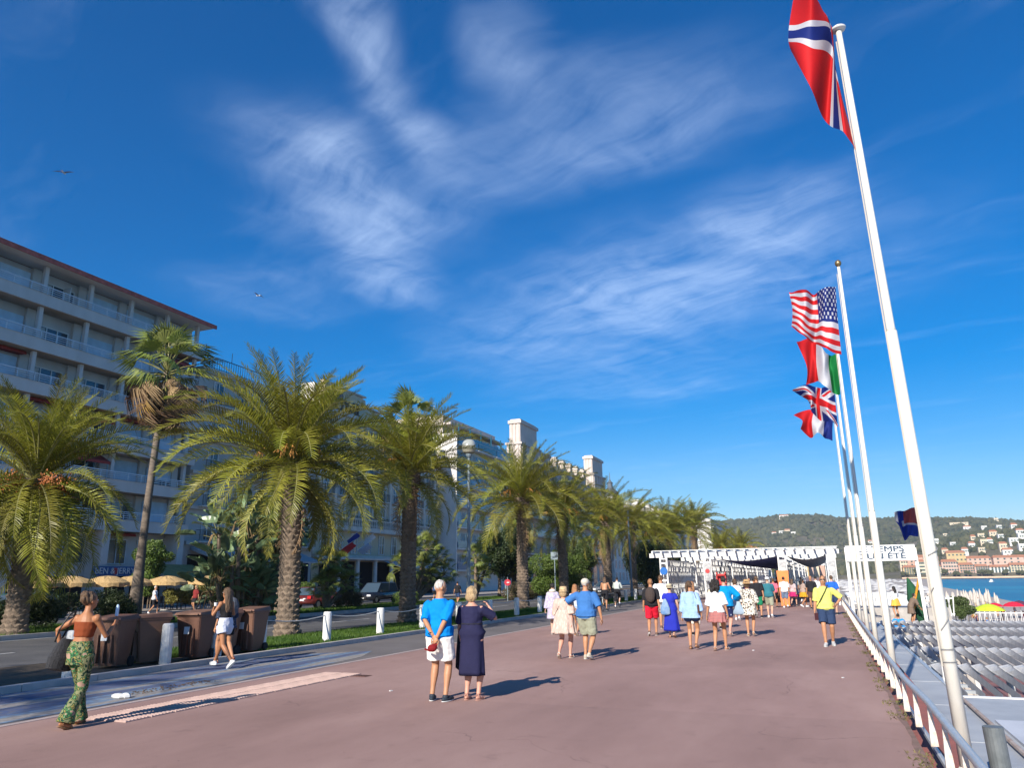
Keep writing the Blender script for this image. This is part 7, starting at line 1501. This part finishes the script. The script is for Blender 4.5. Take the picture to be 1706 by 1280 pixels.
# screens: white laths with square infill blocks
def screen(L_, seed):
    rs = random.Random(seed); b = MB(); n = int(L_/.42)
    for k in range(n+1): b.box(-.02, .02, k*.42, k*.42+.045, .1, 2.9)
    for k in range(8): b.box(-.015, .015, 0, L_, .2+k*.38, .2+k*.38+.045)
    for k in range(n):
        for j in range(7):
            if rs.random() < .34: b.box(-.03, .03, k*.42+.09, k*.42+.38, .29+j*.38, .53+j*.38)
    return b.mesh('screen', white)
for i, x_ in enumerate((-7.0, -2.45)): put('screen', screen(58, i), PG, (x_, .3, 0))
put('screen', screen(58, 5), PG, (-9.9, .3, 0))
navc = mat('navy_canvas', (.035, .06, .22), .8, var=.2, vscale=1); 
for i, (x0, x1, y0, y1) in enumerate(((-6.7, -2.6, .2, 11.5), (-6.7, -2.6, 12.5, 23.5), (-2.1, .2, .2, 11.5), (-2.1, .2, 12.5, 23.5), (-6.7, -2.6, 24.5, 35.5))):
    b = MB(); n = 12
    for k in range(n):
        for j in range(4):
            f_ = lambda u, v: (lerp(x0, x1, u), lerp(y0, y1, v), 2.95-.42*math.sin(math.pi*u)*(.6+.4*abs(math.sin(v*14)))-.1*v)
            b.quad(f_(k/n, j/4), f_((k+1)/n, j/4), f_((k+1)/n, (j+1)/4), f_(k/n, (j+1)/4))
    o = b.build('shade_cloth', navc if i != 2 and i != 3 else mat('greyblue_canvas', (.16, .20, .26), .8), PG)
bs = thing('life_ring', 'round blue sign on the left end post of the pergola', 'sign', (-9.7, 49.9, 2.15)); b = MB(); b.tube([(0, 0, 0), (0, -.04, 0)], .24, 20); b.build('disc', mat('round_blue', (.01, .12, .42), .4), bs)
bs.name = 'round_sign'
for i, x_ in enumerate((-6.9, -2.35, .45)):
    t = thing('notice_frame', 'framed notice hanging in the pergola post, %s' % ('with a red ring, left one', 'middle one above the orange planter', 'right one behind the man in yellow')[i], 'notice', (x_, 49.9, 2.0)); b = MB(); b.box(-.2, .2, -.03, .0, -.5, .6, mi=0); b.build('board', mat('grey_print', (.22, .23, .24), .5, col2=(.5, .5, .5), vscale=6), t)
    b = MB(); b.tube([(0, -.04, .1), (0, -.05, .1)], .14, 16); b.build('ring', mat('sign_red', (.45, .04, .04)) if i == 0 else white, t)
op = thing('orange_planter', 'tall orange box standing on the pergola post above the crowd', 'planter', (-2.35, 49.2, 0)); b = MB(); b.prism([(-.24, 0), (.24, 0), (.34, 2.05), (-.34, 2.05)], -.28, .28, axis='Y'); b.build('box', mat('orange_box', (.75, .18, .05), .5, col2=(.8, .26, .06), vscale=2), op)
rb = thing('red_stand', 'red display stand behind the cyan jacket', 'stand', (-5.6, 46, 0)); b = MB()
for k in range(4): b.box(-.27, .27, -.2, .2, .3+k*.5, .36+k*.5)
for sx in (-1, 1): b.box(sx*.24-.03, sx*.24+.03, -.2, .2, 0, 2.0)
b.box(-.2, .2, .1, .13, .9, 1.9); b.build('frame', mat('stand_red', (.5, .03, .03), .5), rb)
for k, y_ in enumerate((53, 56, 59, 63)):     # blue chairs of the promenade
    for j in range(3):
        t = thing('promenade_chair', 'dark blue metal chair under the pergola, %s in the %s row' % (ORD[j], ORD[k]), 'chair', (-5.8+j*.9, y_, 0), 0, 'blue chairs under the pergola'); m_ = mat('chair_blue', (.02, .06, .2), .5)
        b = MB(); b.box(-.25, .25, -.22, .22, .42, .46); b.build('seat', m_, t); b = MB(); b.box(-.25, .25, .2, .24, .5, .95); b.build('backrest', m_, t)
        for sx in (-.22, .22): b = MB(); b.box(sx-.02, sx+.02, -.2, .22, 0, .42); b.build('leg', m_, t)
# gate sign
gt = thing('gate_sign', 'white gate sign board with grey capital lettering on two tall posts over the beach stairs', 'sign', (1.25, 45.5, 0)); b = MB(); b.box(-.05, 3.35, -.05, .03, 2.45, 3.28); b.build('board', mat('sign_white', (.78, .78, .78), .5), gt)
pm4 = MB(); pm4.box(-.08, .08, -.08, .08, 0, 4.4); pm4 = pm4.mesh('post', whitew)
put('post', pm4, gt, (-.02, .15, -1.2)); o = put('post', pm4, gt, (3.42, .15, -1.3)); o.rotation_euler = (0, R(-1), 0)
letm = mat('sign_letters', (.04, .07, .11), .5)
for tx, zz, dx in (('LE TEMPS', 3.05, 1.65), ("D'UN ÉTÉ", 2.68, 1.65)):
    me = text_mesh(tx, .42, .006)
    bm2 = bmesh.new(); bm2.from_mesh(me); me2 = me.copy(); me2.transform(Matrix.Translation((.022, .008, -.003))); bm2.from_mesh(me2); me2.transform(Matrix.Translation((-.010, .008, -.003))); bm2.from_mesh(me2); bm2.to_mesh(me); bm2.free()
    me.materials.append(letm); o = put('lettering', me, gt, (dx, -.06, zz)); o.rotation_euler = (R(90), 0, 0); o.scale = (1.35, 1, 1)
stn = mat('stair_stone', (.40, .37, .34), .85, var=.15, vscale=3, bump=.2)
b = MB()
for k in range(9): b.box(1.4+k*.42, 1.4+k*.42+.42, 45.6, 48.5, -4.4, -.15-k*.17)
b.box(1.4, 6.2, 48.5, 52, -4.4, -.1); tag(b.build('beach_stairs', stn), 'stone stairs leading from the promenade down to the beach under the gate sign', 'stairs')
def fence(label, x0, x1, y, z, h, n):
    t = thing('white_fence', label, 'fence', (x0, y, z)); p = MB(); p.box(0, .06, 0, .04, 0, h); pmx = p.mesh('picket', white)
    for k in range(n): o = put('picket', pmx, t, ((x1-x0)*k/n, 0, 0)); o.rotation_euler = (0, R(5 if k % 2 else -4), 0)
    b = MB(); b.box(0, x1-x0, .041, .07, h*.85, h*.92); b.box(0, x1-x0, .041, .07, .08, .15); b.build('rail', white, t)
fence('white picket fence beside the stairs right of the gate sign post', 4.9, 6.6, 50, -.6, 1.1, 16)
fence('white picket fence left of the woman in the yellow skirt', 2.0, 4.0, 52.1, -.55, 1.0, 16)
fence('long white fence on the beach below the closed umbrellas', 12, 25, 118, -4.7, 1.5, 44)
wb_ = thing('stone_pier', 'pale stone pier with a wooden top beside the gate sign post', 'wall', (5.6, 45.2, -4.3)); b = MB(); b.box(-.7, .9, -.4, 2, 0, 3.55); b.build('block', stn, wb_)
wy = person('dark haired woman in white top and yellow skirt on the stairs under the gate sign', 3.25, 44.6, 30, 1.62, dict(lh=(-.10, .25, 1.3), rh=(.1, .28, 1.25), lel=(-.8, -.3, -1), rel=(.8, -.3, -1)), 'tan', tops=[('top', 'shirt', wht, dict(e=.03, sleeve=.5)), ('skirt', 'skirt', cl('sun_yellow', (.70, .40, .07)), dict(hem=-.28, waist=.2, r1=(.26, .22), folds=6))], hair=('long', 'black'), shoes=('sandal', beige), fem=True, vox=.018, z=-.45)
wbn = person('person in a grey brown dress leaning forward on the beach stairs', 3.95, 45.0, -70, 1.66, dict(lean=(0, .26, -.06), lh=(-.15, .5, .9), rh=(.15, .5, .85)), 'tan', tops=[('dress', 'shirt', cl('taupe', (.17, .12, .09)), dict(e=.04, sleeve=.5)), ('skirt', 'skirt', cl('taupe', (.17, .12, .09)), dict(hem=-.35, waist=.2, r1=(.24, .2), folds=5))], hair=('short', 'black'), shoes=('sandal', beige), fem=True, vox=.018, z=-.8)
person('dark haired person in a bright blue top low behind the louvred roof', 3.2, 43.6, 0, 1.7, None, 'tan', tops=[('top', 'shirt', cl('sky_blue', (.02, .26, .72)), dict(e=.08, sleeve=.6, sf=.03))], bottoms=[('shorts', 'shorts', blk, dict())], hair=('short', 'black'), vox=.018, z=-1.85)
up = thing('folded_parasol', 'folded green and orange parasol leaning beside the gate sign post', 'parasol', (4.45, 46.2, -1.0)); b = MB()
b.tube([(-.35, 0, 2.55), (-.1, 0, 1.5), (.1, 0, .2)], [.04, .42, .2], 10); b.build('canopy', cl('bottle_green', (.02, .08, .04)), up); b = MB(); b.tube([(-.5, -.35, .2), (.15, -.4, 2.5)], .06, 6); b.build('pole', cl('orange_pole', (.6, .28, .03)), up)
# beach umbrellas
cv = mat('beach_canvas', (.52, .46, .40), .8, var=.08, vscale=1)
def closed_mesh():
    b = MB(); b.tube([(0, 0, 0), (0, 0, .9)], .03, 5); b.lathe([(.14, .8), (.24, 1.1), (.2, 1.7), (.1, 2.4), (.02, 2.8)], n=8); return b.mesh('closed_umbrella', cv)
cm_ = closed_mesh(); rs = random.Random(12); k = 0
for r_ in range(5):
    for j in range(11):
        x_ = 14.5+j*1.5+rs.uniform(-.3, .3)+r_*1.6; y_ = 142+r_*13+j*2.5+rs.uniform(-1, 1)
        if x_ > 17+.085*y_: continue
        o = put('closed_umbrella', cm_, None, (x_, y_, -4.75)); o.scale = (1.3, 1.3, rs.uniform(.85, 1.1)); tag(o, 'pale closed beach umbrella, one of the dense rows on the pebbles', 'umbrella', 'closed umbrellas in dense rows on the beach')
def open_umb(label, x_, y_, z_, r_, h, m_, group=None):
    t = thing('beach_umbrella', label, 'umbrella', (x_, y_, z_), 0, group); b = MB(); b.lathe([(r_, 0), (r_*.72, .22*r_), (r_*.35, .38*r_), (0, .45*r_)], (0, 0, h), 10, cap=False); b.build('canopy', m_, t); b = MB(); b.tube([(0, 0, 0), (0, 0, h+.4*r_)], .03, 5); b.build('pole', white, t); return t
open_umb('lime green open beach umbrella among the sunbathers', 20.0, 121, -4.9, 2.0, 1.7, cl('lime', (.48, .60, .04)))
open_umb('bright red open beach umbrella right of the lime one', 25.4, 134, -4.9, 1.5, 1.8, cl('bright_red', (.62, .02, .05)))
open_umb('dark purple beach umbrella at the right edge', 26.8, 137, -4.9, 1.4, 1.9, cl('plum', (.10, .04, .07)))
open_umb('small red and dark umbrella behind the lime one', 22.0, 128, -4.9, 1.1, 2.0, cl('bright_red', (.62, .02, .05)))
om = MB(); om.lathe([(1.5, 2.2), (1.0, 2.55), (.4, 2.8), (0, 2.9)], n=8, cap=False); om.tube([(0, 0, 0), (0, 0, 2.8)], .04, 4); omm = om.mesh('beach_umbrella', mat('beach_white', (.50, .49, .48), .7, var=.2, vscale=.05))
k = 0
for i in range(150):
    y_ = rs.uniform(150, 620); x_ = rs.uniform(4, 14+.075*y_-6); o = put('beach_umbrella', omm, None, (x_, y_, -4.7)); o.scale = (rs.uniform(.9, 1.3),)*2+(rs.uniform(.9, 1.15),); tag(o, 'white open beach umbrella far along the bay', 'umbrella', 'white open umbrellas of the far beach clubs')
# marquees of beach clubs further on
for k, (x_, y_, w_, d_) in enumerate(((3, 62, 5.5, 12), (3, 80, 7, 16), (3, 104, 8, 20), (3, 135, 9, 26))):
    t = thing('beach_club_roof', 'low flat white beach club roof, %s beyond the stairs' % ORD[k], 'building', (x_, y_, -4.4)); b = MB(); b.box(0, w_, 0, d_, 2.6, 2.8); b.build('roof', white, t); b = MB()
    for i in range(4):
        for j in range(2): b.tube([(.2+j*(w_-.4), .2+i*(d_-.4)/3, 0), (.2+j*(w_-.4), .2+i*(d_-.4)/3, 2.6)], .07, 5)
    b.build('posts', white, t); b = MB()
    for i in range(int(d_/.8)): b.box(.3, w_-.3, .2+i*.8, .6+i*.8, 2.81, 2.9)
    b.build('battens', white, t)
# sunbathers: simple seated and standing figures, a few pixels tall
def mini(pose, kind):
    b = MB()
    if pose == 'sit':
        b.tube([(0, 0, .1), (0, -.05, .45), (0, 0, .65)], [.16, .15, .08], 8, mi=0); b.ell((0, .02, .78), (.09, .1, .12), 8, 6, mi=1); 
        for sx in (-1, 1): b.tube([(sx*.1, .05, .12), (sx*.14, .45, .35), (sx*.12, .75, .06)], [.09, .06, .05], 6, mi=1); b.tube([(sx*.17, 0, .58), (sx*.24, .2, .35), (sx*.15, .4, .38)], [.05, .04, .03], 6, mi=1)
        b.ell((0, -.01, .83), (.095, .1, .1), 8, 6, mi=2)
    elif pose == 'lie':
        b.tube([(0, -.3, .12), (0, .2, .14), (0, .45, .12)], [.16, .15, .08], 8, mi=0); b.ell((0, .6, .14), (.09, .12, .1), 8, 6, mi=2)
        for sx in (-1, 1): b.tube([(sx*.09, -.3, .11), (sx*.1, -.75, .12), (sx*.1, -1.15, .08)], [.09, .06, .04], 6, mi=1); b.tube([(sx*.18, .38, .1), (sx*.3, .2, .1), (sx*.25, .5, .08)], [.05, .04, .03], 6, mi=1)
    else:
        b.tube([(0, 0, .85), (0, 0, 1.2), (0, 0, 1.45)], [.16, .15, .09], 8, mi=0); b.ell((0, 0, 1.62), (.09, .1, .12), 8, 6, mi=1); b.ell((0, -.02, 1.66), (.095, .1, .1), 8, 6, mi=2)
        for sx in (-1, 1): b.tube([(sx*.09, 0, .88), (sx*.1, .05, .48), (sx*.1, sx*.1, .05)], [.09, .06, .04], 6, mi=1); b.tube([(sx*.18, 0, 1.4), (sx*.25, 0, 1.12), (sx*.22, .1, .88)], [.05, .04, .03], 6, mi=1)
    c_ = {'a': (.4, .03, .05), 'b': (.02, .03, .08), 'c': (.5, .5, .5), 'd': (.05, .15, .4), 'e': (.55, .35, .05)}[kind]
    return b.mesh('body', [cl('swim_'+kind, c_), SK['tan'], HR['brown']], smooth=True)
MM = {(p, k_): mini(p, k_) for p in ('sit', 'lie', 'stand') for k_ in 'abcde'}
for i in range(64):
    y_ = rs.uniform(84, 190); x_ = rs.uniform(9, min(30, 12+.11*y_)); p = rs.choice(('sit', 'sit', 'lie', 'stand')); o = put('person', MM[(p, rs.choice('abcde'))], None, (x_, y_, -4.72), rs.uniform(0, 6.28)); tag(o, {'sit': 'tiny seated sunbather on the pebble beach', 'lie': 'tiny sunbather lying on the pebble beach', 'stand': 'tiny standing bather on the pebble beach'}[p], 'person', {'sit': 'seated sunbathers on the beach', 'lie': 'lying sunbathers on the beach', 'stand': 'standing bathers on the beach'}[p])
    if p != 'stand' and i % 2 == 0:
        tw_ = MB(); tw_.box(-.4, .4, -1, 1, 0, .02); q = tw_.build('beach_towel', cl('towel_%d' % (i % 6), [(.5, .1, .2), (.1, .3, .5), (.6, .5, .3), (.5, .5, .5), (.1, .4, .3), (.6, .3, .1)][i % 6]), None, loc=(x_, y_, -4.74)); tag(q, 'bright beach towel spread on the pebbles', 'towel', 'beach towels on the pebbles')
# birds, litter
def gull(label, p, sc, rz):
    t = thing('seagull', label, 'bird', p, rz); b = MB(); b.ell((0, 0, 0), (.06*sc, .2*sc, .06*sc), 8, 6); b.ell((0, .22*sc, .03*sc), (.04*sc, .06*sc, .04*sc), 6, 5); b.add([(-.04*sc, -.18*sc, 0), (.04*sc, -.18*sc, 0), (.07*sc, -.32*sc, 0), (-.07*sc, -.32*sc, 0)], [(0, 1, 2, 3)]); b.build('body', mat('gull_white', (.6, .6, .62), .7), t, smooth=True)
    for sx in (-1, 1): w_ = MB(); w_.add([(sx*.04*sc, .1*sc, .02), (sx*.04*sc, -.06*sc, .02), (sx*.35*sc, .0, .12*sc), (sx*.33*sc, .14*sc, .12*sc), (sx*.72*sc, -.06*sc, .03*sc)], [(0, 1, 2, 3), (3, 2, 4)]); w_.build('wing', mat('gull_grey', (.20, .19, .20), .7), t)
gull('grey seagull gliding high at the left side of the sky', (-44.5, 29.9, 28.7), 1.0, .5)
gull('small dark bird flying above the big palm', (-43.9, 48.6, 26.5), 1.0, 1.6)
for (x_, y_, s_) in ((-6.8, 11.3, 1), (-.1, 31.8, 1.4), (-1.8, 19.8, 1.2), (.1, 15, .8)):
    b = MB(); b.cbox((0, 0, .008), (.05*s_, .035*s_, .012), rz=1.2*s_); tag(b.build('litter', white, None, loc=(x_, y_, 0)), 'scrap of pale litter lying on the red promenade', 'litter', 'scraps of litter on the promenade')
b = MB(); b.ell((0, 0, .03), (.14, .08, .045), 7, 5); b.ell((.1, .05, .03), (.09, .07, .05), 6, 5)
lp = tag(b.build('paper_bag', white, None, loc=(-10.75, 9.45, -.015), fixn=True), 'crumpled white paper bag lying on the painted waves', 'litter')
rs = random.Random(6); b = MB()
for i in range(160):
    x_ = -10.95+rs.gauss(0, .12); y_ = 9.8+rs.random()*1.8; b.cbox((x_, y_, -.012), (.03*rs.uniform(.5, 1.5), .02, .008), rz=rs.uniform(0, 3))
tag(b.build('dry_leaves', mat('dead_leaf_bits', (.12, .08, .05), .9)), 'scattering of dry leaf bits beside the white paper bag', 'leaves', kind='stuff')

# trees along the far quay
rq = random.Random(31); far_leaf = MATS['far_foliage']
for k in range(16):
    x_ = 105+k*14+rq.uniform(-5, 5); h_ = rq.uniform(5, 10); t = thing('quay_tree', 'small dark tree before the old town houses, %s from the left' % ORD[k], 'tree', (x_, 1155+rq.uniform(-4, 4), -2.5), 0, 'trees along the far quay')
    b = MB()
    for j in range(7): r_ = rq.uniform(1.6, 3.2); b.ell((rq.uniform(-3, 3), rq.uniform(-2, 2), h_*rq.uniform(.55, 1)), (r_, r_, r_*.8), 7, 5)
    b.build('crown', far_leaf, t); b = MB(); b.tube([(0, 0, 0), (0, 0, h_*.7)], .4, 5); b.build('trunk', bark, t)

# thin sea haze over the whole bay
hm_ = bpy.data.materials.new('haze'); hm_.use_nodes = True; t_ = hm_.node_tree; t_.nodes.clear(); ho = t_.nodes.new('ShaderNodeOutputMaterial'); pv_ = t_.nodes.new('ShaderNodeVolumePrincipled')
pv_.inputs['Density'].default_value = .00012; pv_.inputs['Color'].default_value = (.72, .84, 1, 1); pv_.inputs['Anisotropy'].default_value = .2; t_.links.new(pv_.outputs[0], ho.inputs['Volume'])
b = MB(); b.box(-6500, 9500, -3500, 6500, -9, 215); hz_ = b.build('haze', hm_); hz_['kind'] = 'stuff'; hz_['label'] = 'thin pale sea haze over the whole bay'; hz_['category'] = 'haze'
